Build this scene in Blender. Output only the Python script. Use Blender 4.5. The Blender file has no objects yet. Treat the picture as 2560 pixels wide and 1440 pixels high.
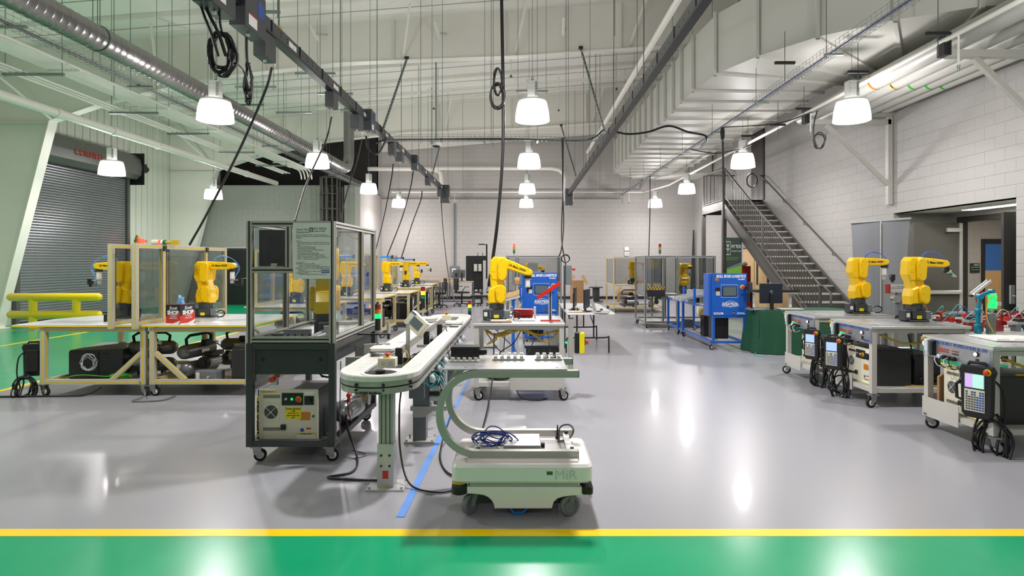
import bpy, math, random
from mathutils import Vector, Matrix
random.seed(7)
R = math.radians
PI = math.pi
scene = bpy.context.scene
COL = scene.collection

# ------------------------------------------------------------------ camera
FOC, PX, PY, EYE = 1450.0, 1305.0, 655.0, 1.62
cam_data = bpy.data.cameras.new('camera')
cam = bpy.data.objects.new('camera', cam_data)
COL.objects.link(cam)
cam.location = (0, 0, EYE)
cam.rotation_euler = (R(90), 0, 0)
cam_data.sensor_width = 36
cam_data.lens = 36 * FOC / 2560
cam_data.shift_x = -(PX - 1280) / 2560
cam_data.shift_y = -(720 - PY) / 2560
cam_data.clip_end = 100
scene.camera = cam

# ------------------------------------------------------------------ world, exposure, large lights
world = bpy.data.worlds.new('world')
scene.world = world
world.use_nodes = True
world.node_tree.nodes['Background'].inputs[0].default_value = (0.75, 0.8, 0.9, 1)
world.node_tree.nodes['Background'].inputs[1].default_value = 0.3
scene.view_settings.view_transform = 'Standard'
scene.view_settings.look = 'None'
scene.view_settings.gamma = 1.0
scene.view_settings.use_curve_mapping = False
scene.view_settings.exposure = 0.06
LAMP_Z = 3.93          # rim of the high bay shades
LAMP_DOWN = 50.0      # watts sent straight down by each reflector
LAMP_W = 132.0         # watts of the lamp inside each high bay shade
SHADE_E = 1.6
LAMP_COLOR = (1.0, 0.955, 0.955)
try:
    scene.cycles.max_bounces = 8
    scene.cycles.diffuse_bounces = 4
    scene.cycles.transparent_max_bounces = 24
    scene.cycles.sample_clamp_indirect = 4.0
    scene.cycles.caustics_reflective = False
    scene.cycles.caustics_refractive = False
except Exception:
    pass

# ------------------------------------------------------------------ pixel and world
def at(px, py, Y):
    return Vector(((px - PX) * Y / FOC, Y, EYE - (py - PY) * Y / FOC))

# ------------------------------------------------------------------ materials
def lin(h):
    h = h.lstrip('#')
    c = [int(h[i:i + 2], 16) / 255 for i in (0, 2, 4)]
    return tuple(((x + .055) / 1.055) ** 2.4 if x > .04045 else x / 12.92 for x in c) + (1,)

MATS = {}
def mat(name, col, rough=.5, metal=0., emit=None, es=0., var=.06, scale=6., bump=0., coat=0., rvar=.0, spec=.5, stretch=None):
    m = bpy.data.materials.new(name)
    m.use_nodes = True
    nt = m.node_tree
    b = nt.nodes['Principled BSDF']
    c = lin(col) if isinstance(col, str) else col
    b.inputs['Base Color'].default_value = c
    b.inputs['Roughness'].default_value = rough
    b.inputs['Metallic'].default_value = metal
    b.inputs['Specular IOR Level'].default_value = spec
    if coat:
        b.inputs['Coat Weight'].default_value = coat
        b.inputs['Coat Roughness'].default_value = .08
    if emit:
        b.inputs['Emission Color'].default_value = lin(emit)
        b.inputs['Emission Strength'].default_value = es
    if var or bump or rvar:
        tc = nt.nodes.new('ShaderNodeTexCoord')
        src = tc.outputs['Object']
        if stretch:
            mp = nt.nodes.new('ShaderNodeMapping')
            mp.inputs['Scale'].default_value = stretch
            nt.links.new(src, mp.inputs['Vector'])
            src = mp.outputs['Vector']
        n = nt.nodes.new('ShaderNodeTexNoise')
        n.inputs['Scale'].default_value = scale
        n.inputs['Detail'].default_value = 4
        nt.links.new(src, n.inputs['Vector'])
        if var:
            mx = nt.nodes.new('ShaderNodeMix')
            mx.data_type = 'RGBA'
            d = tuple(x * (1 - var) for x in c[:3]) + (1,)
            l = tuple(min(1, x * (1 + var)) for x in c[:3]) + (1,)
            mx.inputs[6].default_value = d
            mx.inputs[7].default_value = l
            nt.links.new(n.outputs['Fac'], mx.inputs[0])
            nt.links.new(mx.outputs[2], b.inputs['Base Color'])
        if rvar:
            mr = nt.nodes.new('ShaderNodeMapRange')
            mr.inputs[3].default_value = max(.02, rough - rvar)
            mr.inputs[4].default_value = min(1, rough + rvar)
            nt.links.new(n.outputs['Fac'], mr.inputs[0])
            nt.links.new(mr.outputs[0], b.inputs['Roughness'])
        if bump:
            bp = nt.nodes.new('ShaderNodeBump')
            bp.inputs['Strength'].default_value = bump
            bp.inputs['Distance'].default_value = .01
            nt.links.new(n.outputs['Fac'], bp.inputs['Height'])
            nt.links.new(bp.outputs[0], b.inputs['Normal'])
    MATS[name] = m
    return m

def glass(name, tint, refl=.12, clear=.9):
    m = bpy.data.materials.new(name)
    m.use_nodes = True
    nt = m.node_tree
    nt.nodes.remove(nt.nodes['Principled BSDF'])
    out = nt.nodes['Material Output']
    tr = nt.nodes.new('ShaderNodeBsdfTransparent')
    tr.inputs[0].default_value = tuple(x * clear for x in lin(tint)[:3]) + (1,)
    gl = nt.nodes.new('ShaderNodeBsdfGlossy')
    gl.inputs['Roughness'].default_value = .04
    gl.inputs[0].default_value = (.9, .93, .95, 1)
    fr = nt.nodes.new('ShaderNodeLayerWeight')
    fr.inputs[0].default_value = .5
    pw = nt.nodes.new('ShaderNodeMath')
    pw.operation = 'POWER'
    pw.inputs[1].default_value = 4.0
    nt.links.new(fr.outputs['Facing'], pw.inputs[0])
    mul = nt.nodes.new('ShaderNodeMath')
    mul.operation = 'MULTIPLY_ADD'
    mul.inputs[1].default_value = .5
    mul.inputs[2].default_value = refl * .25
    nt.links.new(pw.outputs[0], mul.inputs[0])
    mx = nt.nodes.new('ShaderNodeMixShader')
    nt.links.new(mul.outputs[0], mx.inputs[0])
    nt.links.new(tr.outputs[0], mx.inputs[1])
    nt.links.new(gl.outputs[0], mx.inputs[2])
    nt.links.new(mx.outputs[0], out.inputs[0])
    MATS[name] = m
    return m

M = MATS
mat('wall_paint', '#adaaa7', .55, var=.03, scale=3, bump=.05)
mat('wall_paint_warm', '#b4b0ad', .55, var=.03, scale=3, bump=.05)
mat('partition_paint', '#8b8d86', .55, var=.03, scale=2, bump=.05)
mat('mortar', '#aaa7a2', .7, var=.03)
mat('ceiling_white', '#f4f1eb', .6, var=.04, scale=1.2, bump=.05)
mat('steel_white', '#e8e5dd', .45, var=.03, scale=4)
mat('liner_metal', '#d3d5ca', .4, var=.05, scale=2, stretch=(1, 1, .1))
mat('floor_grey', '#9c9ca2', .31, var=.03, scale=.6, spec=.5, coat=.12)
mat('floor_green', '#08a370', .24, var=.05, scale=3.5, rvar=.04, spec=.45, coat=.12)
mat('line_yellow', '#ffd400', .35, var=.05, scale=5)
mat('tape_blue', '#5c8fd8', .55, var=.08, scale=12)
mat('duct_white', '#c9c8c1', .5, var=.05, scale=1.5, bump=.06)
mat('flange_grey', '#aab0aa', .35, .7, var=.1, scale=8)
mat('galvanised', '#9da09e', .3, .85, var=.18, scale=9, rvar=.12)
mat('spiral_metal', '#8b8a88', .32, .8, var=.15, scale=5, rvar=.1)
mat('strut', '#7f8a86', .4, .6, var=.1)
mat('rod', '#6f7a76', .4, .6, var=.1)
mat('busway', '#4b4e50', .4, .35, var=.08)
mat('busway_dark', '#2a2c2e', .4, .3, var=.08)
mat('cable_black', '#0d0d0e', .45, var=.1)
mat('cable_white', '#c9ccce', .45)
mat('cable_grey', '#6b6c6c', .5)
mat('cable_yellow', '#c9a51c', .45)
mat('cable_blue', '#1a3f9c', .4)
mat('cable_green', '#2fae2a', .4)
mat('cable_cyan', '#3fb1b8', .4)
mat('hose_blue', '#2e5ed0', .35)
mat('hose_light', '#5fa4e0', .35)
mat('sticker_white', '#e9e9e6', .5)
mat('sticker_red', '#b62a20', .5)
mat('ink', '#1a1a1c', .6)
mat('ink_blue', '#2c4f9e', .5)
mat('ink_red', '#b3352c', .5)
mat('ink_grey', '#55585a', .5)
mat('alu', '#c6c8c5', .32, .5, var=.06, scale=5, rvar=.06)
mat('alu_pale', '#cfd2ce', .35, .45, var=.05, scale=6)
mat('alu_green', '#b0afa6', .38, .25, var=.05, scale=6)
mat('alu_plate', '#b4b6b8', .3, .75, var=.1, scale=7, rvar=.12)
mat('extrusion_cream', '#c3c4bf', .42, .2, var=.06)
mat('stripe_yellow', '#e2c430', .5)
mat('slot_black', '#101111', .6)
mat('frame_dark', '#3c3f3f', .42, .2, var=.1)
mat('panel_dark', '#35393a', .45, .15, var=.08)
mat('black_plastic', '#141516', .42, var=.1)
mat('black_rubber', '#101010', .7, var=.1)
mat('grey_rubber', '#7a7c80', .6, var=.06)
mat('grey_plastic', '#6d7275', .5, var=.05)
mat('robot_yellow', '#f2c400', .28, var=.04, scale=4, coat=.35)
mat('robot_grey', '#3d4042', .4, .1, var=.08)
mat('barrier_yellow', '#f0cf10', .3, var=.04, coat=.3)
mat('white_board', '#e3e4e3', .22, var=.03, scale=3, coat=.2)
mat('belt_white', '#e2e1da', .35, var=.05, scale=9)
mat('agv_white', '#f1ebe8', .3, var=.02, coat=.25)
mat('controller_cream', '#d9d6c2', .45, var=.04)
mat('controller_dark', '#2c2d2e', .5, var=.1)
mat('cart_grey', '#bebcb5', .45, var=.05)
mat('blue_paint', '#1259b8', .32, var=.05, coat=.25)
mat('red_paint', '#c8201c', .35, var=.05)
mat('red_dark', '#8d1a18', .4, var=.06)
mat('mushroom_red', '#d03428', .35)
mat('bright_yellow', '#e8d80e', .4)
mat('amber', '#c77a1c', .25)
mat('tower_green', '#0e7a4a', .25)
mat('tower_red', '#8a1512', .25)
mat('wood_light', '#c9a878', .5, var=.15, scale=3, stretch=(8, 8, .6))
mat('wood_top', '#c6a271', .45, var=.12, scale=4)
mat('cardboard', '#a27c53', .75, var=.1, scale=5)
mat('stair_grey', '#56534f', .42, .2, var=.07)
mat('door_grey', '#55544f', .45, var=.05)
mat('frame_black', '#2f2f2d', .45)
mat('shutter_grey', '#929296', .32, .45, var=.06, scale=2)
mat('shutter_hood', '#70706e', .38, .4, var=.08)
mat('fabric_grey', '#7d7f84', .85, var=.06, scale=30)
mat('cloth_green', '#0d4a30', .8, var=.1, scale=20)
mat('banner_green', '#6cab35', .6)
mat('banner_dark', '#2f4236', .6)
mat('monitor_navy', '#151b2c', .4, var=.05)
mat('screen_grey', '#4b5355', .15, emit='#5f7478', es=.25)
mat('screen_blue', '#8fa9cf', .2, emit='#9fb8dd', es=.75)
mat('screen_multi', '#9ed0c0', .2, emit='#9fd6c4', es=.8)
mat('screen_violet', '#b49ad0', .2, emit='#b79bd6', es=.8)
mat('led_white', '#ffffff', .3, emit='#e9e9ff', es=6)
mat('led_green', '#10e060', .3, emit='#10e468', es=2.2)
mat('led_red', '#ff4030', .3, emit='#ff3020', es=4)
mat('led_amber', '#ff9a30', .3, emit='#ff8a20', es=3)
mat('lens_green', '#2bd678', .25, emit='#22d06c', es=.9)
def shade_mat():
    m = mat('shade_glow', '#ffffff', .3, emit='#fffaf4', es=SHADE_E, var=0)
    m.node_tree.nodes['Principled BSDF'].inputs['Alpha'].default_value = .42
shade_mat()
mat('panel_light', '#ffffff', .3, emit='#fff6ea', es=24, var=0)
mat('pipe_white', '#b8b7b1', .45, var=.03)
mat('corridor_tile', '#a9a196', .4)
mat('logo_white', '#c9cdc6', .4)
mat('fixture_white', '#e4e4e1', .4)
mat('tank_grey', '#76787a', .3, .4, var=.08)
mat('tank_silver', '#b2b4b6', .22, .8, var=.1)
mat('bright_blue', '#1f86e8', .35)
mat('ceiling_blue', '#3b6fb5', .6)
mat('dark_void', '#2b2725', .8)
mat('box_red', '#c2311f', .5)
mat('box_black', '#17181c', .5)
mat('arm_teal', '#1f8fae', .35, .3)
mat('tissue_blue', '#7fb3dd', .8)
mat('clear_plastic', '#cfd9dc', .15, .1)
glass('pane_clear', '#f7f9f9', .1, .97)
glass('pane_smoke', '#e4e6e6', .12, .95)

def hazard(name):
    m = mat(name, '#e3b411', .5, var=0)
    nt = m.node_tree
    b = nt.nodes['Principled BSDF']
    tc = nt.nodes.new('ShaderNodeTexCoord')
    w = nt.nodes.new('ShaderNodeTexWave')
    w.bands_direction = 'DIAGONAL'
    w.inputs['Scale'].default_value = 9
    cr = nt.nodes.new('ShaderNodeValToRGB')
    cr.color_ramp.interpolation = 'CONSTANT'
    cr.color_ramp.elements[0].color = (.01, .01, .01, 1)
    cr.color_ramp.elements[1].position = .5
    cr.color_ramp.elements[1].color = lin('#e3b411')
    nt.links.new(tc.outputs['Object'], w.inputs['Vector'])
    nt.links.new(w.outputs['Fac'], cr.inputs[0])
    nt.links.new(cr.outputs[0], b.inputs['Base Color'])
hazard('hazard')

# ------------------------------------------------------------------ mesh builder
def frame_from(d):
    d = d.normalized()
    up = Vector((0, 0, 1)) if abs(d.z) < .9 else Vector((1, 0, 0))
    a = d.cross(up).normalized()
    return a, a.cross(d).normalized()

class MB:
    def __init__(s, T=None):
        s.v, s.f, s.m, s.sm = [], [], [], []
        s.T = T
    def add(s, vs, fs, m=0, smooth=False):
        o = len(s.v)
        T = s.T
        if T is None:
            s.v += [tuple(v) for v in vs]
        else:
            s.v += [tuple(T @ Vector(v)) for v in vs]
        for f in fs:
            s.f.append(tuple(i + o for i in f))
            s.m.append(m)
            s.sm.append(smooth)
        return s
    def box(s, x0, y0, z0, x1, y1, z1, m=0, b=0.):
        if b <= 0:
            vs = [(x0, y0, z0), (x1, y0, z0), (x1, y1, z0), (x0, y1, z0), (x0, y0, z1), (x1, y0, z1), (x1, y1, z1), (x0, y1, z1)]
            return s.add(vs, [(0, 3, 2, 1), (4, 5, 6, 7), (0, 1, 5, 4), (1, 2, 6, 5), (2, 3, 7, 6), (3, 0, 4, 7)], m)
        b = min(b, abs(x1 - x0) * .45, abs(y1 - y0) * .45, abs(z1 - z0) * .45)
        vs, idx = [], {}
        lo, hi = (x0, y0, z0), (x1, y1, z1)
        for i in range(8):
            c = [(i >> k) & 1 for k in range(3)]
            for ax in range(3):
                p = []
                for k in range(3):
                    e = hi[k] if c[k] else lo[k]
                    if k != ax:
                        e += -b if c[k] else b
                    p.append(e)
                idx[(tuple(c), ax)] = len(vs)
                vs.append(tuple(p))
        fs = []
        for ax in range(3):
            u, w = (ax + 1) % 3, (ax + 2) % 3
            for sd in (0, 1):
                q = []
                for (a, c) in ((0, 0), (1, 0), (1, 1), (0, 1)):
                    k = [0, 0, 0]; k[ax] = sd; k[u] = a; k[w] = c
                    q.append(idx[(tuple(k), ax)])
                fs.append(tuple(q if sd else q[::-1]))
        for ax in range(3):
            u, w = (ax + 1) % 3, (ax + 2) % 3
            for a in (0, 1):
                for c in (0, 1):
                    k0 = [0, 0, 0]; k0[u] = a; k0[w] = c
                    k1 = list(k0); k1[ax] = 1
                    k0, k1 = tuple(k0), tuple(k1)
                    q = (idx[(k0, u)], idx[(k1, u)], idx[(k1, w)], idx[(k0, w)])
                    fs.append(q if (a ^ c) else q[::-1])
        for i in range(8):
            c = tuple((i >> k) & 1 for k in range(3))
            q = (idx[(c, 0)], idx[(c, 1)], idx[(c, 2)])
            fs.append(q if sum(c) % 2 else q[::-1])
        return s.add(vs, fs, m)
    def bar(s, p0, p1, w, h, m=0, up=(0, 0, 1)):
        p0, p1 = Vector(p0), Vector(p1)
        d = (p1 - p0).normalized()
        u = Vector(up)
        if abs(d.dot(u)) > .99:
            u = Vector((0, 1, 0))
        a = d.cross(u).normalized() * (w / 2)
        c = a.cross(d).normalized() * (h / 2)
        vs = []
        for p in (p0, p1):
            vs += [p - a - c, p + a - c, p + a + c, p - a + c]
        return s.add(vs, [(0, 1, 2, 3), (7, 6, 5, 4), (0, 4, 5, 1), (1, 5, 6, 2), (2, 6, 7, 3), (3, 7, 4, 0)], m)
    def cyl(s, p0, p1, r, r1=None, n=12, m=0, smooth=True, caps=True):
        p0, p1 = Vector(p0), Vector(p1)
        r1 = r if r1 is None else r1
        a, c = frame_from(p1 - p0)
        vs = []
        for p, q in ((p0, r), (p1, r1)):
            for i in range(n):
                t = 2 * PI * i / n
                vs.append(p + (a * math.cos(t) + c * math.sin(t)) * q)
        s.add(vs, [(i, (i + 1) % n, n + (i + 1) % n, n + i) for i in range(n)], m, smooth)
        if caps:
            s.add(vs[:n], [tuple(range(n - 1, -1, -1))], m)
            s.add(vs[n:], [tuple(range(n))], m)
        return s
    def tube(s, pts, r, n=8, m=0, closed=False, caps=True):
        pts = [Vector(p) for p in pts]
        L = len(pts)
        a, c = frame_from(pts[1] - pts[0])
        vs = []
        for i, p in enumerate(pts):
            if closed:
                d = pts[(i + 1) % L] - pts[i - 1]
            else:
                d = pts[min(i + 1, L - 1)] - pts[max(i - 1, 0)]
            if d.length < 1e-9:
                d = Vector((0, 0, 1))
            d.normalize()
            a = (a - d * a.dot(d))
            if a.length < 1e-6:
                a, _ = frame_from(d)
            a.normalize()
            c = a.cross(d)
            for k in range(n):
                t = 2 * PI * k / n
                vs.append(p + (a * math.cos(t) + c * math.sin(t)) * r)
        fs = []
        for i in range(L if closed else L - 1):
            j = (i + 1) % L
            for k in range(n):
                fs.append((i * n + k, i * n + (k + 1) % n, j * n + (k + 1) % n, j * n + k))
        s.add(vs, fs, m, True)
        if not closed and caps:
            s.add(vs[:n], [tuple(range(n - 1, -1, -1))], m)
            s.add(vs[-n:], [tuple(range(n))], m)
        return s
    def lathe(s, prof, o=(0, 0, 0), axis=(0, 0, 1), n=24, m=0, smooth=True):
        o = Vector(o)
        ax = Vector(axis).normalized()
        a, c = frame_from(ax)
        vs = []
        for (r, z) in prof:
            for i in range(n):
                t = 2 * PI * i / n
                vs.append(o + ax * z + (a * math.cos(t) + c * math.sin(t)) * max(r, 1e-4))
        fs = []
        for j in range(len(prof) - 1):
            for i in range(n):
                fs.append((j * n + i, j * n + (i + 1) % n, (j + 1) * n + (i + 1) % n, (j + 1) * n + i))
        return s.add(vs, fs, m, smooth)
    def ball(s, c, r, m=0, n=12, k=8, sc=(1, 1, 1)):
        c = Vector(c)
        vs, fs = [], []
        for j in range(k + 1):
            ph = PI * j / k
            for i in range(n):
                t = 2 * PI * i / n
                vs.append((c.x + r * sc[0] * math.sin(ph) * math.cos(t), c.y + r * sc[1] * math.sin(ph) * math.sin(t), c.z + r * sc[2] * math.cos(ph)))
        for j in range(k):
            for i in range(n):
                fs.append((j * n + i, (j + 1) * n + i, (j + 1) * n + (i + 1) % n, j * n + (i + 1) % n))
        return s.add(vs, fs, m, True)
    def prism(s, poly, d0, d1, plane='xz', m=0, b=0., smooth=False):
        """poly extruded across its plane between d0 and d1, edges chamfered by b"""
        def P(u, v, d):
            return {'xz': (u, d, v), 'xy': (u, v, d), 'yz': (d, u, v)}[plane]
        n = len(poly)
        def inset(q):
            out = []
            for i in range(n):
                p0, p1, p2 = Vector(poly[i - 1]), Vector(poly[i]), Vector(poly[(i + 1) % n])
                e0, e1 = (p1 - p0).normalized(), (p2 - p1).normalized()
                n0, n1 = Vector((-e0.y, e0.x)), Vector((-e1.y, e1.x))
                k = (n0 + n1)
                if k.length < 1e-6:
                    out.append(p1); continue
                k.normalize()
                out.append(p1 + k * (q / max(.4, k.dot(n0))) * sgn)
            return out
        area = sum(poly[i - 1][0] * poly[i][1] - poly[i][0] * poly[i - 1][1] for i in range(n))
        sgn = 1 if area > 0 else -1
        rings = []
        if b > 0:
            ip = inset(b)
            rings = [(ip, d0), (poly, d0 + b), (poly, d1 - b), (ip, d1)]
        else:
            rings = [(poly, d0), (poly, d1)]
        vs = []
        for pl, d in rings:
            vs += [P(p[0], p[1], d) for p in pl]
        fs = []
        for j in range(len(rings) - 1):
            for i in range(n):
                fs.append((j * n + i, (j * n + (i + 1) % n), (j + 1) * n + (i + 1) % n, (j + 1) * n + i))
        o = len(s.v)
        s.add(vs, fs, m, smooth)
        s.add(vs[:n], [tuple(range(n - 1, -1, -1))], m)
        s.add(vs[-n:], [tuple(range(n))], m)
        return s
    def capsule(s, p, r, q, r2, d0, d1, m=0, b=.006, plane='xz', n=9):
        p, q = Vector(p), Vector(q)
        ang = math.atan2(q.y - p.y, q.x - p.x)
        D = (q - p).length
        k = math.acos(max(-1, min(1, (r - r2) / D))) if D > 1e-6 else PI / 2
        poly = []
        for i in range(n):
            t = ang + k + (2 * PI - 2 * k) * i / (n - 1)
            poly.append((p.x + r * math.cos(t), p.y + r * math.sin(t)))
        for i in range(n):
            t = ang - k + 2 * k * i / (n - 1)
            poly.append((q.x + r2 * math.cos(t), q.y + r2 * math.sin(t)))
        return s.prism(poly, d0, d1, plane, m, b, False)
    def mesh(s, name, mats):
        me = bpy.data.meshes.new(name)
        me.from_pydata(s.v, [], s.f)
        for mt in (mats if isinstance(mats, (list, tuple)) else [mats]):
            me.materials.append(M[mt] if isinstance(mt, str) else mt)
        me.polygons.foreach_set('material_index', s.m)
        me.polygons.foreach_set('use_smooth', s.sm)
        me.update()
        return me
    def build(s, name, mats, parent=None, **kw):
        return link(name, s.mesh(name, mats), parent, **kw)

def link(name, me, parent=None, label=None, cat=None, group=None, kind=None, loc=None, rz=None):
    o = bpy.data.objects.new(name, me)
    COL.objects.link(o)
    if parent is not None:
        o.parent = parent
    if loc is not None:
        o.location = loc
    if rz is not None:
        o.rotation_euler = (0, 0, rz)
    tag(o, label, cat, group, kind)
    return o

def tag(o, label=None, cat=None, group=None, kind=None):
    if label: o['label'] = label
    if cat: o['category'] = cat
    if group: o['group'] = group
    if kind: o['kind'] = kind
    return o

def thing(name, label, cat, loc=(0, 0, 0), rz=0, group=None):
    return link(name, None, None, label, cat, group, None, loc, rz)

KIDS = {}
def copy_tree(o, parent=None, label=None, loc=None, rz=None, only=None):
    c = o.copy()
    COL.objects.link(c)
    if parent is not None:
        c.parent = parent
    if label: c['label'] = label
    if loc is not None: c.location = loc
    if rz is not None: c.rotation_euler = (0, 0, rz)
    for ch in list(o.children):
        copy_tree(ch, c)
    return c

def text(name, body, size, m, parent=None, loc=(0, 0, 0), rot=(90, 0, 0), align='CENTER', bold=0., shear=0., ext=.0006, sx=1., label=None):
    cu = bpy.data.curves.new(name, 'FONT')
    cu.body = body
    cu.size = size
    cu.align_x = align
    cu.align_y = 'CENTER'
    cu.extrude = ext
    cu.offset = bold
    cu.shear = shear
    cu.resolution_u = 2
    tmp = bpy.data.objects.new(name + '_source', cu)
    me = bpy.data.meshes.new_from_object(tmp)
    bpy.data.objects.remove(tmp)
    me.materials.clear()
    me.materials.append(M[m])
    o = link(name, me, parent)
    o.location = loc
    o.rotation_euler = tuple(R(a) for a in rot)
    o.scale = (sx, 1, 1)
    if label: o['label'] = label
    return o

def spline(pts, k=8):
    pts = [Vector(p) for p in pts]
    if len(pts) < 3:
        return pts
    out = []
    P = [pts[0] * 2 - pts[1]] + pts + [pts[-1] * 2 - pts[-2]]
    for i in range(1, len(P) - 2):
        a, b, c, d = P[i - 1:i + 3]
        for j in range(k):
            t = j / k
            out.append(.5 * ((2 * b) + (c - a) * t + (2 * a - 5 * b + 4 * c - d) * t * t + (3 * b - a - 3 * c + d) * t ** 3))
    out.append(pts[-1])
    return out

def cable(name, pts, r, m, label=None, cat='cable', parent=None, k=8, n=6, group=None, kind=None):
    return MB().tube(spline(pts, k), r, n).build(name, m, parent, label=label, cat=cat if parent is None else None, group=group, kind=kind)

def coil_pts(c, rx, rz, turns, spread=.02, ax='xz', seed=1, jit=.1, n=14):
    rnd = random.Random(seed)
    out = []
    ph = rnd.random() * 6
    for t in range(turns):
        a, b = rx * (1 + rnd.uniform(-jit, jit)), rz * (1 + rnd.uniform(-jit, jit))
        ox, oz = rnd.uniform(-jit, jit) * rx, rnd.uniform(-jit, jit) * rz
        for i in range(n):
            th = ph + 2 * PI * i / n
            d = spread * (rnd.random() - .5) * 2
            u, w = a * math.cos(th) + ox, b * math.sin(th) + oz
            out.append({'xz': (c[0] + u, c[1] + d, c[2] + w), 'yz': (c[0] + d, c[1] + u, c[2] + w), 'xy': (c[0] + u, c[1] + w, c[2] + d)}[ax])
    return spline(out, 2)

# ================================================================== ROOM SHELL
XL, XR, YB, YF = -13.2, 7.5, 25.4, -3.5
def roof_z(x): return 7.85 + x / 13.0

floor = MB().box(XL - .3, YF - .3, -.2, 14, YB + .3, 0, 0).build('floor', ['floor_grey'], kind='structure', label='grey glossy epoxy floor of the workshop')
g = MB()
g.box(XL, .9, 0, 14, 3.424, .0012)  # unseen rear edge set to limit green bounce on camera-facing surfaces
g.box(XL, 3.424, 0, -6.6, YB, .0012)
g.box(6.75, 3.516, 0, 7.6, YB, .0012)
g.build('green_walkway', ['floor_green'], floor, label='green painted walkway coating')
MB().box(7.6, 4.9, 0, 14, 13.7, .0012).build('corridor_flooring', ['corridor_tile'], floor, label='beige flooring added beyond the doors to keep green bounce off the corridor')  # added in place of green so the corridor walls tint less
for i, (x0, y0, x1, y1) in enumerate([(-6.6, 3.424, 14, 3.516), (XL, .81, 14, .9), (-6.6, 3.516, -6.51, YB), (6.66, 3.516, 6.75, YB), (-10.1, 6, -10.0, 13.85), (XL, 13.75, -9.75, 13.85)]):  # the line behind the camera is added, closing the shortened green area
    MB().box(x0, y0, 0, x1, y1, .002 if i < 3 else .0024).build('yellow_line', ['line_yellow'], floor, label='yellow painted floor line' if i == 0 else None)
tp = MB()
tp.add([(-.80, 3.68, .003), (-.745, 3.68, .003), (-.715, 8.1, .003), (-.745, 8.1, .003)], [(0, 1, 2, 3)])
tp.build('blue_tape', ['tape_blue'], floor, label='strip of blue masking tape along the conveyor')

# ---- block masonry: each block an object of its own on the faces nearest the camera
BRICKS = {}
def brick_mesh(w, h, mt):
    key = (round(w, 3), round(h, 3), mt)
    if key not in BRICKS:
        d, b = .0045, .002
        mb = MB()
        x0, x1, z0, z1 = .0007, w - .0007, .002, h - .002
        vs = [(x0, 0, z0), (x1, 0, z0), (x1, 0, z1), (x0, 0, z1), (x0, -d + .003, z0), (x1, -d + .003, z0), (x1, -d + .003, z1), (x0, -d + .003, z1),
              (x0 + b, -d, z0 + b), (x1 - b, -d, z0 + b), (x1 - b, -d, z1 - b), (x0 + b, -d, z1 - b)]
        fs = [(0, 1, 5, 4), (1, 2, 6, 5), (2, 3, 7, 6), (3, 0, 4, 7), (4, 5, 9, 8), (5, 6, 10, 9), (6, 7, 11, 10), (7, 4, 8, 11), (8, 9, 10, 11)]
        mb.add(vs, fs)
        BRICKS[key] = mb.mesh('brick', [mt])
    return BRICKS[key]

def blockwork(parent, o, ang, width, height, mt, holes=(), cap=300, bw=.4, bh=.2, top=None):
    """o = lower left corner seen from the room, ang = rotation about z; blocks face local -y"""
    rot = Matrix.Rotation(ang, 4, 'Z')
    items = []
    for r in range(int(math.ceil(height / bh))):
        z0, z1 = r * bh, min((r + 1) * bh, height)
        if z1 - z0 < .03: continue
        u = -(bw / 2 if r % 2 else 0)
        while u < width - .02:
            u0, u1 = max(u, 0), min(u + bw, width)
            u += bw
            if u1 - u0 < .03: continue
            segs = [(u0, u1)]
            for (a, b, c, d) in holes:
                if z1 > c + .01 and z0 < d - .01:
                    ns = []
                    for (p, q) in segs:
                        if b <= p or a >= q: ns.append((p, q)); continue
                        if a - p > .03: ns.append((p, a))
                        if q - b > .03: ns.append((b, q))
                    segs = ns
            for (p, q) in segs:
                w = rot @ Vector((p, 0, z0)) + Vector(o)
                if top and w.z + bh > top(w.x): continue
                dx = FOC * w.x / max(w.y, .3) + PX
                dz = PY - FOC * (w.z - EYE) / max(w.y, .3)
                vis = w.y > 1 and -40 < dx < 2560 and 0 < dz < 1440
                items.append((0 if vis else 1, w.y, p, q, z0, z1, w))
    items.sort(key=lambda t: (t[0], t[1]))
    rest = MB()
    for i, (_, _, p, q, z0, z1, w) in enumerate(items):
        me = brick_mesh(q - p, z1 - z0, mt)
        if i < cap:
            b = link('brick', me, parent)
            b.location = w
            b.rotation_euler = (0, 0, ang)
        else:
            vs = [rot @ v.co + w for v in me.vertices]
            rest.add(vs, [tuple(f.vertices) for f in me.polygons])
    if rest.v:
        rest.build('bricks', [mt], parent, kind='stuff')

# back wall
wb = MB().box(-6.35, YB, 0, XR + .2, YB + .2, 8.6).build('wall_back', ['mortar'], kind='structure', label='pale painted block wall at the far end')
blockwork(wb, (-6.14, YB, 0), 0, XR + 6.14, 7.6, 'wall_paint_warm', cap=300)
lb = MB()
lb.prism([(-6.14, 6.93 - .51), (XR, 6.93 + .62), (XR, 8.6), (-6.14, 8.6)], YB - .07, YB - .02)
lb.build('ceiling_liner', ['ceiling_white'], wb, label='white liner above the sloped top of the wall')
MB().box(-6.14, YB - .045, 0, XR, YB - .012, .12).build('baseboard_back', ['black_plastic'], kind='structure')
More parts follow.
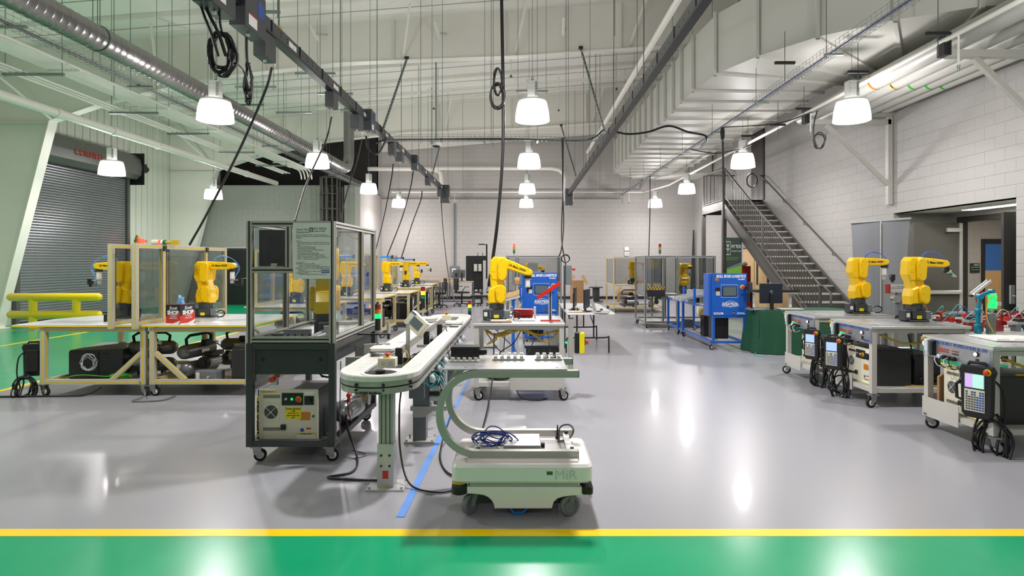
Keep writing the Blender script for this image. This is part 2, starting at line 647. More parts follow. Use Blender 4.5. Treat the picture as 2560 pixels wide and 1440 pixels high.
# return wall, partition
wr = MB().box(-6.34, 22.0, 0, -6.15, YB, 4.5).build('wall_return', ['mortar'], kind='structure', label='short bright wall between partition and far wall')
blockwork(wr, (-6.15, YB, 0), R(-90), YB - 22.0, 4.5, 'wall_paint', cap=170)
wp = MB()
LX0, LX1 = -7.65, -6.75      # louvred opening behind the roof ladder
wp.box(XL, 22.02, 0, LX0, 22.2, 4.5).box(LX1, 22.02, 0, -6.14, 22.2, 4.5).box(LX0, 22.02, 0, LX1, 22.2, 3.05)
wp = wp.build('wall_partition', ['mortar'], kind='structure', label='low pale block partition closing off the left rear bay')
blockwork(wp, (XL, 22.02, 0), 0, -6.14 - XL, 4.5, 'partition_paint', holes=[(LX0 - XL, LX1 - XL, 3.05, 4.6), (1.92, 2.92, 0, 2.14)], cap=300)
MB().box(XL, 22.0, 4.5, LX0, 22.22, 4.53).box(LX1, 22.0, 4.5, -6.14, 22.22, 4.53).build('coping', ['partition_paint'], wp)
# left rear door in partition
d1 = MB().box(0, 0, 0, 1.0, .03, 2.14).build('door_1', ['frame_black'], kind='structure', label='black steel door in the left rear partition', loc=(-11.28, 21.98, 0))
MB().box(.06, -.03, 0, .94, -.002, 2.08, 0, .005).build('door_leaf', ['black_plastic'], d1)
MB().cyl((.86, -.07, 1.0), (.74, -.07, 1.0), .012).cyl((.86, -.07, 1.0), (.86, -.03, 1.0), .02).build('door_handle', ['alu'], d1)
# unlit space above the partition, its darkness put into the wall colour
MB().box(XL, YB, 4.3, -6.3, YB + .1, 8.6).build('wall_upper_back', ['dark_void'], kind='structure', label='upper wall coloured dark as the unlit void above the partition')
# left wall: vertical ribbed liner panels
wl = MB().box(XL - .2, YF, 0, XL, YB, 8.6).build('wall_left', ['liner_metal'], kind='structure', label='ribbed metal liner wall on the left')
DY0, DY1, DZ = 15.1, 19.2, 4.4     # roll up door
pm = {}
def rib_panel(h):
    k = round(h, 3)
    if k not in pm:
        mb = MB()
        pr = [(0, 0), (0.01, .03), (.05, .03), (.06, 0.008), (.17, .008), (.175, .014), (.195, .014), (.20, .008), (.29, .008)]
        vs, fs = [], []
        for (y, x) in pr:
            vs += [(x, y, 0), (x, y, h)]
        for j in range(len(pr) - 1):
            fs.append((2 * j, 2 * j + 2, 2 * j + 3, 2 * j + 1))
        mb.add(vs, fs)
        pm[k] = mb.mesh('panel', ['liner_metal'])
    return pm[k]
y = 6.0
while y < 22:
    z0 = DZ + .15 if (DY0 - .2 < y < DY1) else 0
    h = 7.0 - z0
    p = link('panel', rib_panel(h), wl)
    p.location = (XL + .002, y, z0)
    y += .3
# front and side closure (behind the camera)
MB().box(XL - .2, YF - .2, 0, XR + .2, YF, 8.6).build('wall_front', ['wall_paint'], kind='structure', label='plain wall behind the camera')
# ceiling
cm = MB()
cm.prism([(XL - .3, roof_z(XL - .3)), (XR + .3, roof_z(XR + .3)), (XR + .3, roof_z(XR + .3) + .1), (XL - .3, roof_z(XL - .3) + .1)], YF - .3, YB + .3)
ceil = cm.build('ceiling', ['ceiling_white'], kind='structure', label='white sloped insulated roof of the hall')
y = 1.4
while y < YB:
    MB().prism([(XL, roof_z(XL) - .10), (XR, roof_z(XR) - .10), (XR, roof_z(XR)), (XL, roof_z(XL))], y, y + .06).build('purlin', ['steel_white'], ceil)
    MB().prism([(XL, roof_z(XL) - .012), (XR, roof_z(XR) - .012), (XR, roof_z(XR)), (XL, roof_z(XL))], y + .7, y + .715).build('seam', ['mortar'], ceil)
    y += 1.45

# rigid frames
def rigid_frame(Y, lab, right=True):
    t = thing('roof_frame', lab, 'steel frame', (0, Y, 0), group='tapered white steel roof frames')
    bot = [(-11.4, 5.05), (-10, 5.52), (-7.4, 6.1), (-4.4, 6.45), (0, 6.62), (4.5, 6.93), (XR, 7.12)]
    topz = [(x, roof_z(x) - .11) for x, _ in bot]
    poly = bot + topz[::-1]
    for i in range(len(bot) - 1):
        a, b = bot[i], bot[i + 1]
        MB().prism([a, b, (b[0], roof_z(b[0]) - .11), (a[0], roof_z(a[0]) - .11)], -.008, .008).build('web_plate', ['steel_white'], t)
        MB().prism([(a[0], a[1] - .02), (b[0], b[1] - .02), (b[0], b[1]), (a[0], a[1])], -.12, .12).build('flange', ['steel_white'], t)
    for x in (-9, -6.2, -3.1, -.4, 2.4, 5.2):
        z = 6.62
        for j in range(len(bot) - 1):
            if bot[j][0] <= x <= bot[j + 1][0]:
                f = (x - bot[j][0]) / (bot[j + 1][0] - bot[j][0])
                z = bot[j][1] + f * (bot[j + 1][1] - bot[j][1])
        MB().box(x - .008, -.1, z, x + .008, -.008, roof_z(x) - .11).build('stiffener', ['steel_white'], t)
        MB().bar((x + .2, -.02, z + .03), (x + .55, -.9, roof_z(x) - .12), .05, .05).build('flange_brace', ['steel_white'], t)
    # column, tapered
    w = MB().prism([(XL + .02, 0), (XL + .5, 0), (-11.4, 5.05), (-11.4, roof_z(-11.4) - .11), (XL + .02, roof_z(XL) - .11)], -.008, .008)
    w.build('column_web', ['steel_white'], t)
    MB().bar((XL + .5, 0, 0), (-11.4, 0, 5.05), .26, .025, up=(1, 0, 0)).build('column_flange', ['steel_white'], t)
    MB().box(XL + .02, -.12, 4.98, -11.4, .12, 5.0).build('knee_plate', ['steel_white'], t)
    MB().bar((-11.35, -.1, 5.05), (-12.4, -1.3, 6.4), .05, .05).build('knee_brace', ['steel_white'], t)
    MB().box(XL + .02, -.16, 0, XL + .62, .16, .02).build('base_plate', ['steel_white'], t)
    return t
rigid_frame(6.4, 'white tapered steel roof frame above the near carts, mostly out of view')
rigid_frame(14.1, 'white tapered steel roof frame crossing the middle of the hall, column left of the roll-up door')
rigid_frame(21.7, 'white tapered steel roof frame nearest the far wall, column right of the roll-up door')

# roll up door
dr = MB().box(XL + .03, DY0 - .12, 0, XL + .14, DY0, DZ + .1).box(XL + .03, DY1, 0, XL + .14, DY1 + .12, DZ + .1).build('door_2', ['door_grey'], kind='structure', label='grey roll-up shutter door in the left wall')
sl = MB()
pr = [(0, 0), (.018, .012), (.022, .035), (.018, .06), (0, .074)]
vs, fs = [], []
for (x, z) in pr:
    vs += [(x, DY0, z), (x, DY1, z)]
for j in range(len(pr) - 1):
    fs.append((2 * j, 2 * j + 1, 2 * j + 3, 2 * j + 2))
sl.add(vs, fs)
slm = sl.mesh('slat', ['shutter_grey'])
for i in range(int(DZ / .076)):
    s_ = link('slat', slm, dr)
    s_.location = (XL + .05, 0, .03 + i * .076)
MB().box(XL + .03, DY0, .0, XL + .045, DY1, DZ).build('slat_backing', ['slot_black'], dr)
hd = MB()
poly = [(XL, 4.38), (XL + .32, 4.38), (XL + .46, 4.52), (XL + .5, 4.78), (XL + .44, 5.04), (XL + .3, 5.18), (XL, 5.22)]
hd.prism(poly, DY0 - .25, DY1 + .2, 'xz')
hd.build('hood', ['shutter_hood'], dr, label='rounded grey shutter hood')
MB().box(XL, DY1 + .2, 4.2, XL + .55, DY1 + .24, 5.25).build('hood_bracket', ['black_plastic'], dr)
mo = MB().box(XL + .1, DY1 + .24, 4.65, XL + .4, DY1 + .62, 4.95, 0, .02).cyl((XL + .25, DY1 + .62, 4.8), (XL + .25, DY1 + .8, 4.8), .1)
mo.build('motor', ['black_plastic'], dr)
text('lettering', 'CORNELL', .27, 'ink_red', dr, (XL + .512, 17.05, 4.76), (90, 0, 90), bold=.005)

# yellow bollard barrier in front of the shutter
t = thing('guard_rail', 'yellow two-rail steel pipe barrier in front of the roll-up door', 'barrier', (-11.2, 13.9, 0))
for z in (.36, .78):
    MB().lathe([(0, -1.12), (.06, -1.11), (.095, -1.06), (.095, 1.06), (.06, 1.11), (0, 1.12)], (0, 0, z), (1, 0, 0), 20).build('rail', ['barrier_yellow'], t)
for x in (-.52, .52):
    MB().cyl((x, 0, .02), (x, 0, .78), .085, n=18).build('post', ['barrier_yellow'], t)
    MB().box(x - .2, -.2, .0, x + .2, .2, .015).build('base_plate', ['alu_green'], t)

# right wall with recess opening
RY0, RY1, RZ = 8.8, 11.7, 2.6
wm = MB()
wm.box(XR, YF, 0, XR + .2, RY0, 8.8).box(XR, RY1, 0, XR + .2, YB + .2, 8.8).box(XR, RY0, RZ, XR + .2, RY1, 8.8)
wR = wm.build('wall_right', ['mortar'], kind='structure', label='white painted block wall on the right')
# local u runs from far to near (facing -x): origin at far end
def uR(Y): return YB - Y
blockwork(wR, (XR, YB, 0), R(-90), YB - 3.0, 7.9, 'wall_paint',
          holes=[(uR(RY1), uR(RY0), 0, RZ), (uR(18.9), uR(17.9), 3.55, 5.75), (uR(19.6), uR(17.6), 0, 2.1)], cap=300)
# recess
rc = MB()
rc.box(XR + .2, RY1, 0, 8.64, RY1 + .12, RZ + .1)
rc.box(XR + .2, RY0 - .12, 0, 8.64, RY0, RZ + .1)
rc.box(8.64, RY0, 2.46, 8.8, RY1, RZ + .1)
rc.box(8.64, 11.45, 0, 8.8, RY1, 2.46)
rc.box(8.64, RY0, 0, 8.8, 9.25, 2.46)
rc.build('wall_recess', ['wall_paint'], kind='structure', label='cream block sides of the door recess')
MB().box(XR + .012, RY0, RZ, 8.64, RY1, RZ + .08).build('ceiling_recess', ['ceiling_white'], kind='structure')
MB().box(8.0, 9.1, RZ - .035, 8.25, 10.6, RZ - .002).build('ceiling_light', ['fixture_white', 'led_white'], label='thin glowing strip light in the recess ceiling', cat='light')
MB().box(8.02, 9.12, RZ - .04, 8.23, 10.58, RZ - .035).build('diffuser', ['panel_light'], bpy.data.objects['ceiling_light'])
# double door frame and leaves
dd = MB().box(8.58, 9.25, 2.40, 8.74, 11.45, 2.5).box(8.58, 11.37, 0, 8.74, 11.45, 2.4).box(8.58, 9.25, 0, 8.74, 9.31, 2.4).build('door_3', ['frame_black'], kind='structure', label='open dark double door in the recess')
MB().box(7.62, 11.28, .02, 8.56, 11.33, 2.38).build('door_leaf', ['door_grey'], dd)
MB().box(7.68, 11.2, 1.0, 8.5, 11.25, 1.07, 0, .01).cyl((7.75, 11.25, 1.03), (7.75, 11.285, 1.03), .02).build('panic_bar', ['alu_pale'], dd)
MB().box(8.22, 11.2, 2.2, 8.5, 11.275, 2.28, 0, .008).build('door_closer', ['alu_pale'], dd)
MB().box(8.5, 11.262, .02, 8.56, 11.279, 2.38).build('edge_strip', ['alu_pale'], dd)
MB().box(7.70, 9.27, .02, 8.56, 9.32, 2.42).build('door_leaf', ['frame_black'], dd)
MB().box(7.78, 9.24, .95, 7.86, 9.268, 1.25, 0, .006).cyl((7.82, 9.2, 1.08), (7.97, 9.2, 1.08), .01).cyl((7.82, 9.2, 1.08), (7.82, 9.24, 1.08), .012).build('door_handle', ['alu'], dd)
# corridor beyond the doorway
wc = MB().box(8.8, 13.6, 0, 14, 13.8, 3.0).box(8.8, 5.0, 0, 14, 5.1, 3).box(13.9, 5, 0, 14, 13.7, 3).build('wall_corridor', ['mortar'], kind='structure', label='cream block wall of the corridor beyond')
blockwork(wc, (8.8, 13.6, 0), 0, 5.1, 3.0, 'wall_paint', holes=[(1.96, 2.98, 0, 2.16)], cap=120)
MB().box(8.8, 5, 2.75, 14, 13.7, 2.82).build('ceiling_corridor', ['ceiling_white'], kind='structure')
for yy in (7.5, 11.6):
    cl = MB().box(9.6, yy - .3, 2.70, 10.8, yy + .3, 2.745).build('ceiling_light', ['fixture_white'], label='flat corridor ceiling light beyond the doors, %s one' % ('nearer' if yy < 8 else 'farther'), cat='light')
    MB().box(9.64, yy - .26, 2.69, 10.76, yy + .26, 2.70).build('diffuser', ['panel_light'], cl)
d4 = MB().box(0, 0, 0, 1.02, .04, 2.16).build('door_4', ['frame_black'], kind='structure', label='wooden office door in the corridor wall', loc=(10.76, 13.57, 0))
MB().box(.62, -.02, 0, .97, -.002, 2.06).box(.07, -.02, 0, .62, -.004, .2).build('door_leaf', ['wood_light'], d4)
MB().box(.07, -.016, .2, .62, -.003, 1.42).build('lower_panel', ['wood_top'], d4)
MB().box(.07, -.016, 1.42, .62, -.003, 2.04).build('upper_panel', ['ceiling_blue'], d4)
MB().cyl((.72, -.05, 1.0), (.6, -.05, 1.0), .012).cyl((.72, -.05, 1.0), (.72, -.02, 1.0), .025).cyl((.72, -.04, 1.13), (.72, -.02, 1.13), .02).build('door_handle', ['alu'], d4)
for (x, s1, s2, lab) in ((10.60, 'HB57', 'Faculty Offices', 'dark room sign reading HB57 beside the wooden office door'), (10.05, 'HB55', 'Break Area', 'dark room sign half hidden behind the door frame, reading HB55')):
    sg = MB().box(-.11, 0, -.11, .11, .012, .11, 0, .003).build('room_sign', ['frame_black'], label=lab, cat='sign', loc=(x, 13.565, 1.48))
    text('room_number', s1, .06, 'sticker_white', sg, (.03, -.002, .07))
    MB().box(-.1, -.003, .015, .1, -.0005, .022).build('green_line', ['led_green' if 0 else 'lens_green'], sg)
    text('room_name', s2, .03, 'sticker_white', sg, (0, -.002, -.04))

# high level door on the stair landing
d5 = MB().box(XR - .03, 17.9, 3.55, XR + .02, 18.9, 5.75).build('door_5', ['frame_black'], kind='structure', label='dark steel door above the stair landing')
MB().box(XR - .04, 17.97, 3.56, XR - .029, 18.83, 5.68).build('door_leaf', ['stair_grey'], d5)
# wooden door pair under the stairs
d6 = MB().box(XR - .03, 17.6, 0, XR + .02, 19.6, 2.1).build('door_6', ['frame_black'], kind='structure', label='pair of pale wooden doors under the landing')
for yy in (17.66, 18.62):
    MB().box(XR - .05, yy, .01, XR - .029, yy + .92, 2.05).build('door_leaf', ['wood_light'], d6)
MB().box(XR - .06, 18.3, .9, XR - .049, 18.42, 1.95).build('glazed_slot', ['slot_black'], d6)

# ================================================================== HIGH BAY LAMPS
def lamp_proto():
    t = thing('high_bay_lamp', '', 'lamp')
    prof = [(.05, .345), (.15, .342), (.205, .33), (.236, .29), (.258, .2), (.273, .1), (.28, 0)]
    MB().lathe(prof, n=36).build('prismatic_shade', ['shade_glow'], t, label='glowing prismatic acrylic shade')
    rim = MB()
    for i in range(44):
        a = 2 * PI * i / 44
        rim.ball((.222 * math.cos(a), .222 * math.sin(a), .328), .009, n=5, k=4)
    rim.lathe([(.225, .31), (.233, .318), (.228, .335), (.2, .343)], n=36)
    rim.build('rim_ring', ['fixture_white'], t)
    hs = MB(Matrix.Translation((0, 0, .1)))
    hs.box(-.085, -.07, .25, .085, .07, .55, 0, .008)
    for i in range(9):
        hs.box(.04, -.074, .3 + i * .026, .085, -.069, .312 + i * .026, 1)
    for (x, z) in ((-.05, .5), (.0, .5), (-.05, .42), (.0, .42)):
        hs.cyl((x, -.073, z), (x, -.069, z), .006, n=6, m=1)
    hs.build('ballast_housing', ['fixture_white', 'ink_grey'], t)
    MB().cyl((0, 0, .65), (0, 0, .68), .02).tube([(.015 * math.cos(a), .0, .7 + .02 * math.sin(a)) for a in [k * PI / 4 for k in range(8)]], .005, closed=True).build('hook', ['strut'], t)
    MB().tube([(0, 0, .71), (0, 0, 1.1)], .004, 5).tube([(0, 0, 1.1), (0, 0, roof_z(0) - LAMP_Z - .1)], .004, 5).build('hanging_chain', ['rod'], t)
    return t
LP = lamp_proto()
lu = bpy.data.lights.new('high_bay_bulb', 'POINT')
lu.energy = LAMP_W; lu.shadow_soft_size = .09; lu.color = LAMP_COLOR
placed = []
lun = lu.copy()          # the row behind the camera burns dimmer
lun.energy = LAMP_W * .4
ld = bpy.data.lights.new('high_bay_reflector', 'AREA')      # the reflector's downward beam
ld.shape = 'DISK'; ld.size = .3; ld.energy = LAMP_DOWN; ld.color = LAMP_COLOR
ldn = ld.copy()
ldn.energy = LAMP_DOWN * .3
ldc = ld.copy()
ldc.energy = LAMP_DOWN * 3.0
rows = [(-2.0, 'behind'), (5.45, 'overhead'), (9.5, 'nearest visible'), (14.0, 'second'), (19.3, 'third'), (23.3, 'farthest')]
cols = [(-10.15, 'far left'), (-5.0, 'left'), (.17, 'middle'), (5.35, 'right')]
rown = {9.5: 'nearest', 14.0: 'second nearest', 19.3: 'second farthest', 23.3: 'farthest', 5.45: 'unseen overhead', -2.0: 'unseen rear'}
first = True
for Y, _ in rows:
    for X, cn in cols:
        if X < -9 and Y in (-2.0, 9.5, 23.3): continue
        z = 4.24 if Y < 6 else LAMP_Z if Y < 14 else (3.9 if Y < 20 else 3.82)
        if X < -9:
            z = 3.72
            X = -9.9 if Y < 15 else -10.27
        elif X < -3: X = {9.5: -5.02, 14.0: -4.94, 19.3: -5.1}.get(Y, -4.95)
        elif X > 3: X = {9.5: 5.4, 14.0: 5.33, 19.3: 5.48}.get(Y, 5.35)
        lab = 'glowing high bay pendant lamp, %s of the %s row' % (rown[Y], {'far left': 'outermost left', 'left': 'left-hand', 'middle': 'central', 'right': 'right-hand'}[cn])
        if first:
            o = LP; first = False
            o.location = (X, Y, z); o['label'] = lab
        else:
            o = copy_tree(LP, None, lab, (X, Y, z))
        o['group'] = 'high bay pendant lamps'
        placed.append((o, Y))

for o, Y in placed:
    for nm, dat, z in (('lamp_bulb', lun if Y < 0 else lu, .13), ('lamp_beam', ldn if Y < 0 else ldc if Y < 6 and abs(o.location.x) < 1 else ld, .012)):
        b = bpy.data.objects.new(nm, dat); COL.objects.link(b); b.location = (0, 0, z); b.parent = o

# ================================================================== CEILING SERVICES
def rods(t, pts, r=.005, mt='rod', name='threaded_rod'):
    for (x, y, z) in pts:
        MB().cyl((x, y, z), (x, y, roof_z(x) - .02), r, n=6).build(name, [mt], t)

# big rectangular duct, sections along a path
ZB, ZT = 5.1, 6.2
Lp = [(7.45, 7.62), (6.25, 7.9), (5.36, 8.33), (4.58, 8.95), (4.0, 9.78), (3.6, 10.7), (3.5, 11.75), (3.48, 12.55)]
Rp = [(7.45, 10.25), (7.2, 10.3), (6.85, 10.42), (6.55, 10.62), (6.32, 10.9), (6.2, 11.3), (6.13, 11.9), (6.12, 12.55)]
y = 12.55
while y < 21.3:
    y += .76
    Lp.append((3.5, y)); Rp.append((6.12, y))
for l, r in (((3.62, 22.5), (6.15, 22.1)), ((3.98, 23.3), (6.3, 22.4)), ((4.6, 23.95), (6.5, 22.6)), ((5.5, 24.4), (6.8, 22.7)), ((7.45, 24.7), (7.45, 22.75))):
    Lp.append(l); Rp.append(r)
dt = thing('air_duct', 'huge white sectional rectangular air duct sweeping under the roof at right', 'duct')
for i in range(len(Lp) - 1):
    a, b, c, d = Lp[i], Lp[i + 1], Rp[i + 1], Rp[i]
    vs = [(*a, ZB), (*b, ZB), (*c, ZB), (*d, ZB), (*a, ZT), (*b, ZT), (*c, ZT), (*d, ZT)]
    MB().add(vs, [(0, 1, 2, 3), (7, 6, 5, 4), (0, 4, 5, 1), (2, 6, 7, 3), (1, 5, 6, 2), (3, 7, 4, 0)]).build('duct_section', ['duct_white'], dt)
for i in range(1, len(Lp) - 1):
    l, r = Vector((*Lp[i], 0)), Vector((*Rp[i], 0))
    w = (r - l).normalized() * .045
    l, r = l - w, r + w
    mb = MB()
    mb.bar(l + Vector((0, 0, ZB - .02)), r + Vector((0, 0, ZB - .02)), .05, .045)
    mb.bar(l + Vector((0, 0, ZB - .04)), l + Vector((0, 0, ZT + .03)), .05, .045)
    mb.bar(r + Vector((0, 0, ZB - .04)), r + Vector((0, 0, ZT + .03)), .05, .045)
    mb.box(l.x - .02, l.y - .012, ZB - .06, l.x + .03, l.y + .012, ZT + .02, 1)
    mb.build('duct_flange', ['duct_white', 'flange_grey'], dt)
    # strap hangers
    if i % 2 == 0 and i > 4:
        hz = MB().cyl((l.x, l.y, ZT), (l.x, l.y, roof_z(l.x) - .02), .005, n=5).cyl((r.x, r.y, ZT), (r.x, r.y, roof_z(r.x) - .02), .005, n=5)
        hz.build('duct_hanger', ['rod'], dt)

# round spiral duct on the left
sp = thing('spiral_duct', 'long round grey spiral metal duct high on the left', 'duct')
SX, SZ, SR = -6.0, 4.78, .175
seg = 1.5
y = 3.0
while y < 19.4:
    prof = []
    z = 0
    while z < seg - .001:
        prof += [(SR, z), (SR, z + .09), (SR + .006, z + .1), (SR + .006, z + .11), (SR, z + .12)]
        z += .125
    MB().lathe(prof, (SX, y, SZ), (0, 1, 0), 26).build('duct_section', ['spiral_metal'], sp)
    y += seg
MB().tube([(SX, y + .6 * math.sin(a), SZ + .6 - .6 * math.cos(a)) for a in [k * PI / 16 for k in range(9)]] + [(SX, y + .6, 7.2)], SR, 20).build('duct_elbow', ['spiral_metal'], sp)
for yy in (5, 8.2, 11.4, 14.6, 17.8):
    MB().tube([(SX + (SR + .01) * math.cos(a), yy, SZ + (SR + .01) * math.sin(a)) for a in [k * PI / 10 for k in range(20)]], .008, 5, closed=True).cyl((SX, yy, SZ + SR), (SX, yy, roof_z(SX)), .006, n=5).build('duct_hanger', ['rod'], sp)

def basket_tray(name, lab, p0, p1, w=.15, h=.09, step=.1, hang=2.4, bar_=True, rods_=True):
    """wire basket tray running from p0 to p1"""
    t = thing(name, lab, 'cable tray')
    p0, p1 = Vector(p0), Vector(p1)
    d = (p1 - p0); L = d.length; d.normalize()
    s_ = Vector((-d.y, d.x, 0)) * (w / 2)
    up = Vector((0, 0, h))
    mb = MB()
    for k in (-1, -.5, 0, .5, 1):
        mb.cyl(p0 + s_ * k, p1 + s_ * k, .003, n=4, smooth=False, caps=False)
    for k in (-1, 1):
        for q in (.5, 1):
            mb.cyl(p0 + s_ * k + up * q, p1 + s_ * k + up * q, .003, n=4, smooth=False, caps=False)
    mb.build('long_wire', ['galvanised'], t)
    mb = MB()
    x = 0
    while x < L:
        c = p0 + d * x
        mb.tube([c - s_ + up, c - s_, c + s_, c + s_ + up], .0028, 4, caps=False)
        x += step
    mb.build('cross_wires', ['galvanised'], t, kind='stuff')
    x = 1.0
    while rods_ and x < L:
        c = p0 + d * x
        MB().bar(c - s_ * 1.5 - Vector((0, 0, .02)), c + s_ * 1.5 - Vector((0, 0, .02)), .04, .025).build('support_strut', ['strut'], t)
        MB().cyl(c + s_ * 1.2 - Vector((0, 0, .08)), Vector((c.x + s_.x * 1.2, c.y + s_.y * 1.2, min(roof_z(c.x) - .02, 99))), .005, n=5).build('threaded_rod', ['rod'], t)
        x += hang
    return t
basket_tray('wire_basket_tray', 'wire basket cable tray running beneath the round spiral duct', (-6.2, 3.6, 4.48), (-6.12, 25.2, 4.48), .28, .12)
cable('data_cable', [(-6.2, 3.6, 4.5), (-6.22, 12, 4.5), (-6.15, 25, 4.5)], .02, 'cable_grey', 'grey cable bundle lying in the tray beneath the spiral duct')
tr = basket_tray('wire_basket_tray', 'wire basket cable tray slung under the big white duct', (4.3, 4.6, 4.5), (4.3, 25.15, 4.5), .17, .1)
cable('data_cable', [(4.3, 4.6, 4.52), (4.28, 12, 4.52), (4.3, 25.1, 4.52)], .012, 'cable_blue', 'thin blue data cable in the tray under the white duct')
basket_tray('wire_basket_tray', 'wire basket cable tray along the far wall', (-6.1, 25.2, 4.36), (4.3, 25.2, 4.36), .15, .1, rods_=False)
basket_tray('wire_basket_tray', 'wire basket cable tray crossing between the two busways', (-3.05, 13.1, 4.36), (1.85, 13.1, 4.36), .2, .12, hang=1.2)
for i in range(3):
    cable('power_cable', [(-3.3, 13.1, 4.3), (-2.9, 13.08 + i * .03, 4.38), (-.5, 13.1, 4.385 + i * .01), (1.2, 13.1 + i * .02, 4.37), (1.6, 13.1, 4.42), (1.85, 13.15, 4.62)], .016, 'cable_black', 'black power cable in the tray between the busways, %s of the bundle' % ['lowest', 'middle', 'topmost'][i], group='power cables in the cross tray')

# white conduit bank on trapezes, left
cb = thing('conduit_bank', 'bank of white conduits side by side on trapeze struts, upper left', 'conduit')
for i in range(8):
    x = -7.34 - i * .07
    MB().cyl((x, 4.5, 4.82), (x, 19.6, 4.82), .027, n=8).build('conduit', ['steel_white'], cb)
for x, r in ((-7.97, .02), (-8.08, .02), (-8.2, .03)):
    MB().cyl((x, 4.5, 4.66), (x, 19.9, 4.66), r, n=8).build('conduit', ['steel_white'], cb)
for y in (9.6, 12.0, 13.9, 16.2, 18.4, 7.2):
    MB().box(-7.9, y - .02, 4.76, -7.3, y + .02, 4.79).build('trapeze_strut', ['steel_white'], cb)
    MB().box(-8.3, y - .35, 4.6, -7.32, y - .31, 4.64).build('trapeze_strut', ['strut'], cb)
    for x in (-8.26, -7.35):
        MB().cyl((x, y - .33, 4.58), (x, y - .33, roof_z(x)), .005, n=5).build('threaded_rod', ['rod'], cb)
mb = MB()
for i in range(4):
    x = -7.4 - i * .12
    mb.tube(spline([(x, 19.6, 4.82), (x, 20.2, 4.8), (x, 20.4, 4.6), (x, 20.4, 4.0)][:3] + [(x, 20.4, 4.53)], 4), .027, 8)
mb.build('conduit_bend', ['steel_white'], cb)

# sprinkler main and branches
sm_ = thing('sprinkler_main', 'thick white sprinkler main crossing in front of the left columns', 'pipe')
MB().cyl((-9.3, 5, 4.6), (-9.3, 21.95, 4.6), .09, n=18).build('pipe', ['steel_white'], sm_)
for y in (8.5, 11.6, 13.2, 16.5, 19.6):
    MB().cyl((-9.3, y - .05, 4.6), (-9.3, y + .05, 4.6), .105, n=18).build('coupling', ['steel_white'], sm_)
for y in (9.8, 14.8, 18.3):
    MB().tube([(-9.3 + .1 * math.cos(a), y, 4.6 + .1 * math.sin(a)) for a in [k * PI / 8 for k in range(16)]], .008, 5, closed=True).cyl((-9.3, y, 4.7), (-9.3, y, roof_z(-9.3)), .006, n=5).build('pipe_hanger', ['steel_white'], sm_)

def pipe(lab, pts, r, mt='steel_white', cat='pipe', name='sprinkler_pipe', drops=(), hangers=()):
    t = thing(name, lab, cat)
    MB().tube([Vector(p) for p in pts], r, 12).build('pipe', [mt], t)
    for p in drops:
        p = Vector(p[:3] if len(p) == 3 else p)
        MB().cyl(p, p - Vector((0, 0, .42)), .013, n=8).build('drop_pipe', [mt], t)
        MB().cyl(p - Vector((0, 0, .42)), p - Vector((0, 0, .5)), .02, .012, n=8).build('sprinkler_head', ['strut'], t)
    for p in hangers:
        MB().cyl(p, (p[0], p[1], roof_z(p[0])), .005, n=5).build('threaded_rod', ['rod'], t)
    return t
pipe('slim white sprinkler pipe running along the right wall above the lamps', [(5.72, 3.0, 4.62), (5.72, 22.6, 4.62), (5.2, 24.9, 4.62)], .035,
     drops=[(5.72, 7.6, 4.62), (5.72, 11.5, 4.62), (5.72, 15.6, 4.62), (5.72, 20.2, 4.62)])
pipe('slim white sprinkler pipe across the far wall', [(5.2, 24.95, 4.62), (-5.6, 24.95, 4.62)], .03, drops=[(4.6, 24.95, 4.62), (2.2, 24.95, 4.62), (-2.9, 24.95, 4.62)])
pipe('white pipe beside the right busway, ending above the far lamps', [(2.36, 4.0, 5.58), (2.36, 20.9, 5.58)], .055, drops=[(2.36, 20.8, 5.5)],
     hangers=[(2.36, 8, 5.6), (2.36, 11.2, 5.6), (2.36, 15, 5.6)])
pipe('white air pipe sweeping across the far wall with two bends', [(-6.5, 24.5, 5.55), (-3.9, 24.5, 5.55), (-3.6, 24.5, 5.5), (-3.43, 24.5, 5.35), (-3.4, 24.5, 5.1), (-3.4, 24.6, 4.2)], .09)
pipe('white air pipe across the far wall, right half', [(-3.7, 24.4, 5.56), (1.25, 24.4, 5.56), (1.55, 24.4, 5.5), (1.72, 24.4, 5.35), (1.78, 24.4, 5.1), (1.78, 24.5, 4.2)], .08)
for (x0, x1, y, z, r, w_) in ((-6.5, 7, 17.2, 6.85, .03, 'thickest of four'), (-6.5, 7, 18.3, 6.95, .022, 'farthest of four'), (-6.5, 7, 11.1, 7.1, .02, 'nearest of four'), (-7, 3.0, 16.2, 6.6, .02, 'lowest of four')):
    pipe('thin white pipe across the hall below the roof, ' + w_, [(x0, y, z + x0 / 13), (x1, y, z + x1 / 13)], r, name='roof_pipe')
for i, (x, y) in enumerate(((-2.8, 18.4), (-.95, 17.6), (2.9, 17.8), (1.25, 19.8), (-.3, 15.8))):
    t = thing('upright_sprinkler', 'small white upright sprinkler under the roof, ' + ['left', 'left of centre', 'right', 'far right', 'central'][i] + ' one', 'sprinkler', (x, y, 6.75 + x / 13), group='upright sprinklers')
    MB().cyl((0, 0, 0), (0, 0, 1.1), .015, n=6).build('drop_pipe', ['steel_white'], t)
    MB().cyl((0, 0, -.05), (0, 0, 0), .02, .01, n=8).box(-.04, -.015, -.07, .04, .015, -.05).build('nozzle', ['black_plastic'], t)

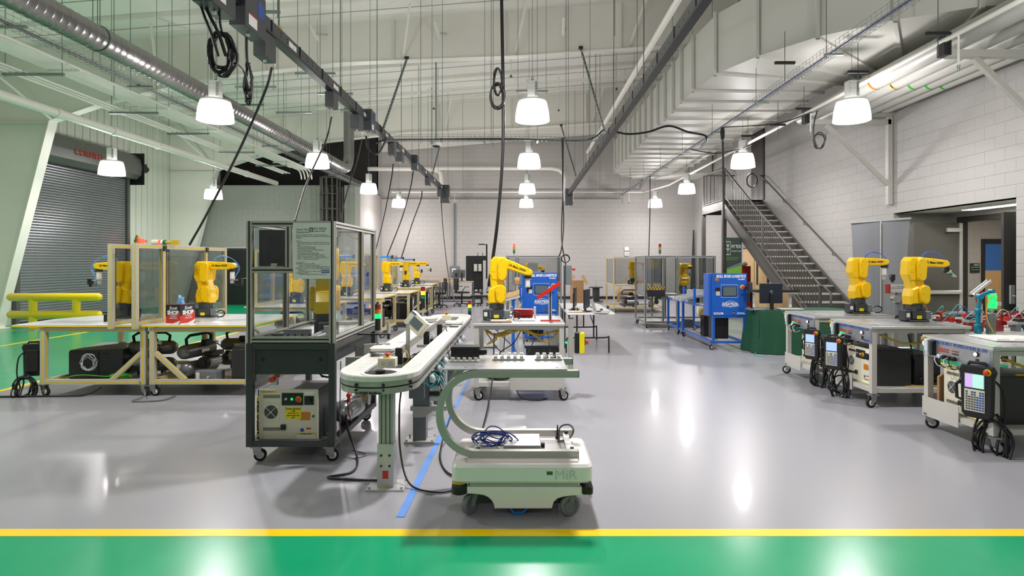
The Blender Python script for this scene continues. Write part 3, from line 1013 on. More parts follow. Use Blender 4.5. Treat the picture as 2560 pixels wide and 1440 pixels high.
# struts of short trapezes with rods (hall middle left)
for i, (px0, px1, py, Y) in enumerate(((588, 690, 217, 10.5), (738, 838, 184, 9.6), (690, 778, 281, 12.2), (596, 700, 30, 7.6), (795, 882, 234, 11.2), (850, 930, 275, 12.6), (1290, 1370, 228, 12.6), (588, 660, 262, 13.5))):
    a, b = at(px0, py, Y), at(px1, py, Y)
    t = thing('trapeze_hanger', 'grey-green strut trapeze hanging on rods, ' + ['below the second lamp row', 'left of the busway', 'beside the coiled cable', 'near the first box', 'behind the busway', 'above the busway bend', 'right of the central lamp', 'over the spiral duct'][i], 'hanger', group='strut trapeze hangers')
    MB().bar(a, b, .035, .035).build('strut', ['strut'], t)
    for k in (.06, .94):
        p = a.lerp(b, k)
        MB().cyl(p - Vector((0, 0, .07)), (p.x, p.y, roof_z(p.x)), .005, n=5).build('threaded_rod', ['rod'], t)

# free hanging rods in pairs
ord_ = ['%s' % w for w in 'first second third fourth fifth sixth seventh eighth ninth tenth eleventh twelfth thirteenth fourteenth fifteenth sixteenth seventeenth eighteenth nineteenth twentieth twenty-first twenty-second twenty-third twenty-fourth'.split()]
for k, (px, Y, z) in enumerate(sorted(((530, 12, 4.6), (285, 10.5, 4.6), (250, 9, 4.7), (232, 9, 4.7), (430, 12, 4.9), (474, 11, 4.7), (1052, 13.1, 4.3), (1106, 13.5, 4.4), (1233, 13.5, 4.3), (1228, 13.1, 4.3), (1415, 14, 4.5), (1421, 14, 4.4), (1473, 15, 4.4), (1500, 15, 4.4), (1537, 9.2, 5.2), (1593, 10.2, 4.9), (1540, 16.5, 4.3), (1030, 19, 4.2), (1070, 20, 4.3), (1095, 18, 4.2), (1120, 20, 4.3), (1157, 21, 4.2), (1500, 22, 4.3), (1575, 21, 4.2)))):
    p = at(px, 300, Y)
    MB().cyl((p.x, Y, z), (p.x, Y, roof_z(p.x)), .006, n=5).build('hanger_rod', ['rod'], label='thin steel rod hanging free from the roof, %s from the left' % ord_[k], cat='rod', group='steel rods hanging from the roof')

# diagonal perforated seismic struts
for lab, a, b in (('perforated strut leaning to the left busway', at(1017, 148, 14.0), at(955, 330, 12.6)), ('perforated strut leaning to the right busway', at(1452, 122, 14.0), at(1512, 330, 14.3)),
                  ('far perforated strut leaning to the left busway', at(1103, 350, 21.6), at(1078, 448, 20.5)), ('far perforated strut leaning to the right busway', at(1403, 315, 21.6), at(1440, 440, 21.0))):
    t = thing('brace_strut', lab, 'strut', group=None)
    MB().bar(a, b, .045, .03).build('channel', ['strut'], t)
    mb = MB()
    n = int((b - a).length / .1)
    for i in range(n):
        p = a.lerp(b, (i + .5) / n)
        mb.box(p.x - .008, p.y - .03, p.z - .02, p.x + .008, p.y - .024, p.z + .02)
    mb.build('slots', ['slot_black'], t, kind='stuff')
    MB().box(a.x - .05, a.y - .03, a.z, a.x + .05, a.y + .03, a.z + .06).build('beam_clamp', ['busway_dark'], t)

# ---- busways
def busway(lab, X, Z, Y0, Y1):
    t = thing('busway', lab, 'busway')
    y = Y0
    i = 0
    while y < Y1:
        y2 = min(y + .9, Y1)
        mb = MB().box(X - .045, y, Z, X + .045, y2 - .006, Z + .15)
        mb.box(X - .02, y, Z + .15, X + .02, y2 - .006, Z + .165)
        for q in (.25, .45, .65):
            mb.box(X + .045, y + q, Z + .05, X + .049, y + q + .012, Z + .07, 1).box(X + .045, y + q, Z + .09, X + .049, y + q + .012, Z + .11, 1)
            mb.box(X - .049, y + q, Z + .05, X - .045, y + q + .012, Z + .07, 1)
        mb.build('busway_section', ['busway', 'slot_black'], t)
        MB().box(X - .056, y2 - .03, Z - .03, X + .056, y2 - .012, Z + .155).build('joint_cover', ['busway_dark'], t)
        if i % 2:
            MB().box(X + .0455, y + .5, Z + .03, X + .048, y + .75, Z + .1).build('sticker', ['sticker_white'], t)
        y = y2
        i += 1
    MB().box(X - .055, Y0, Z - .035, X + .055, Y1, Z).build('bottom_rail', ['busway_dark'], t)
    return t
BX, BZ = -3.1, 4.42
bw1 = busway('dark grey electrical busway rail with plug-in boxes, left of centre', BX, BZ, 4.4, 22.4)
B2X, B2Z = 1.93, 4.38
bw2 = busway('dark grey electrical busway rail slanting in from the upper right', B2X, B2Z, 3.6, 24.0)
for (bw, X, Z, ys) in ((bw1, BX, BZ, (7.4, 9.9, 12.4, 14.9, 17.4, 19.9)), (bw2, B2X, B2Z, (6.3, 9.2, 12.2, 15.2, 18.2, 21.2))):
    for y in ys:
        MB().cyl((X, y, Z + .16), (X, y, roof_z(X)), .008, n=6).build('threaded_rod', ['rod'], bw)
        MB().box(X - .03, y - .025, Z + .155, X + .03, y + .025, Z + .2).build('clamp', ['cable_yellow'], bw)

def plug_box(lab, x0, y0, z0, x1, y1, z1, stickers=True):
    t = thing('plug_in_box', lab, 'electrical box', ((x0 + x1) / 2, y0, z0))
    w, d, h = x1 - x0, y1 - y0, z1 - z0
    MB().box(-w / 2, 0, 0, w / 2, d, h, 0, .006).build('enclosure', ['busway'], t)
    MB().cyl((0, d / 2, -.03), (0, d / 2, 0), .02, n=8).build('cable_gland', ['alu'], t)
    MB().cyl((-w / 2 - .03, d * .4, h * .5), (-w / 2, d * .4, h * .5), .012, n=6).build('switch_knob', ['black_plastic'], t)
    if stickers:
        MB().box(w / 2, d * .15, h * .08, w / 2 + .002, d * .55, h * .32).build('white_sticker', ['sticker_white'], t)
        MB().box(w / 2, d * .15, h * .32, w / 2 + .0021, d * .55, h * .36).build('red_sticker', ['sticker_red'], t)
        MB().box(w / 2, d * .6, h * .45, w / 2 + .002, d * .9, h * .8).build('rating_label', ['ink_blue'], t)
    return t
plug_box('large grey plug-in box at the top edge with several cables hanging from it', -3.16, 5.55, 4.12, -2.96, 6.0, 4.95)
plug_box('tall grey plug-in box with white labels, next along the busway', -3.16, 6.25, 4.18, -2.98, 6.75, 4.66)
plug_box('grey plug-in box under the rail feeding the cable to the left carts', -3.2, 6.9, 4.08, -3.05, 7.2, 4.38, False)
plug_box('grey plug-in box under the rail above the left lamp row', -3.18, 9.35, 4.13, -3.04, 9.6, 4.38, False)
plug_box('grey plug-in box under the rail just before the tall box', -3.2, 10.8, 4.12, -3.03, 11.1, 4.38, False)
plug_box('tall narrow grey plug-in box in the middle of the busway', -3.12, 11.35, 4.2, -2.95, 11.7, 4.62)
plug_box('small grey plug-in box just after the cross tray', -3.1, 13.4, 4.1, -2.96, 13.7, 4.4, False)
plug_box('small grey plug-in box below the far half of the busway', -3.15, 14.4, 4.12, -2.98, 14.7, 4.36, False)
plug_box('tall grey plug-in box on the far half of the busway', -3.1, 16.2, 4.2, -2.93, 16.5, 4.62)
plug_box('small grey plug-in box near the far end of the busway', -3.15, 18.8, 4.12, -3.0, 19.1, 4.38, False)
plug_box('tall dark end feed box at the far end of the left busway', -3.16, 22.38, 3.92, -2.82, 22.7, 4.6)
plug_box('small dark box hanging below the end feed of the left busway', -3.2, 21.9, 4.1, -3.04, 22.1, 4.4, False)
plug_box('tall dark end feed box at the far end of the right busway', 1.8, 23.98, 3.98, 2.1, 24.3, 4.66)

# hanging power cables
def drop(lab, pts, r=.014, m='cable_black', k=8):
    return cable('drop_cable', pts, r, m, lab, 'cable', k=k)
drop('black power cable sloping from the busway down to the left cart screens', [at(680, 168, 7.05), at(662, 230, 7.1), at(600, 372, 7.5), at(520, 530, 8.1), at(474, 612, 8.3)], .016)
drop('black power cable sloping from the busway to the glazed workcell', [at(829, 292, 9.4), at(815, 350, 9.3), at(770, 450, 8), at(738, 552, 6.6)], .013)
drop('black power cable from the busway passing the roof ladder', [at(905, 347, 11), at(893, 400, 11), at(868, 480, 10.6), at(850, 552, 10.0)], .012)
drop('black power cable dropping beside the far left lamps, innermost', [at(1055, 478, 19), at(1052, 500, 18.5), at(1030, 560, 17), at(1003, 646, 15.5)], .018)
drop('black power cable dropping to the second far cart', [at(1033, 430, 16.3), at(1026, 470, 16), at(1005, 545, 15), at(968, 640, 13.6)], .016)
drop('black power cable dropping to the third far cart', [at(983, 410, 14.5), at(978, 450, 14.3), at(960, 540, 13.5), at(935, 640, 12.2)], .015)
drop('black cable falling down the far wall to the workbenches', [at(1103, 505, 22.5), at(1108, 580, 22), at(1120, 680, 20), at(1134, 745, 18), at(1152, 762, 17)], .018)
drop('thick black cable hanging from the roof to the central robot table', [at(1253, -60, 7.6), at(1256, 120, 7.6), at(1258, 250, 7.6), at(1256, 400, 7.6), at(1243, 560, 7.6), at(1230, 660, 7.7), at(1222, 715, 7.8)], .024)
MB().tube(coil_pts(at(1245, 206, 7.55), .05, .17, 2, .02, seed=3), .013, 6).build('cable_loop', ['cable_black'], label='small upper loop tied to the thick central cable', cat='cable')
MB().tube(coil_pts(at(1243, 240, 7.55), .09, .16, 3, .02, seed=4), .014, 6).build('cable_loop', ['cable_black'], label='larger lower loop tied to the thick central cable', cat='cable')
drop('black cable dropping from the cross tray to the grey switch box', [at(1405, 345, 13.0), at(1406, 450, 13), at(1409, 560, 12.5), at(1404, 620, 12), at(1398, 640, 12)], .014)
drop('second black cable dropping from the cross tray, looped near its end', [at(1408, 345, 13.1), at(1407, 470, 13), at(1404, 590, 12.4), at(1412, 650, 12), at(1420, 690, 12)], .014)
MB().tube(coil_pts(at(1413, 646, 11.9), .08, .08, 2, .01, seed=9), .01, 6).build('cable_loop', ['cable_black'], label='cable loop hanging beside the grey switch box', cat='cable')
drop('black cable dropping from the right tray to the far cream workcell', [at(1625, 440, 18), at(1625, 520, 18), at(1622, 640, 17.8)], .016)
drop('black double cable dropping in front of the stair landing', [at(1806, 320, 12.3), at(1808, 420, 12.3), at(1810, 560, 12.3), at(1815, 700, 12.3)], .022)
MB().tube(coil_pts(at(1806, 335, 12.2), .03, .12, 3, .02, seed=5), .012, 6).build('cable_loop', ['cable_black'], label='tight coil at the top of the double cable by the stairs', cat='cable')
drop('thick black cables draped between the right busway and right tray', [at(1535, 328, 13.5), at(1570, 335, 13.3), at(1620, 330, 13), at(1672, 315, 12.6), at(1720, 330, 12.5), at(1760, 338, 12.3), at(1766, 350, 12.5), at(1750, 372, 14)], .024)
drop('black cable draped from the right tray to the pipe above the lamps', [at(1808, 318, 12.2), at(1890, 314, 11.5), at(1960, 305, 11.2), at(2030, 280, 11)], .012)
drop('thin black cable draped lower from the tray towards the landing', [at(1728, 374, 14.8), at(1790, 383, 14.5), at(1850, 372, 14), at(1880, 362, 13.8)], .014)
drop('black cable hanging in a long loop below the pipe bracket', [at(2043, 277, 10.9), at(2035, 310, 10.9), at(2035, 345, 10.9), at(2048, 372, 10.9), at(2063, 350, 10.9), at(2063, 335, 10.9)], .012)
MB().tube(coil_pts(at(2048, 352, 10.85), .1, .14, 2, .01, seed=6), .011, 6).build('cable_loop', ['cable_black'], label='coiled black cable hanging below the wall pipe bracket', cat='cable')
MB().tube(coil_pts(at(1880, 450, 13.6), .11, .17, 2, .01, seed=8), .01, 6).build('cable_loop', ['cable_black'], label='black cable ring hanging under the lamp by the landing', cat='cable')
# big coils at the first boxes
for i, (cx, cy, rx, rz) in enumerate(((556, 135, .12, .2), (550, 128, .1, .18))):
    MB().tube(coil_pts(at(cx, cy, 5.75), rx, rz, 3, .03, seed=11 + i), .015, 8).build('cable_coil', ['cable_black'], label='large coil of thick black cable under the first busway box, ' + ['front', 'rear'][i] + ' bundle', cat='cable')
drop('thick black cable falling into the large coil from the upper left', [at(490, -20, 5.7), at(510, 40, 5.7), at(530, 90, 5.7), at(545, 140, 5.7)], .016)
drop('second thick black cable falling into the large coil', [at(503, -20, 5.7), at(520, 30, 5.72), at(545, 80, 5.72), at(565, 140, 5.72)], .016)
drop('black cable from the first box into the coil', [at(548, 30, 5.8), at(550, 60, 5.8), at(556, 90, 5.8)], .014)
drop('black cable linking the big coil to the slim bundle', [at(585, 158, 5.75), at(598, 165, 5.9), at(612, 185, 6.2), at(622, 230, 6.4)], .012)
drop('black cable from the tall labelled box down to the slim bundle', [at(616, 92, 6.45), at(616, 125, 6.45), at(618, 165, 6.45)], .016)
MB().tube(coil_pts(at(621, 207, 6.4), .035, .17, 4, .03, seed=21, jit=.25), .012, 6).build('cable_coil', ['cable_black'], label='slim elongated bundle of black cable tied with white ties', cat='cable')
drop('black cable looping between two middle busway boxes', [at(915, 340, 11.5), at(920, 370, 11.5), at(942, 386, 11.6), at(960, 360, 12.4), at(966, 345, 12.8)], .022)

# projector-like dome camera on a pole
t = thing('dome_camera', 'white round ceiling camera on a long pole left of the central lamps', 'camera', tuple(at(1090, 360, 14.5)))
MB().cyl((0, 0, .02), (0, 0, roof_z(-2.15) - at(1090, 360, 14.5).z), .018, n=8).build('pole', ['strut'], t)
MB().lathe([(.0, .06), (.1, .06), (.14, .02), (.13, -.04), (.1, -.05)], n=20).build('housing', ['fixture_white'], t)
MB().lathe([(.1, -.05), (.07, -.08), (0, -.09)], n=16).build('lens_dome', ['black_plastic'], t)
# brackets on the first rafter
for i, (px, py) in enumerate(((790, 80), (1097, 78), (1407, 68))):
    p = at(px, py, 13.6)
    t = thing('beam_bracket', 'white angled bracket on the roof frame, ' + ['left', 'middle', 'right'][i] + ' one', 'bracket', tuple(p), group='white brackets on the roof frame')
    MB().bar((-.12 + .06 * i, -.2, .14), (.06 - .03 * i, -.05, -.22), .07, .05).build('channel', ['steel_white'], t)
    MB().bar((.1, .45, .12), (.0, -.05, -.06), .05, .04).build('stay', ['cart_grey'], t)

# ---- insulated pipes on wall brackets, right
pb = [(5.98, .15), (6.32, .135), (6.62, .12), (6.9, .11), (7.14, .1)]
bandc = ['amber', 'stripe_yellow', 'cable_green', 'cable_green', 'cable_green']
names = ['widest', 'second', 'third', 'fourth', 'slimmest']
for i, (x, r) in enumerate(pb):
    t = thing('insulated_pipe', 'white insulated pipe on the wall brackets, %s of the five' % names[i], 'pipe', (x, 0, 4.53 + r), group='white insulated pipes by the right wall')
    y1 = 12.5 - i * .25
    MB().cyl((0, 2.0, 0), (0, y1 - .3, 0), r, n=20).build('pipe_run', ['pipe_white'], t)
    if i % 2 == 0:
        MB().lathe([(r, 0), (r * .97, .12), (r * .8, .22), (r * .5, .29), (0, .31)], (0, y1 - .3, 0), (0, 1, 0), 20).build('end_cap', ['pipe_white'], t)
    else:
        MB().tube(spline([(0, y1 - .31, 0), (.02, y1 - .1, 0), (.16, y1 + .02, 0), (7.5 - x, y1 + .05, 0)], 5), r * .98, 16).build('elbow', ['pipe_white'], t)
    MB().cyl((0, 9.75, 0), (0, 9.8, 0), r + .003, n=20, caps=False).build('marker_band', [bandc[i] if i != 1 else 'hazard'], t)
for i, y in enumerate((11.75, 7.9)):
    t = thing('pipe_bracket', 'welded steel wall bracket carrying the white pipes, ' + ['farther, with its post above the door recess', 'nearer, at the right edge'][i], 'bracket', (0, y, 0), group='pipe brackets')
    MB().box(5.78, -.05, 4.4, 7.45, .05, 4.5).build('arm', ['cart_grey'], t)
    MB().box(7.39, -.05, 2.78, 7.48, .05, 5.0).build('post', ['cart_grey'], t)
    MB().bar((6.15, 0, 4.4), (7.42, 0, 3.18), .07, .07).build('diagonal_brace', ['cart_grey'], t)
    MB().box(5.7, -.07, 4.42, 5.8, .07, 4.72).build('end_plate', ['busway_dark'], t)
for i, (px, py, Y) in enumerate(((1962, 157, 9.2), (2145, 180, 9.2), (2345, 84, 7.7), (2010, 272, 11.5), (1870, 340, 14), (1945, 312, 12.4))):
    p = at(px, py, Y)
    t = thing('strut_piece', 'short dark strut hanger under the duct, ' + ['left of the right lamp', 'above the right lamp', 'at the pipe rack', 'above the hanging loop', 'by the landing lamp', 'over the sprinkler pipe'][i], 'hanger', tuple(p), group='short strut hangers under the duct')
    MB().box(-.16, -.02, -.02, .16, .02, .02).build('channel', ['busway_dark'], t)
    MB().cyl((0, 0, .02), (0, 0, .5), .006, n=5).cyl((0, 0, -.3), (0, 0, -.02), .006, n=5).build('threaded_rod', ['rod'], t)

# roof access ladder with cage against the louvred opening
t = thing('caged_ladder', 'dark steel caged access ladder against the partition', 'ladder', (-7.2, 21.7, 0))
for x in (-.22, .22):
    MB().bar((x, .2, 0), (x, .2, 4.9), .05, .02).build('rail', ['stair_grey'], t)
for i in range(15):
    MB().cyl((-.22, .2, .3 + i * .3), (.22, .2, .3 + i * .3), .012, n=6).build('rung', ['stair_grey'], t)
for z in (2.6, 3.1, 3.6, 4.15, 4.75):
    MB().tube([(.36 * math.cos(a), .1 - .42 * math.sin(a), z) for a in [k * PI / 12 for k in range(13)]], .022, 4).build('cage_hoop', ['stair_grey'], t)
for k in range(7):
    a = PI * k / 6
    MB().bar((.36 * math.cos(a), .1 - .42 * math.sin(a), 2.6), (.36 * math.cos(a), .1 - .42 * math.sin(a), 4.8), .045, .01).build('cage_bar', ['stair_grey'], t)
t = link('louvre', None, wp, loc=(-7.2, 22.12, 3.05))
MB().box(-.45, 0, 0, .45, .03, 1.45).build('backing', ['dark_void'], t)
for i in range(5):
    MB().box(-.42 + i * .19, -.05, .03, -.36 + i * .19, -.001, 1.42).build('slat', ['stair_grey'], t)

# ================================================================== COMPONENT BUILDERS
CACHE = {}
def cached(key, fn):
    if key not in CACHE:
        CACHE[key] = fn()
    return CACHE[key]

def caster(parent, x, y, h=.15, ang=0., z=0.):
    r = h * .38
    fk = cached(('fork', h), lambda: MB().box(-.045, -.04, h - .012, .045, .04, h).prism([(-.03, h - .012), (.035, h - .012), (.012 + .03, r * .8), (.02, r * .7), (-.02, h * .5)], -.026, -.021, 'xz').prism([(-.03, h - .012), (.035, h - .012), (.042, r * .8), (.02, r * .7), (-.02, h * .5)], .021, .026, 'xz').cyl((0.028, -.03, r), (.028, .03, r), .008, n=8).mesh('caster', ['galvanised']))
    wh = cached(('wheel', h), lambda: MB().lathe([(r * .6, -.016), (r * .92, -.016), (r, -.01), (r, .01), (r * .92, .016), (r * .6, .016)], (.028, 0, r), (0, 1, 0), 18).lathe([(0, -.018), (r * .3, -.02), (r * .6, -.015), (r * .6, .015), (r * .3, .02), (0, .018)], (.028, 0, r), (0, 1, 0), 18, m=1).mesh('wheel', ['black_rubber', 'sticker_white']))
    c = link('caster', fk, parent)
    c.location = (x, y, z); c.rotation_euler = (0, 0, ang)
    link('wheel', wh, c)
    return c

def ext(parent, name, p0, p1, w=.045, h=None, body='extrusion_cream', stripe='stripe_yellow', sw=.016):
    h = h or w
    mb = MB().bar(p0, p1, w, h).bar(p0, p1, w + .003, sw, 1).bar(p0, p1, sw, h + .003, 1)
    return mb.build(name, [body, stripe], parent)

def tube_post(parent, name, p0, p1, w, m='cart_grey', h=None):
    return MB().bar(p0, p1, w, h or w).build(name, [m], parent)

def estop(parent, p, d=(0, 0, 1), r=.02, base='bright_yellow', name='emergency_stop'):
    p, d = Vector(p), Vector(d)
    mb = MB().cyl(p, p + d * r * .35, r * 1.25, n=16, m=1).cyl(p + d * r * .35, p + d * r * .9, r * .5, n=12)
    mb.lathe([(r * .5, r * .85), (r * .95, r * .9), (r, r * 1.15), (r * .8, r * 1.35), (0, r * 1.4)], p, d, 16)
    return mb.build(name, ['mushroom_red', base], parent)

def screw_dots(mb, pts, y, r=.004, m=0, d=-.002):
    for (x, z) in pts:
        mb.cyl((x, y, z), (x, y + d, z), r, n=6, m=m)
    return mb

def robot(label, loc, rz=0, lean=0., pitch=0., tool='camera', hose='hose_blue', group='small yellow robot arms', s=1.):
    t = thing('industrial_robot', label, 'robot', loc, rz, group)
    t.scale = (s, s, s)
    b = MB().box(-.12, -.1, 0, .12, .1, .018, 0, .004).box(-.075, -.085, .018, .085, .085, .145, 0, .012).cyl((0, 0, .14), (0, 0, .205), .092, n=24)
    b.box(-.165, -.075, .005, -.085, .05, .135, 0, .01)
    b.build('base', ['robot_grey'], t)
    c = MB().box(.09, -.07, .02, .165, .03, .12, 0, .008)
    for (y, z) in ((-.045, .09), (-.01, .09), (-.045, .05), (-.01, .05)):
        c.cyl((.165, y, z), (.185, y, z), .012, n=10, m=1)
    c.build('connector_block', ['grey_plastic', 'alu'], t)
    MB().box(-.15, -.0765, .05, -.11, -.075, .1).build('sticker', ['sticker_white'], t)
    MB().box(-.03, -.087, .03, .03, -.0855, .07).build('warning_label', ['bright_yellow'], t)
    tp = [(-.095, .2), (.1, .2), (.112, .27), (.098, .33), (.112, .38), (.07, .425), (-.01, .42), (-.085, .385), (-.105, .3)]
    MB().prism(tp, -.088, .088, 'xz', 0, .018).build('turret', ['robot_yellow'], t)
    for sd in (-1, 1):
        y0, y1 = (-.128, -.08) if sd < 0 else (.08, .128)
        MB().capsule((.055, .265), .056, (.05, .37), .066, y0, y1, 0, .012).build('shoulder_cover', ['robot_yellow'], t)
    dots = screw_dots(MB(), [(.02, .24), (.09, .24), (.02, .33), (.1, .31), (.06, .43), (0, .4)], -.128)
    # upper group rotates about the shoulder axis
    J = Vector((.03, 0, .34))
    T = Matrix.Translation(J) @ Matrix.Rotation(R(lean), 4, 'Y') @ Matrix.Translation(-J)
    MB(T).capsule((.015, .36), .085, (-.025, .53), .082, -.07, .07, 0, .016).build('lower_arm', ['robot_yellow'], t)
    E = T @ Vector((0, 0, .70))
    T2 = Matrix.Translation(E - Vector((0, 0, .70))) @ Matrix.Translation((0, 0, .7)) @ Matrix.Rotation(R(lean * .2), 4, 'Y') @ Matrix.Translation((0, 0, -.7))
    hp = [(-.135, .56), (-.10, .48), (.03, .475), (.07, .53), (.075, .72), (.045, .77), (-.085, .77), (-.125, .72)]
    MB(T2).prism(hp, -.078, .078, 'xz', 0, .018).build('elbow_housing', ['robot_yellow'], t)
    MB(T2).box(-.115, -.081, .585, -.055, -.07, .645, 0, .004).build('recess_pocket', ['robot_yellow'], t)
    for sd in (-1, 1):
        y0, y1 = (-.116, -.07) if sd < 0 else (.07, .116)
        MB(T2).capsule((.022, .535), .055, (.026, .70), .064, y0, y1, 0, .014).build('elbow_cover', ['robot_yellow'], t)
    dots.T = T2
    screw_dots(dots, [(-.01, .56), (-.02, .66), (0, .72), (.07, .5), (.07, .72)], -.116)
    F0 = T2 @ Vector((0, 0, .705))
    T3 = Matrix.Translation(F0) @ Matrix.Rotation(R(-pitch), 4, 'Y') @ Matrix.Translation((0, 0, -.705))
    fa = [(0, .645), (.12, .652), (.34, .658), (.385, .665), (.415, .69), (.412, .725), (.38, .748), (.2, .762), (.0, .768)]
    MB(T3).prism(fa, -.052, .052, 'xz', 0, .014).build('forearm', ['robot_yellow'], t)
    dots.T = T3
    screw_dots(dots, [(.1, .75), (.2, .748), (.34, .738), (.1, .665), (.2, .667), (.38, .68)], -.052)
    dots.build('cover_screws', ['ink'], t, kind='stuff')
    for sd in (-1, 1):
        o = text('lettering', 'LR Mate 200iD', .036, 'ink', t, T3 @ Vector((.215, sd * .0535, .71)), (90, -pitch if sd < 0 else pitch, 0 if sd < 0 else 180), bold=.001)
        if pitch:
            o.rotation_euler = (Matrix.Rotation(R(-pitch), 4, 'Y') @ Matrix.Rotation(0 if sd < 0 else PI, 4, 'Z') @ Matrix.Rotation(PI / 2, 4, 'X')).to_euler()
    W = T3 @ Vector((.365, 0, .665))
    if tool == 'nose':
        d = Vector((.72, 0, -.55)).normalized()
        MB().cyl(W + d * .03, W + d * .06, .045, n=16).build('wrist_ring', ['black_plastic'], t)
        MB().cyl(W + d * .06, W + d * .1, .034, .028, n=16).build('wrist', ['alu_pale'], t)
        MB().bar(W + d * .1, W + d * .19, .05, .012).box(W.x + .06, -.02, W.z - .1, W.x + .1, .02, W.z - .06, 1).build('gripper', ['alu', 'tower_green'], t)
        end = W + d * .1
    else:
        d = Vector((0, 0, -1))
        MB().cyl(W, W + d * .035, .045, n=18).build('wrist_ring', ['black_plastic'], t)
        MB().cyl(W + d * .035, W + d * .13, .03, n=18).cyl(W + d * .06, W + d * .064, .032, n=18).build('wrist', ['belt_white'], t)
        g = MB().cyl(W + d * .13, W + d * .145, .034, n=16)
        if tool == 'camera':
            g.box(W.x, -.012, W.z - .16, W.x + .12, .012, W.z - .145).box(W.x - .02, -.02, W.z - .2, W.x + .01, .02, W.z - .145)
        g.build('tool_flange', ['alu'], t)
        if tool == 'camera':
            MB().box(W.x + .09, -.03, W.z - .21, W.x + .14, .03, W.z - .13, 0, .004).cyl((W.x + .115, 0, W.z - .24), (W.x + .115, 0, W.z - .21), .02, n=12).build('camera', ['black_plastic'], t)
            MB().tube(spline([(W.x + .05, -.02, W.z - .14), (W.x + .06, -.05, W.z - .2), (W.x + .1, -.05, W.z - .22), (W.x + .13, -.02, W.z - .15)], 5), .005, 5).build('camera_cable', ['black_plastic'], t)
        else:
            MB().cyl(W + d * .145, W + d * .21, .018, .012, n=10).build('gripper', ['black_plastic'], t)
        end = W + d * .13
    if hose:
        for k in (0, 1):
            a = T3 @ Vector((.10 + .01 * k, .01, .765))
            MB().tube(spline([a, a + Vector((.03, 0, .05)), T3 @ Vector((.22, .01, .85 - .01 * k)), T3 @ Vector((.36, .02, .8)), T3 @ Vector((.45 - .02 * k, .03, .68)), end + Vector((.02, .03, .0))], 6), .004, 5).build('air_hose', [hose], t)
    MB().tube(spline([(.18, -.04, .08), (.24, -.05, .1), (.29, -.06, .07), (.27, -.07, .02), (.2, -.08, .01)], 5), .009, 6).build('power_lead', ['black_plastic'], t)
    return t

def controller(label, loc, rz=0, w=.48, h=.42, d=.36, group='cream robot controllers'):
    t = thing('robot_controller', label, 'controller', loc, rz, group)
    MB().box(-w / 2 + .004, .012, 0, w / 2 - .004, d, h - .006, 0, .006).build('case', ['controller_dark'], t)
    MB().box(-w / 2, 0, 0, w / 2, .014, h, 0, .005).build('front_panel', ['controller_cream'], t)
    for z in (h * .86, h * .23):
        v = MB()
        for i in range(16):
            v.box(-w * .42 + i * w * .018, -.002, z - .014, -w * .42 + i * w * .018 + .004, .002, z + .014)
        v.build('vent_slots', ['slot_black'], t, kind='stuff')
    fx, fz = -w * .29, h * .56
    f = MB().box(fx - .07, -.004, fz - .07, fx + .07, 0, fz + .07).build('fan', ['controller_cream'], t)
    MB().cyl((fx, -.006, fz), (fx, -.001, fz), .056, n=24).build('fan_opening', ['slot_black'], f)
    g = MB()
    for r in (.02, .03, .04, .05):
        g.tube([(fx + r * math.cos(a), -.009, fz + r * math.sin(a)) for a in [k * PI / 9 for k in range(18)]], .0012, 4, closed=True)
    g.bar((fx - .042, -.009, fz + .042), (fx + .042, -.009, fz - .042), .005, .005).bar((fx - .042, -.009, fz - .042), (fx + .042, -.009, fz + .042), .005, .005)
    g.cyl((fx, -.012, fz), (fx, -.006, fz), .01, n=10)
    g.build('fan_grille', ['alu'], f)
    op = MB().box(-w * .11, -.004, h * .69, w * .25, 0, h * .93).build('operator_panel', ['black_plastic'], t)
    MB().cyl((-w * .03, -.016, h * .82), (-w * .03, -.004, h * .82), .011, n=10).bar((-w * .03 - .012, -.02, h * .82 - .008), (-w * .03 + .012, -.02, h * .82 + .008), .006, .006).build('mode_switch', ['alu'], op)
    MB().box(w * .045, -.01, h * .79, w * .08, -.004, h * .835).build('start_button', ['lens_green'], op)
    estop(op, (w * .175, -.004, h * .81), (0, -1, 0), .02)
    br = MB().box(w * .27, -.006, h * .7, w * .43, 0, h * .87).build('breaker_plate', ['black_plastic'], t)
    MB().cyl((w * .35, -.02, h * .785), (w * .35, -.006, h * .785), .022, n=14).bar((w * .35 - .018, -.022, h * .785), (w * .35 + .018, -.022, h * .785), .01, .012).build('breaker_handle', ['busway_dark'], br)
    MB().box(-w * .12, -.02, h * .22, -w * .04, 0, h * .32, 0, .003).build('latch', ['black_plastic'], t)
    MB().box(-w * .48, -.0012, h * .935, -w * .2, 0, h * .965).box(w * .14, -.0012, h * .12, w * .46, 0, h * .155).box(w * .14, -.0012, h * .01, w * .46, 0, h * .035).build('yellow_strip', ['stripe_yellow'], t)
    text('lettering', 'FANUC ROBOT', .012, 'ink_red', t, (-w * .34, -.0018, h * .95))
    text('lettering', 'LR Mate 200iD', .014, 'ink', t, (w * .3, -.0018, h * .137), bold=.0003)
    MB().box(w * .14, -.001, h * .035, w * .46, 0, h * .12).box(w * .27, -.001, h * .89, w * .42, 0, h * .96).build('rating_label', ['sticker_white'], t)
    MB().box(w * .19, -.0012, h * .4, w * .37, 0, h * .56).build('warning_label', ['amber'], t)
    MB().cyl((w * .42, -.006, h * .48), (w * .42, 0, h * .48), .012, n=10).build('key_lock', ['tower_green'], t)
    MB().cyl((w * .23, -.0015, h * .21), (w * .23, 0, h * .21), .016, n=14).build('round_sticker', ['ink_blue'], t)
    MB().box(w * .3, -.0012, h * .225, w * .38, 0, h * .255).build('red_sticker', ['sticker_red'], t)
    return t

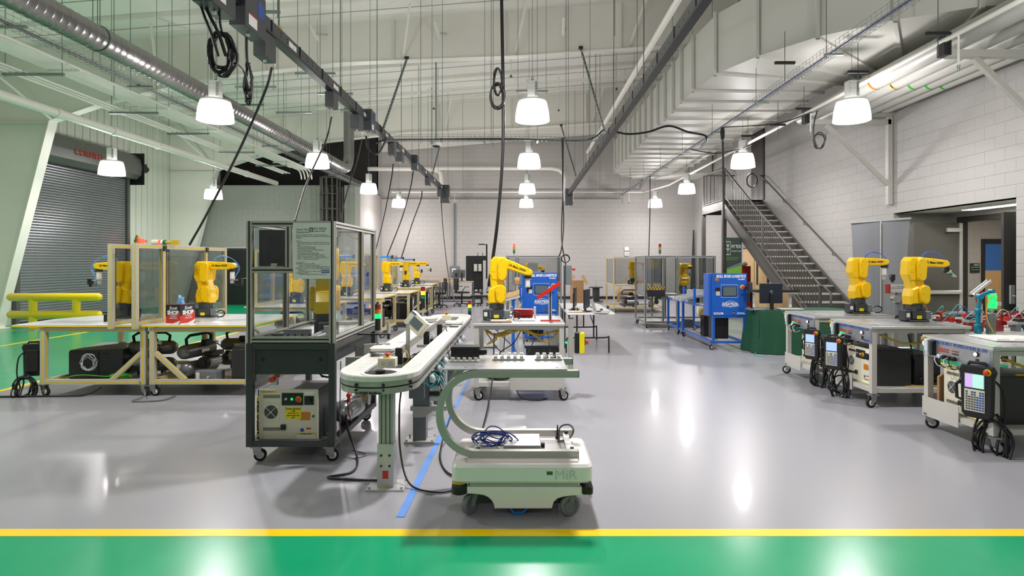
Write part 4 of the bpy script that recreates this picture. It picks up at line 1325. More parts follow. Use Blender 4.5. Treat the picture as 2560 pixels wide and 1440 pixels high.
def pendant(label, loc, rz=0, tilt=0, scr=('screen_blue', 'screen_blue'), cables=6, drop_=.42, seed=1, s=1.):
    t = thing('teach_pendant', label, 'remote', loc, rz, 'robot teach pendants')
    t.rotation_euler = (R(tilt), 0, rz)
    t.scale = (s, s, s)
    poly = [(-.1, -.17), (-.075, -.2), (.075, -.2), (.1, -.17), (.105, .1), (.12, .15), (.1, .19), (-.1, .19), (-.12, .15), (-.105, .1)]
    MB().prism(poly, 0, .045, 'xz', 0, .01).box(-.07, .045, -.15, .07, .07, .12, 0, .01).build('body', ['black_plastic'], t)
    MB().tube([(-.06, .02, .185), (-.05, .02, .21), (.05, .02, .21), (.06, .02, .185)], .012, 8).build('handle', ['black_rubber'], t)
    MB().tube([(-.1, .02, -.08), (-.135, .02, -.07), (-.14, .02, .03), (-.11, .02, .06)], .012, 8).build('grip_strap', ['black_rubber'], t)
    sc = MB().box(-.075, -.004, .02, .055, 0, .13).build('screen_bezel', ['grey_plastic'], t)
    MB().box(-.07, -.006, .025, -.02, -.004, .125).build('screen', [scr[0]], sc)
    MB().box(-.02, -.006, .025, .05, -.004, .125).build('screen', [scr[1]], sc)
    MB().box(-.075, -.004, -.15, .055, 0, .012).build('keypad', ['controller_cream'], t)
    kb, kk = MB(), MB()
    for r in range(8):
        for c in range(7):
            m = (kb if c > 3 or r == 7 else kk)
            x, z = -.066 + c * .0175, -.14 + r * .018
            if r > 5 and c in (1, 4): continue
            m.box(x, -.007, z, x + .012, -.004, z + .011)
    kb.build('blue_keys', ['ink_blue'], t, kind='stuff')
    kk.build('dark_keys', ['ink_grey'], t, kind='stuff')
    estop(t, (.072, 0, .15), (0, -1, 0), .02)
    if cables:
        MB().tube(spline([(.08, .05, .1), (.13, .08, .02), (.14, .08, -.2)] + coil_pts((.06, .07, -.28 - drop_ * .2), .09, drop_ * .42, cables, .05, seed=seed, jit=.3, n=10), 3), .0085, 6).build('cable', ['cable_black'], t)
    return t

def compressor(label, loc, rz=0, s=1.):
    t = thing('air_compressor', label, 'compressor', loc, rz, 'twin tank air compressors')
    t.scale = (s, s, s)
    for (y, z) in ((-.02, .13), (.02, .34)):
        MB().lathe([(0, -.3), (.05, -.295), (.085, -.25), (.09, -.22), (.09, .22), (.085, .25), (.05, .295), (0, .3)], (0, y, z), (1, 0, 0), 18).build('tank', ['tank_grey'], t)
    f = MB()
    for x in (-.14, .14):
        f.box(x - .012, -.05, 0, x + .012, .06, .2)
    f.build('frame', ['black_plastic'], t)
    MB().tube([(-.2, .0, .36), (-.22, 0, .5), (-.16, 0, .54), (.16, 0, .54), (.22, 0, .5), (.2, 0, .36)], .018, 8).build('handle', ['black_rubber'], t)
    MB().cyl((-.12, -.19, .2), (.1, -.19, .2), .07, n=16).build('motor', ['tank_silver'], t)
    MB().cyl((-.17, -.19, .2), (-.12, -.19, .2), .078, n=16).cyl((-.18, -.19, .2), (-.17, -.19, .2), .05, n=16).build('fan_cover', ['black_plastic'], t)
    MB().box(-.08, -.25, .27, .14, -.13, .33, 0, .01).box(-.02, -.12, .4, .1, -.04, .47, 0, .01).build('pump_head', ['black_plastic'], t)
    MB().cyl((.15, -.12, .42), (.15, -.15, .42), .025, n=12).build('pressure_gauge', ['sticker_white'], t)
    MB().tube(spline([(.1, -.1, .44), (.18, -.2, .35), (.16, -.22, .2), (.1, -.1, .1)], 5), .007, 6).build('hose', ['cable_black'], t)
    MB().box(-.08, -.112, .32, .05, -.108, .36).build('sticker', ['sticker_white'], t)
    return t

def tower(label, loc, r=.03, seg=.045, lit=None, pole=.15, tubeh=.0, order=('red', 'amber', 'green'), body='black_plastic', group='stack lights'):
    t = thing('signal_tower', label, 'light', loc, 0, group)
    mb = MB().cyl((0, 0, 0), (0, 0, pole), r * .45, n=10, m=1)
    mb.cyl((0, 0, pole), (0, 0, pole + tubeh), r * .95, n=18)
    mb.build('base', [body, 'alu'], t)
    z = pole + tubeh
    for k, c in enumerate(order[::-1]):
        m = {'red': 'tower_red', 'amber': 'amber', 'green': 'tower_green'}[c]
        if lit == c:
            m = {'red': 'led_red', 'amber': 'led_amber', 'green': 'led_green'}[c]
        MB().lathe([(r, 0), (r * 1.02, .004), (r * 1.02, seg * .45), (r * .97, seg * .5), (r * 1.02, seg * .55), (r * 1.02, seg - .004), (r, seg)], (0, 0, z), n=18).build('lens', [m], t)
        z += seg
    MB().lathe([(r, 0), (r * .9, .008), (0, .01)], (0, 0, z), n=18).build('cap', [body], t)
    return t

# ================================================================== LEFT CREAM CARTS
def cream_cart(label, x0, y0, W=1.27, D=1.5, zt=.86, brace='right', nose=False):
    t = thing('robot_cart', label, 'cart', (x0, y0, 0), 0, 'cream framed carts with yellow stripes')
    n_ = (-.32, -.1, -.42) if nose else (-.04, -.04, -.041)
    MB().prism([(n_[0], 0.0), (W, 0), (W + .0, D), (n_[1], D), (n_[2], .75)], zt - .02, zt, 'xy').prism([(n_[0] - .005, -.003), (W + .003, -.003), (W + .003, D + .003), (n_[1], D + .003), (n_[2] - .006, .75)], zt - .024, zt - .006, 'xy', 1).build('tabletop', ['white_board', 'stripe_yellow'], t)
    for (x, y) in ((.03, .05), (W - .03, .05), (.03, D - .1), (W - .03, D - .1)):
        ext(t, 'leg', (x, y, .13), (x, y, zt - .024), .06)
        caster(t, x, y, .14, R(random.uniform(-40, 40)))
    for y in (.05, D - .1):
        ext(t, 'rail', (.06, y, .17), (W - .06, y, .17), .055)
        ext(t, 'rail', (.06, y, zt - .06), (W - .06, y, zt - .06), .05)
    for x in (.03, W - .03):
        ext(t, 'rail', (x, .08, .17), (x, D - .13, .17), .055)
    bx = (W - .06, W - .42) if brace == 'right' else (.06, .42)
    ext(t, 'brace', (bx[0], .05, .52), (bx[1], .05, .19), .05)
    MB().box(.03, .08, .14, W - .03, D - .12, .155).build('bottom_shelf', ['cart_grey'], t)
    return t

def guard(label, x, ys, z0=.82, z1=1.84, body='extrusion_cream', stripe='stripe_yellow', w=.055, pane='pane_smoke'):
    t = thing('guard_screen', label, 'guard', (x, ys[0], 0), 0, 'glazed guard screens')
    o = ys[0]
    for i, y in enumerate(ys):
        ext(t, 'post', (0, y - o, z0), (0, y - o, z1), w, body=body, stripe=stripe)
    for i in range(len(ys) - 1):
        a, b = ys[i] - o + w / 2, ys[i + 1] - o - w / 2
        ext(t, 'rail', (0, a, z1 - w / 2), (0, b, z1 - w / 2), w * .9, body=body, stripe=stripe)
        ext(t, 'rail', (0, a, z0 + .06), (0, b, z0 + .06), w * .9, body=body, stripe=stripe)
        MB().box(-.003, a, z0 + .08, .003, b, z1 - w).build('pane', [pane], t)
        MB().box(-w * .4, a + .01, z0 + .08, w * .4, a + .022, z1 - w).build('gasket', ['slot_black'], t)
    for y in ys[1:-1]:
        MB().box(w / 2, y - o - .03, z1 - .08, w / 2 + .015, y - o + .03, z1 - .01).build('hinge', ['black_plastic'], t)
    return t

c1 = cream_cart('cream and yellow framed cart at far left, low table with a grey cabinet beneath', -5.82, 6.98, brace='right', nose=True)
c2 = cream_cart('cream and yellow framed cart behind the glazed workcell, red boxes on its top', -4.50, 6.98, W=1.22, brace='left')
guard('glazed guard screen on the right edge of the leftmost cart', -4.92, (6.95, 8.0, 9.0))
guard('taller glazed guard screen between the two left carts, signal light on top', -4.62, (6.93, 7.45, 8.45, 9.0))
robot('yellow robot arm on the leftmost cart, reaching left', (-5.36, 7.85, .86), R(180), tool='camera', hose='hose_light')
robot('yellow robot arm behind the red boxes, reaching right', (-4.36, 8.0, .86), 0, tool='camera', hose='hose_light')
# signal light lying on the guard
t = thing('signal_tower', 'signal light lying on its side along the top of the guard screen', 'light', (-4.68, 7.6, 1.875), R(0), 'stack lights')
MB().cyl((-.16, 0, 0), (-.07, 0, 0), .038, n=16).build('base', ['controller_cream'], t)
for i, m in enumerate(('led_red', 'sticker_white', 'tower_green')):
    MB().cyl((-.07 + i * .028, 0, 0), (-.042 + i * .028, 0, 0), .034, n=16).build('lens', [m], t)
MB().cyl((.014, 0, 0), (.1, 0, 0), .02, n=12).box(.1, -.03, -.03, .18, .03, .03).build('bracket', ['cable_yellow'], t)
# towel boxes
t = thing('towel_box', 'red and black cardboard box of shop towels on the left cart, blue tissue on top', 'box', (-4.36, 7.1, .86), R(-14))
s1, s2, hh = .21, .23, .24
MB().box(0, 0, 0, s1, s2, hh, 0).build('carton', ['box_red'], t)
for (fx, fy, rot, wd) in ((0, 0, 0, s1), (0, 0, 90, s2)):
    T = Matrix.Rotation(R(rot), 4, 'Z')
    if rot == 90:
        T = Matrix.Translation((s1, 0, 0)) @ T
    MB(T).add([(0, -.0015, hh * .42), (wd, -.0015, hh * .62), (wd, -.0015, hh), (0, -.0015, hh)], [(0, 1, 2, 3)]).build('black_band', ['box_black'], t)
    MB(T).add([(0, -.0017, 0), (wd * .9, -.0017, 0), (wd, -.0017, hh * .14), (wd, -.0017, hh * .2), (wd * .5, -.0017, .01), (0, -.0017, .012)], [(0, 1, 2, 3, 4, 5)]).build('white_swoosh', ['sticker_white'], t)
    f = T @ Vector((wd * .52, -.003, hh * .82))
    text('lettering', 'Scott', .055, 'sticker_white', t, f, (90, 0, rot), bold=.001, shear=.3)
    f = T @ Vector((wd * .52, -.003, hh * .58))
    text('lettering', 'SHOP', .066, 'sticker_white', t, f, (90, 0, rot), bold=.004)
    f = T @ Vector((wd * .55, -.003, hh * .36))
    text('lettering', 'TOWELS\nORIGINAL', .026, 'sticker_white', t, f, (90, 0, rot))
MB().box(s1 * .1, s2 * .1, hh, s1 * .9, s2 * .9, hh + .002).build('lid', ['box_black'], t)
MB().prism([(0, 0), (.05, -.01), (.09, .0), (.075, .05), (.085, .09), (.05, .07), (.03, .11), (.02, .05)], 0, .04, 'xz').build('tissue', ['tissue_blue'], t).location = (s1 * .3, s2 * .4, hh)

# things under the two carts
def grey_cabinet(label, loc, rz, w, d, h, m='panel_dark'):
    t = thing('steel_cabinet', label, 'cabinet', loc, rz)
    MB().box(0, 0, 0, w, d, h, 0, .006).build('body', [m], t)
    MB().box(.0, -.012, .01, w * .55, 0, h - .02, 0, .004).build('door', ['controller_dark'], t)
    mb = MB()
    for (x, z) in ((.06, h * .86), (.1, h * .86), (.06, h * .2), (.06, h * .5)):
        mb.cyl((w * .55 + x, -.004, z), (w * .55 + x, 0, z), .01, n=8)
    mb.build('knockouts', ['slot_black'], t, kind='stuff')
    return t
grey_cabinet('dark grey steel cabinet under the leftmost cart', (-5.66, 7.25, .155), R(8), .62, .75, .36)
grey_cabinet('dark grey steel cabinet at the right end under the second cart', (-3.55, 7.1, .155), 0, .3, .5, .42)
MB().tube(coil_pts((-5.32, 7.12, .38), .075, .09, 6, .02, seed=5, jit=.22), .0028, 5).build('hose_coil', ['clear_plastic'], label='coil of clear tubing hanging on the grey cabinet', cat='hose')
MB().tube(coil_pts((-4.98, 7.2, .21), .12, .04, 5, .02, seed=6, ax='xy', jit=.1), .007, 6).build('cable_coil', ['cable_green'], label='coil of bright green cable on the shelf of the leftmost cart', cat='cable')
cable('green_cable', [(-5.68, 7.1, .18), (-5.4, 7.08, .24), (-5.1, 7.1, .22), (-5.0, 7.2, .21)], .006, 'cable_green', 'straight run of green cable across the leftmost cart shelf')
compressor('grey twin tank compressor behind the diagonal brace of the leftmost cart', (-4.85, 7.6, .155), R(10))
compressor('grey twin tank compressor under the second left cart', (-4.15, 7.45, .155), R(80), 1.0)
compressor('second compressor further back under the second left cart', (-3.9, 8.1, .155), R(10), .95)
t = thing('junction_box', 'light grey metal box on the shelf under the second left cart', 'box', (-4.02, 7.12, .156), R(-12))
MB().box(0, 0, 0, .3, .16, .13, 0, .004).build('body', ['grey_plastic'], t)
MB().box(.02, -.0015, .02, .07, 0, .11).build('label_plate', ['sticker_white'], t)
MB().cyl((.2, -.02, .06), (.2, 0, .06), .015, n=10).build('cable_gland', ['alu'], t)
pendant('black teach pendant hanging on the left leg of the leftmost cart', (-5.93, 7.06, .44), R(195), 0, cables=8, drop_=.3, seed=3)
cable('floor_cable', [(-6.3, 6.92, .012), (-5.9, 6.95, .012), (-5.3, 6.98, .015), (-5.1, 7.03, .1)], .012, 'cable_black', 'black cable on the floor in front of the leftmost cart')
cable('floor_cable', [(-4.55, 6.9, .2), (-4.45, 6.85, .05), (-4.5, 6.7, .012), (-4.2, 6.75, .012), (-4.15, 6.95, .02)], .009, 'cable_grey', 'grey cables trailing on the floor between the two left carts')
t = thing('warning_light', 'red warning beacon with a striped cap on the wall beside the shutter', 'light', tuple(at(350, 603, 19.4)))
MB().box(-.2, 0, -.05, .25, .05, .05).build('plate', ['cart_grey'], t)
MB().cyl((.06, -.05, -.08), (.06, -.05, .08), .09, n=14).build('lens', ['led_red'], t)
MB().cyl((-.05, -.06, -.02), (-.05, -.06, .2), .1, .04, n=12).build('striped_cap', ['hazard'], t)
# small black part on the leftmost cart, cable guard
MB().cyl((0, 0, 0), (0, 0, .09), .02, n=10).cyl((0, 0, .09), (0, 0, .1), .024, n=10).build('gauge_block', ['black_plastic'], label='small black cylinder standing on the leftmost cart', cat='part', loc=(-5.3, 7.38, .86))

# ---- receding row of the same carts
def far_cart(x0, y0, lab, rlab, screen=None, seed=1, rx=.55):
    t = cream_cart(lab, x0, y0, brace='left' if seed % 2 else 'right')
    robot(rlab, (x0 + rx, y0 + .75, .86), 0, tool='camera', hose=None)
    compressor('air compressor under the ' + lab, (x0 + .5, y0 + .7, .155), R(15 * seed))
    grey_cabinet('dark cabinet under the ' + lab, (x0 + .78, y0 + .25, .155), 0, .38, .5, .42, 'black_plastic')
    if screen:
        guard(screen, x0 + .1, (y0 + .1, y0 + .8, y0 + 1.5))
far_cart(-4.7, 9.9, 'cream cart behind the second left cart', 'yellow robot arm seen beyond the second left cart', 'glazed guard screen beyond the second left cart', 1)
far_cart(-4.25, 12.3, 'cream cart seen through the workcell glass', 'yellow robot arm seen through the workcell side glass', None, 2, rx=.3)
far_cart(-4.05, 14.3, 'cream cart nearest behind the green-lit signal tower', 'yellow robot arm, nearest of the three in a row', 'glazed guard screen behind the nearest row robot', 3)
far_cart(-4.1, 17.0, 'cream cart in the middle of the far row', 'yellow robot arm, middle of the three in a row', 'glazed guard screen behind the middle row robot', 4)
far_cart(-4.3, 19.4, 'cream cart at the end of the far row', 'yellow robot arm, farthest of the three in a row', None, 5, rx=.65)
for i, (px, py, Y) in enumerate(((965, 642, 15), (995, 645, 17.5), (1023, 649, 18.5), (866, 640, 12.5))):
    p = at(px, py, Y)
    t = thing('light_bar', 'bright blue tubular lamp on the far guard screens, ' + ['first', 'second', 'third', 'leftmost'][i] + ' of them', 'lamp', tuple(p), group='blue tubular lamps')
    MB().cyl((-.16, 0, 0), (.16, 0, 0), .022, n=10).build('tube', ['bright_blue'], t)
    MB().box(.14, -.03, -.05, .18, .03, .03).build('clip', ['black_plastic'], t)
    MB().box(-.01, .01, .862 - p.z, .01, .03, -.01).build('stand', ['alu'], t)
for i, (x, y) in enumerate(((-2.75, 14.5), (-2.78, 17.1), (-2.95, 19.4))):
    pendant('black teach pendant hanging on the right leg of the far row cart, ' + ['nearest', 'middle', 'farthest'][i] + ' one', (x, y + .15, .55), R(90), 0, cables=5, drop_=.4, seed=20 + i)

# ================================================================== GLAZED WORKCELL, LEFT OF CENTRE
WX0, WX1, WY0, WY1, WZ0, WZ1 = -2.22, -1.51, 4.67, 6.0, .965, 1.95
wc_ = thing('glazed_workcell', 'tall aluminium and glass robot workcell on a dark wheeled base, paper sheet on its front', 'workcell', (0, 0, 0))
A = dict(body='alu_green', stripe='slot_black', sw=.012)
e = .045
def wext(name, p0, p1, w=e, h=None):
    return ext(wc_, name, p0, p1, w, h, **A)
for x in (WX0 + e / 2, WX1 - e / 2):
    for y in (WY0 + e / 2, WY1 - e / 2):
        wext('corner_post', (x, y, WZ0), (x, y, WZ1))
        tube_post(wc_, 'base_leg', (x, y, .13), (x, y, WZ0), .05, 'frame_dark')
for z, zz in ((WZ0 + .03, 'bottom'), (WZ1 - .0225, 'top')):
    for y in (WY0 + e / 2, WY1 - e / 2):
        wext('rail', (WX0 + e, y, z), (WX1 - e, y, z))
    for x in (WX0 + e / 2, WX1 - e / 2):
        wext('rail', (x, WY0 + e, z), (x, WY1 - e, z))
wext('rail', (WX0 + e, WY0 + e / 2, 1.555), (WX1 - e, WY0 + e / 2, 1.555))
wext('mullion', (-1.885, WY0 + e / 2, 1.58), (-1.885, WY0 + e / 2, WZ1 - e))
wext('mullion', (WX1 - e / 2, 5.52, WZ0 + .05), (WX1 - e / 2, 5.52, WZ1 - e))
wext('mullion', (WX0 + e / 2, 5.4, WZ0 + .05), (WX0 + e / 2, 5.4, WZ1 - e))
for (x0, x1, z0, z1) in ((WX0 + e, WX1 - e, WZ0 + .05, 1.53), (WX0 + e, -1.91, 1.58, WZ1 - e), (-1.86, WX1 - e, 1.58, WZ1 - e)):
    MB().box(x0, WY0 + .02, z0, x1, WY0 + .025, z1).build('pane', ['pane_clear'], wc_)
for (y0, y1) in ((WY0 + e, 5.5), (5.545, WY1 - e)):
    MB().box(WX1 - .025, y0, WZ0 + .05, WX1 - .02, y1, WZ1 - e).build('pane', ['pane_clear'], wc_)
    MB().box(WX0 + .02, y0, WZ0 + .05, WX0 + .025, y1, WZ1 - e).build('pane', ['pane_clear'], wc_)
for z in (.155, .94):
    for y in (WY0 + .025, WY1 - .025):
        tube_post(wc_, 'base_rail', (WX0 + .05, y, z), (WX1 - .05, y, z), .05, 'frame_dark')
    for x in (WX0 + .025, WX1 - .025):
        tube_post(wc_, 'base_rail', (x, WY0 + .05, z), (x, WY1 - .05, z), .05, 'frame_dark')
MB().box(WX0 + .04, WY0 + .04, .955, WX1 - .04, WY1 - .04, .972).build('deck', ['cart_grey'], wc_)
MB().box(WX0 + .03, WY0 + .03, .13, WX1 - .03, WY1 - .03, .145).build('bottom_shelf', ['frame_dark'], wc_)
ap = MB().box(WX0 + .055, WY0 + .03, .71, WX1 - .055, WY0 + .035, .915).build('apron_panel', ['panel_dark'], wc_)
MB().cyl((WX0 + .12, WY0 + .028, .83), (WX0 + .12, WY0 + .032, .83), .017, n=16).cyl((WX1 - .12, WY0 + .028, .83), (WX1 - .12, WY0 + .032, .83), .017, n=16).build('cable_holes', ['slot_black'], ap)
MB().box(WX1 - .03, WY0 + .06, .8, WX1 - .026, WY1 - .06, .92).build('side_panel', ['panel_dark'], wc_)
for x in (WX0 + .06, WX1 - .06):
    for y in (WY0 + .05, WY1 - .05):
        caster(wc_, x, y, .13, R(random.choice((-35, 20, 200, 160))))
MB().box(WX1 - .16, WY1 - .2, .2, WX1 - .03, WY1 - .08, .8).build('grey_side_box', ['cart_grey'], wc_)
# posted sheet
ps = thing('posted_sheet', 'white printed sheet taped to the front of the glazed workcell', 'poster', (-1.69, WY0 - .004, 1.71))
MB().box(-.152, 0, -.225, .152, .002, .225).build('paper', ['sticker_white'], ps)
text('lettering', 'Smart Factory', .024, 'ink_grey', ps, (-.125, -.001, .172), align='LEFT')
text('lettering', 'Enterprise', .024, 'tower_green', ps, (-.125, -.001, .15), align='LEFT', shear=.2)
lg = MB().box(-.02, -.001, .15, .008, .0, .188).build('emblem', ['tower_green'], ps)
tw = MB()
tw.box(-.008, -.0015, .152, -.004, -.001, .178)
for k in range(3):
    tw.bar((-.006, -.0013, .158 + k * .008), (-.015, -.0013, .166 + k * .008), .001, .002).bar((-.006, -.0013, .158 + k * .008), (.003, -.0013, .166 + k * .008), .001, .002)
tw.build('emblem_tree', ['sticker_white'], lg)
text('lettering', 'IVY TECH', .028, 'ink', ps, (.013, -.001, .176), align='LEFT', sx=.86)
text('lettering', 'COMMUNITY COLLEGE', .0105, 'ink', ps, (.013, -.001, .156), align='LEFT', sx=.82)
lines = ['Hands-on Industry 4.0 Skills via Smart Manufacturing', 'systems with Ethernet Communications and Data Analytics', 'Capability', '', 'Features:', '\u2022 Smart Robot Mechatronic (FANUC) with LED Vision',
         '\u2022 Smart Sensors (Inductive, Capacitive, Ultrasonic, Light', '   Beam)', '\u2022 Product ID (RFID & Barcode)', '\u2022 Autonomous Robot (MiR100)', '\u2022 Visual Communications & SCADA Software',
         '\u2022 Smart Conveyor System', '\u2022 CNC Machining Center (Emulated)', '\u2022 Allen-Bradley Programmable Logic Controls', '\u2022 Ethernet Communications \u2013 Wired & Wireless',
         '\u2022 Safety \u2013 Tagout/Lockout, Local Stopped sensors, etc.', '\u2022 Li-Link \u2013 Factory Data Visualization', '', 'Courses/Certs:', 'AUMB MFG \u2013 Industry 4.0 Mfg', '     \u2013 SACA C-103 Smart Logic Systems',
         '     \u2013 SACA C-104 Smart Sensor & ID/Network Systems I', 'MECH 272 \u2013 Projects for Smart Mfg & Digital Integration', '     Management', '     I and Smart Systems II \u2013 Other Certifications', 'Supplemental Usage in:', '     \u2013 ADMF222 Programmable Logic Controllers II']
for i, s_ in enumerate(lines):
    if s_:
        text('printed_line', s_, .0118, 'ink', ps, (-.128 + (.006 if '\u2022' in s_ else 0), -.001, .128 - i * .0122), align='LEFT', ext=.0002)
MB().box(.075, -.001, -.178, .142, 0, -.152).build('sponsor_mark', ['ink_blue'], ps)
text('lettering', 'AMATROL', .016, 'sticker_white', ps, (.108, -.0018, -.165), bold=.0004)
# dark monitor housing in the upper left pane
t = thing('monitor_housing', 'black computer housing with a tilted monitor inside the workcell, upper left', 'computer', (-2.04, 4.76, 1.585))
MB().box(-.12, .0, 0, .13, .3, .3, 0, .004).build('case', ['controller_dark'], t)
MB().bar((.03, -.02, .06), (.05, -.012, .24), .16, .02, up=(0, 1, 0)).build('monitor_back', ['black_plastic'], t)
MB().box(-.03, -.036, .055, .08, -.02, .068, 0, .003).build('shelf_lip', ['black_plastic'], t)
MB().box(-.02, -.003, .003, .03, 0, .024).build('asset_tag', ['sticker_white'], t)
robot('large yellow robot arm inside the glazed workcell', (-1.72, 5.06, .972), R(108), lean=8, pitch=-5, tool='gripper', hose=None, s=1.02)
t = thing('vision_light', 'round white and blue camera light inside the workcell top rail', 'light', (-1.62, 5.0, 1.86), R(30))
MB().cyl((0, -.06, 0), (0, 0, 0), .03, n=16).build('lens_barrel', ['fixture_white'], t)
MB().cyl((0, 0, 0), (0, .1, 0), .024, n=14).box(-.03, .1, -.03, .03, .14, .03, 0, .005).build('body', ['bright_blue'], t)
cable('sensor_cable', [(-1.57, 5.2, 1.87), (-1.56, 5.4, 1.84), (-1.56, 5.7, 1.86)], .006, 'cable_yellow', 'yellow sensor cable under the workcell top rail')
t = thing('fixture_block', 'grey machined fixture rail with holes on the workcell deck', 'fixture', (-1.9, 4.86, .973))
MB().box(-.1, 0, 0, .12, .05, .08).build('block', ['grey_plastic'], t)
mb = MB()
for i in range(4):
    mb.cyl((-.06 + i * .06, -.003, .035), (-.06 + i * .06, 0, .035), .009, n=8)
mb.build('holes', ['slot_black'], t, kind='stuff')
t = thing('gripper_unit', 'silver cylinder gripper unit on the workcell deck near the front', 'gripper', (-1.66, 4.86, .973), R(20))
MB().box(0, 0, 0, .07, .06, .11, 0, .003).cyl((-.09, -.02, .02), (0, .03, .06), .02, n=12).cyl((-.07, -.05, .02), (.01, -.01, .04), .018, n=12).build('body', ['alu'], t)
MB().box(.08, 0, 0, .12, .05, .14).build('clamp', ['slot_black'], t)
t = thing('parts_tray', 'small dark bracket and loose parts on the left of the workcell deck', 'parts', (-2.05, 4.9, .973))
MB().box(-.1, 0, 0, .06, .1, .025).box(.1, -.02, 0, .14, .03, .06).build('bracket', ['black_plastic'], t)
MB().box(-.08, .02, .025, .03, .07, .04).build('plate', ['grey_plastic'], t)
controller('cream robot controller on the lower shelf of the glazed workcell', (-1.925, 4.78, .146), 0, .49, .425, .4)
st = MB().box(0, 0, 0, .13, .0012, .1).build('service_sticker', ['bright_yellow'], label='yellow service sticker reading Down Robot? Call on the front controller', cat='sticker', loc=(-1.95, 4.7787, .325))
for i, (s_, sz, c_) in enumerate((('Down Robot?', .022, 'ink'), ('Call', .02, 'ink'), ('1-800-XXX-XXXX', .012, 'ink_red'), ('Have Serial Number Ready', .0095, 'ink'), ('LIFT', .016, 'ink'))):
    text('lettering', s_ if i != 2 else '(888) FANUC-US', sz, c_, st, (.065, -.0008, .086 - i * .0185), bold=.0004)
vb = thing('upright_board', 'dark board with a vertical lettered yellow strip, left of the front controller', 'board', (-2.185, 4.8, .146))
MB().box(0, 0, 0, .02, .3, .42).build('board', ['panel_dark'], vb)
MB().box(-.005, -.012, .02, .05, 0, .36).build('yellow_strip', ['stripe_yellow'], vb)
text('lettering', 'MTEC-SIM', .062, 'ink', vb, (.024, -.014, .19), (90, -90, 0), bold=.002)
t = thing('regulator', 'red-knobbed air regulator above the front controller', 'valve', (-2.05, 4.8, .62))
MB().box(-.02, 0, -.02, .02, .04, .09).build('body', ['alu'], t)
MB().cyl((-.01, -.03, .03), (-.01, 0, .03), .022, n=12).cyl((.03, -.03, .06), (.03, 0, .06), .018, n=12).build('knob', ['mushroom_red'], t)
MB().tube(coil_pts((-1.68, 5.0, .66), .06, .035, 4, .02, seed=2), .005, 5).build('cable_coil', ['cable_black'], label='small coil of black cable above the front controller', cat='cable')
t = thing('air_tank', 'polished silver air tank under the right side of the workcell', 'tank', (-1.58, 5.3, .15))
MB().lathe([(0, -.2), (.06, -.19), (.1, -.13), (.1, .13), (.06, .19), (0, .2)], (0, 0, .13), (.15, 1, 0), 22).build('vessel', ['tank_silver'], t)
MB().box(-.06, -.1, 0, .06, -.06, .04).box(-.06, .06, 0, .06, .1, .04).build('feet', ['frame_dark'], t)
MB().cyl((.03, -.1, .22), (.03, -.1, .3), .012, n=8).cyl((.03, -.13, .28), (.03, -.07, .28), .018, n=10).build('valve', ['mushroom_red'], t)
MB().box(0, 0, 0, .035, .02, .5).build('hazard_strip', ['hazard'], label='black and yellow striped strip under the workcell side', cat='tape', loc=(-1.56, 5.62, .16))
for i, (p, m_, lb) in enumerate((([(-1.52, 5.0, .3), (-1.47, 4.9, .2), (-1.35, 4.75, .02), (-1.3, 4.45, .012), (-1.45, 4.33, .012), (-1.2, 4.28, .012), (-1.06, 4.25, .02)], 'cable_black', 'black cable snaking over the floor from the workcell to the conveyor post'),
                                 ([(-1.5, 4.8, .8), (-1.49, 4.75, .4), (-1.46, 4.7, .1), (-1.4, 4.75, .012), (-1.3, 4.85, .012), (-1.45, 4.95, .012)], 'cable_grey', 'grey cable hanging from the workcell corner to the floor'),
                                 ([(-1.53, 5.1, .5), (-1.50, 5.0, .35), (-1.5, 5.1, .22)], 'tower_red', 'orange-red lead beside the silver tank'))):
    cable('floor_cable', p, .009 if i == 0 else .005, m_, lb)
tower('signal tower lit green at the workcell corner', (-1.33, 5.35, .75), r=.026, seg=.042, lit='green', pole=.24, tubeh=.11)
MB().box(-.18, -.02, -.012, .12, .02, 0).box(.09, -.02, -.05, .11, .02, -.012).build('arm_bracket', ['black_plastic'], label='dark arm bracket below the green-lit signal tower', cat='bracket', loc=(-1.33, 5.35, .96))
MB().cyl((0, 0, -.04), (0, 0, .04), .018, n=10).cyl((0, 0, .04), (0, 0, .07), .012, n=10).build('proximity_sensor', ['alu'], label='brass and steel sensor on the arm bracket', cat='sensor', loc=(-1.23, 5.35, 1.0))
t = thing('cross_beam', 'aluminium beams joining the workcell to the conveyor', 'beam', (0, 0, 0))
MB().bar((-1.5, 4.98, .76), (-1.28, 5.05, .76), .04, .08).build('beam', ['alu_green'], t)
MB().bar((-1.5, 5.5, .80), (-1.28, 5.6, .80), .04, .08).build('beam', ['alu_green'], t)
MB().box(-1.5, 4.93, .70, -1.41, 4.935, .81).build('joint_plate', ['alu_green'], t)

# ================================================================== LOOP CONVEYOR
def stadium(cx, y0, y1, r, n=14):
    pts, nr = [], []
    for k in range(n + 1):
        a = PI + PI * k / n
        pts.append((cx + r * math.cos(a), y0 + r * math.sin(a))); nr.append((math.cos(a), math.sin(a)))
    for k in range(n + 1):
        a = PI * k / n
        pts.append((cx + r * math.cos(a), y1 + r * math.sin(a))); nr.append((math.cos(a), math.sin(a)))
    return pts, nr
def sweep_ring(mb, pts, nr, prof, m=0, smooth=False):
    n, k = len(pts), len(prof)
    vs = []
    for (x, y), (a, b) in zip(pts, nr):
        for (o, z) in prof:
            vs.append((x + a * o, y + b * o, z))
    fs = []
    for i in range(n):
        j = (i + 1) % n
        for q in range(k):
            w = (q + 1) % k
            fs.append((i * k + q, j * k + q, j * k + w, i * k + w))
    mb.add(vs, fs, m, smooth)
    return mb
def rect(o0, o1, z0, z1): return [(o0, z0), (o1, z0), (o1, z1), (o0, z1)]
cv = thing('loop_conveyor', 'long white-belted loop conveyor on aluminium posts, rounded near end', 'conveyor')
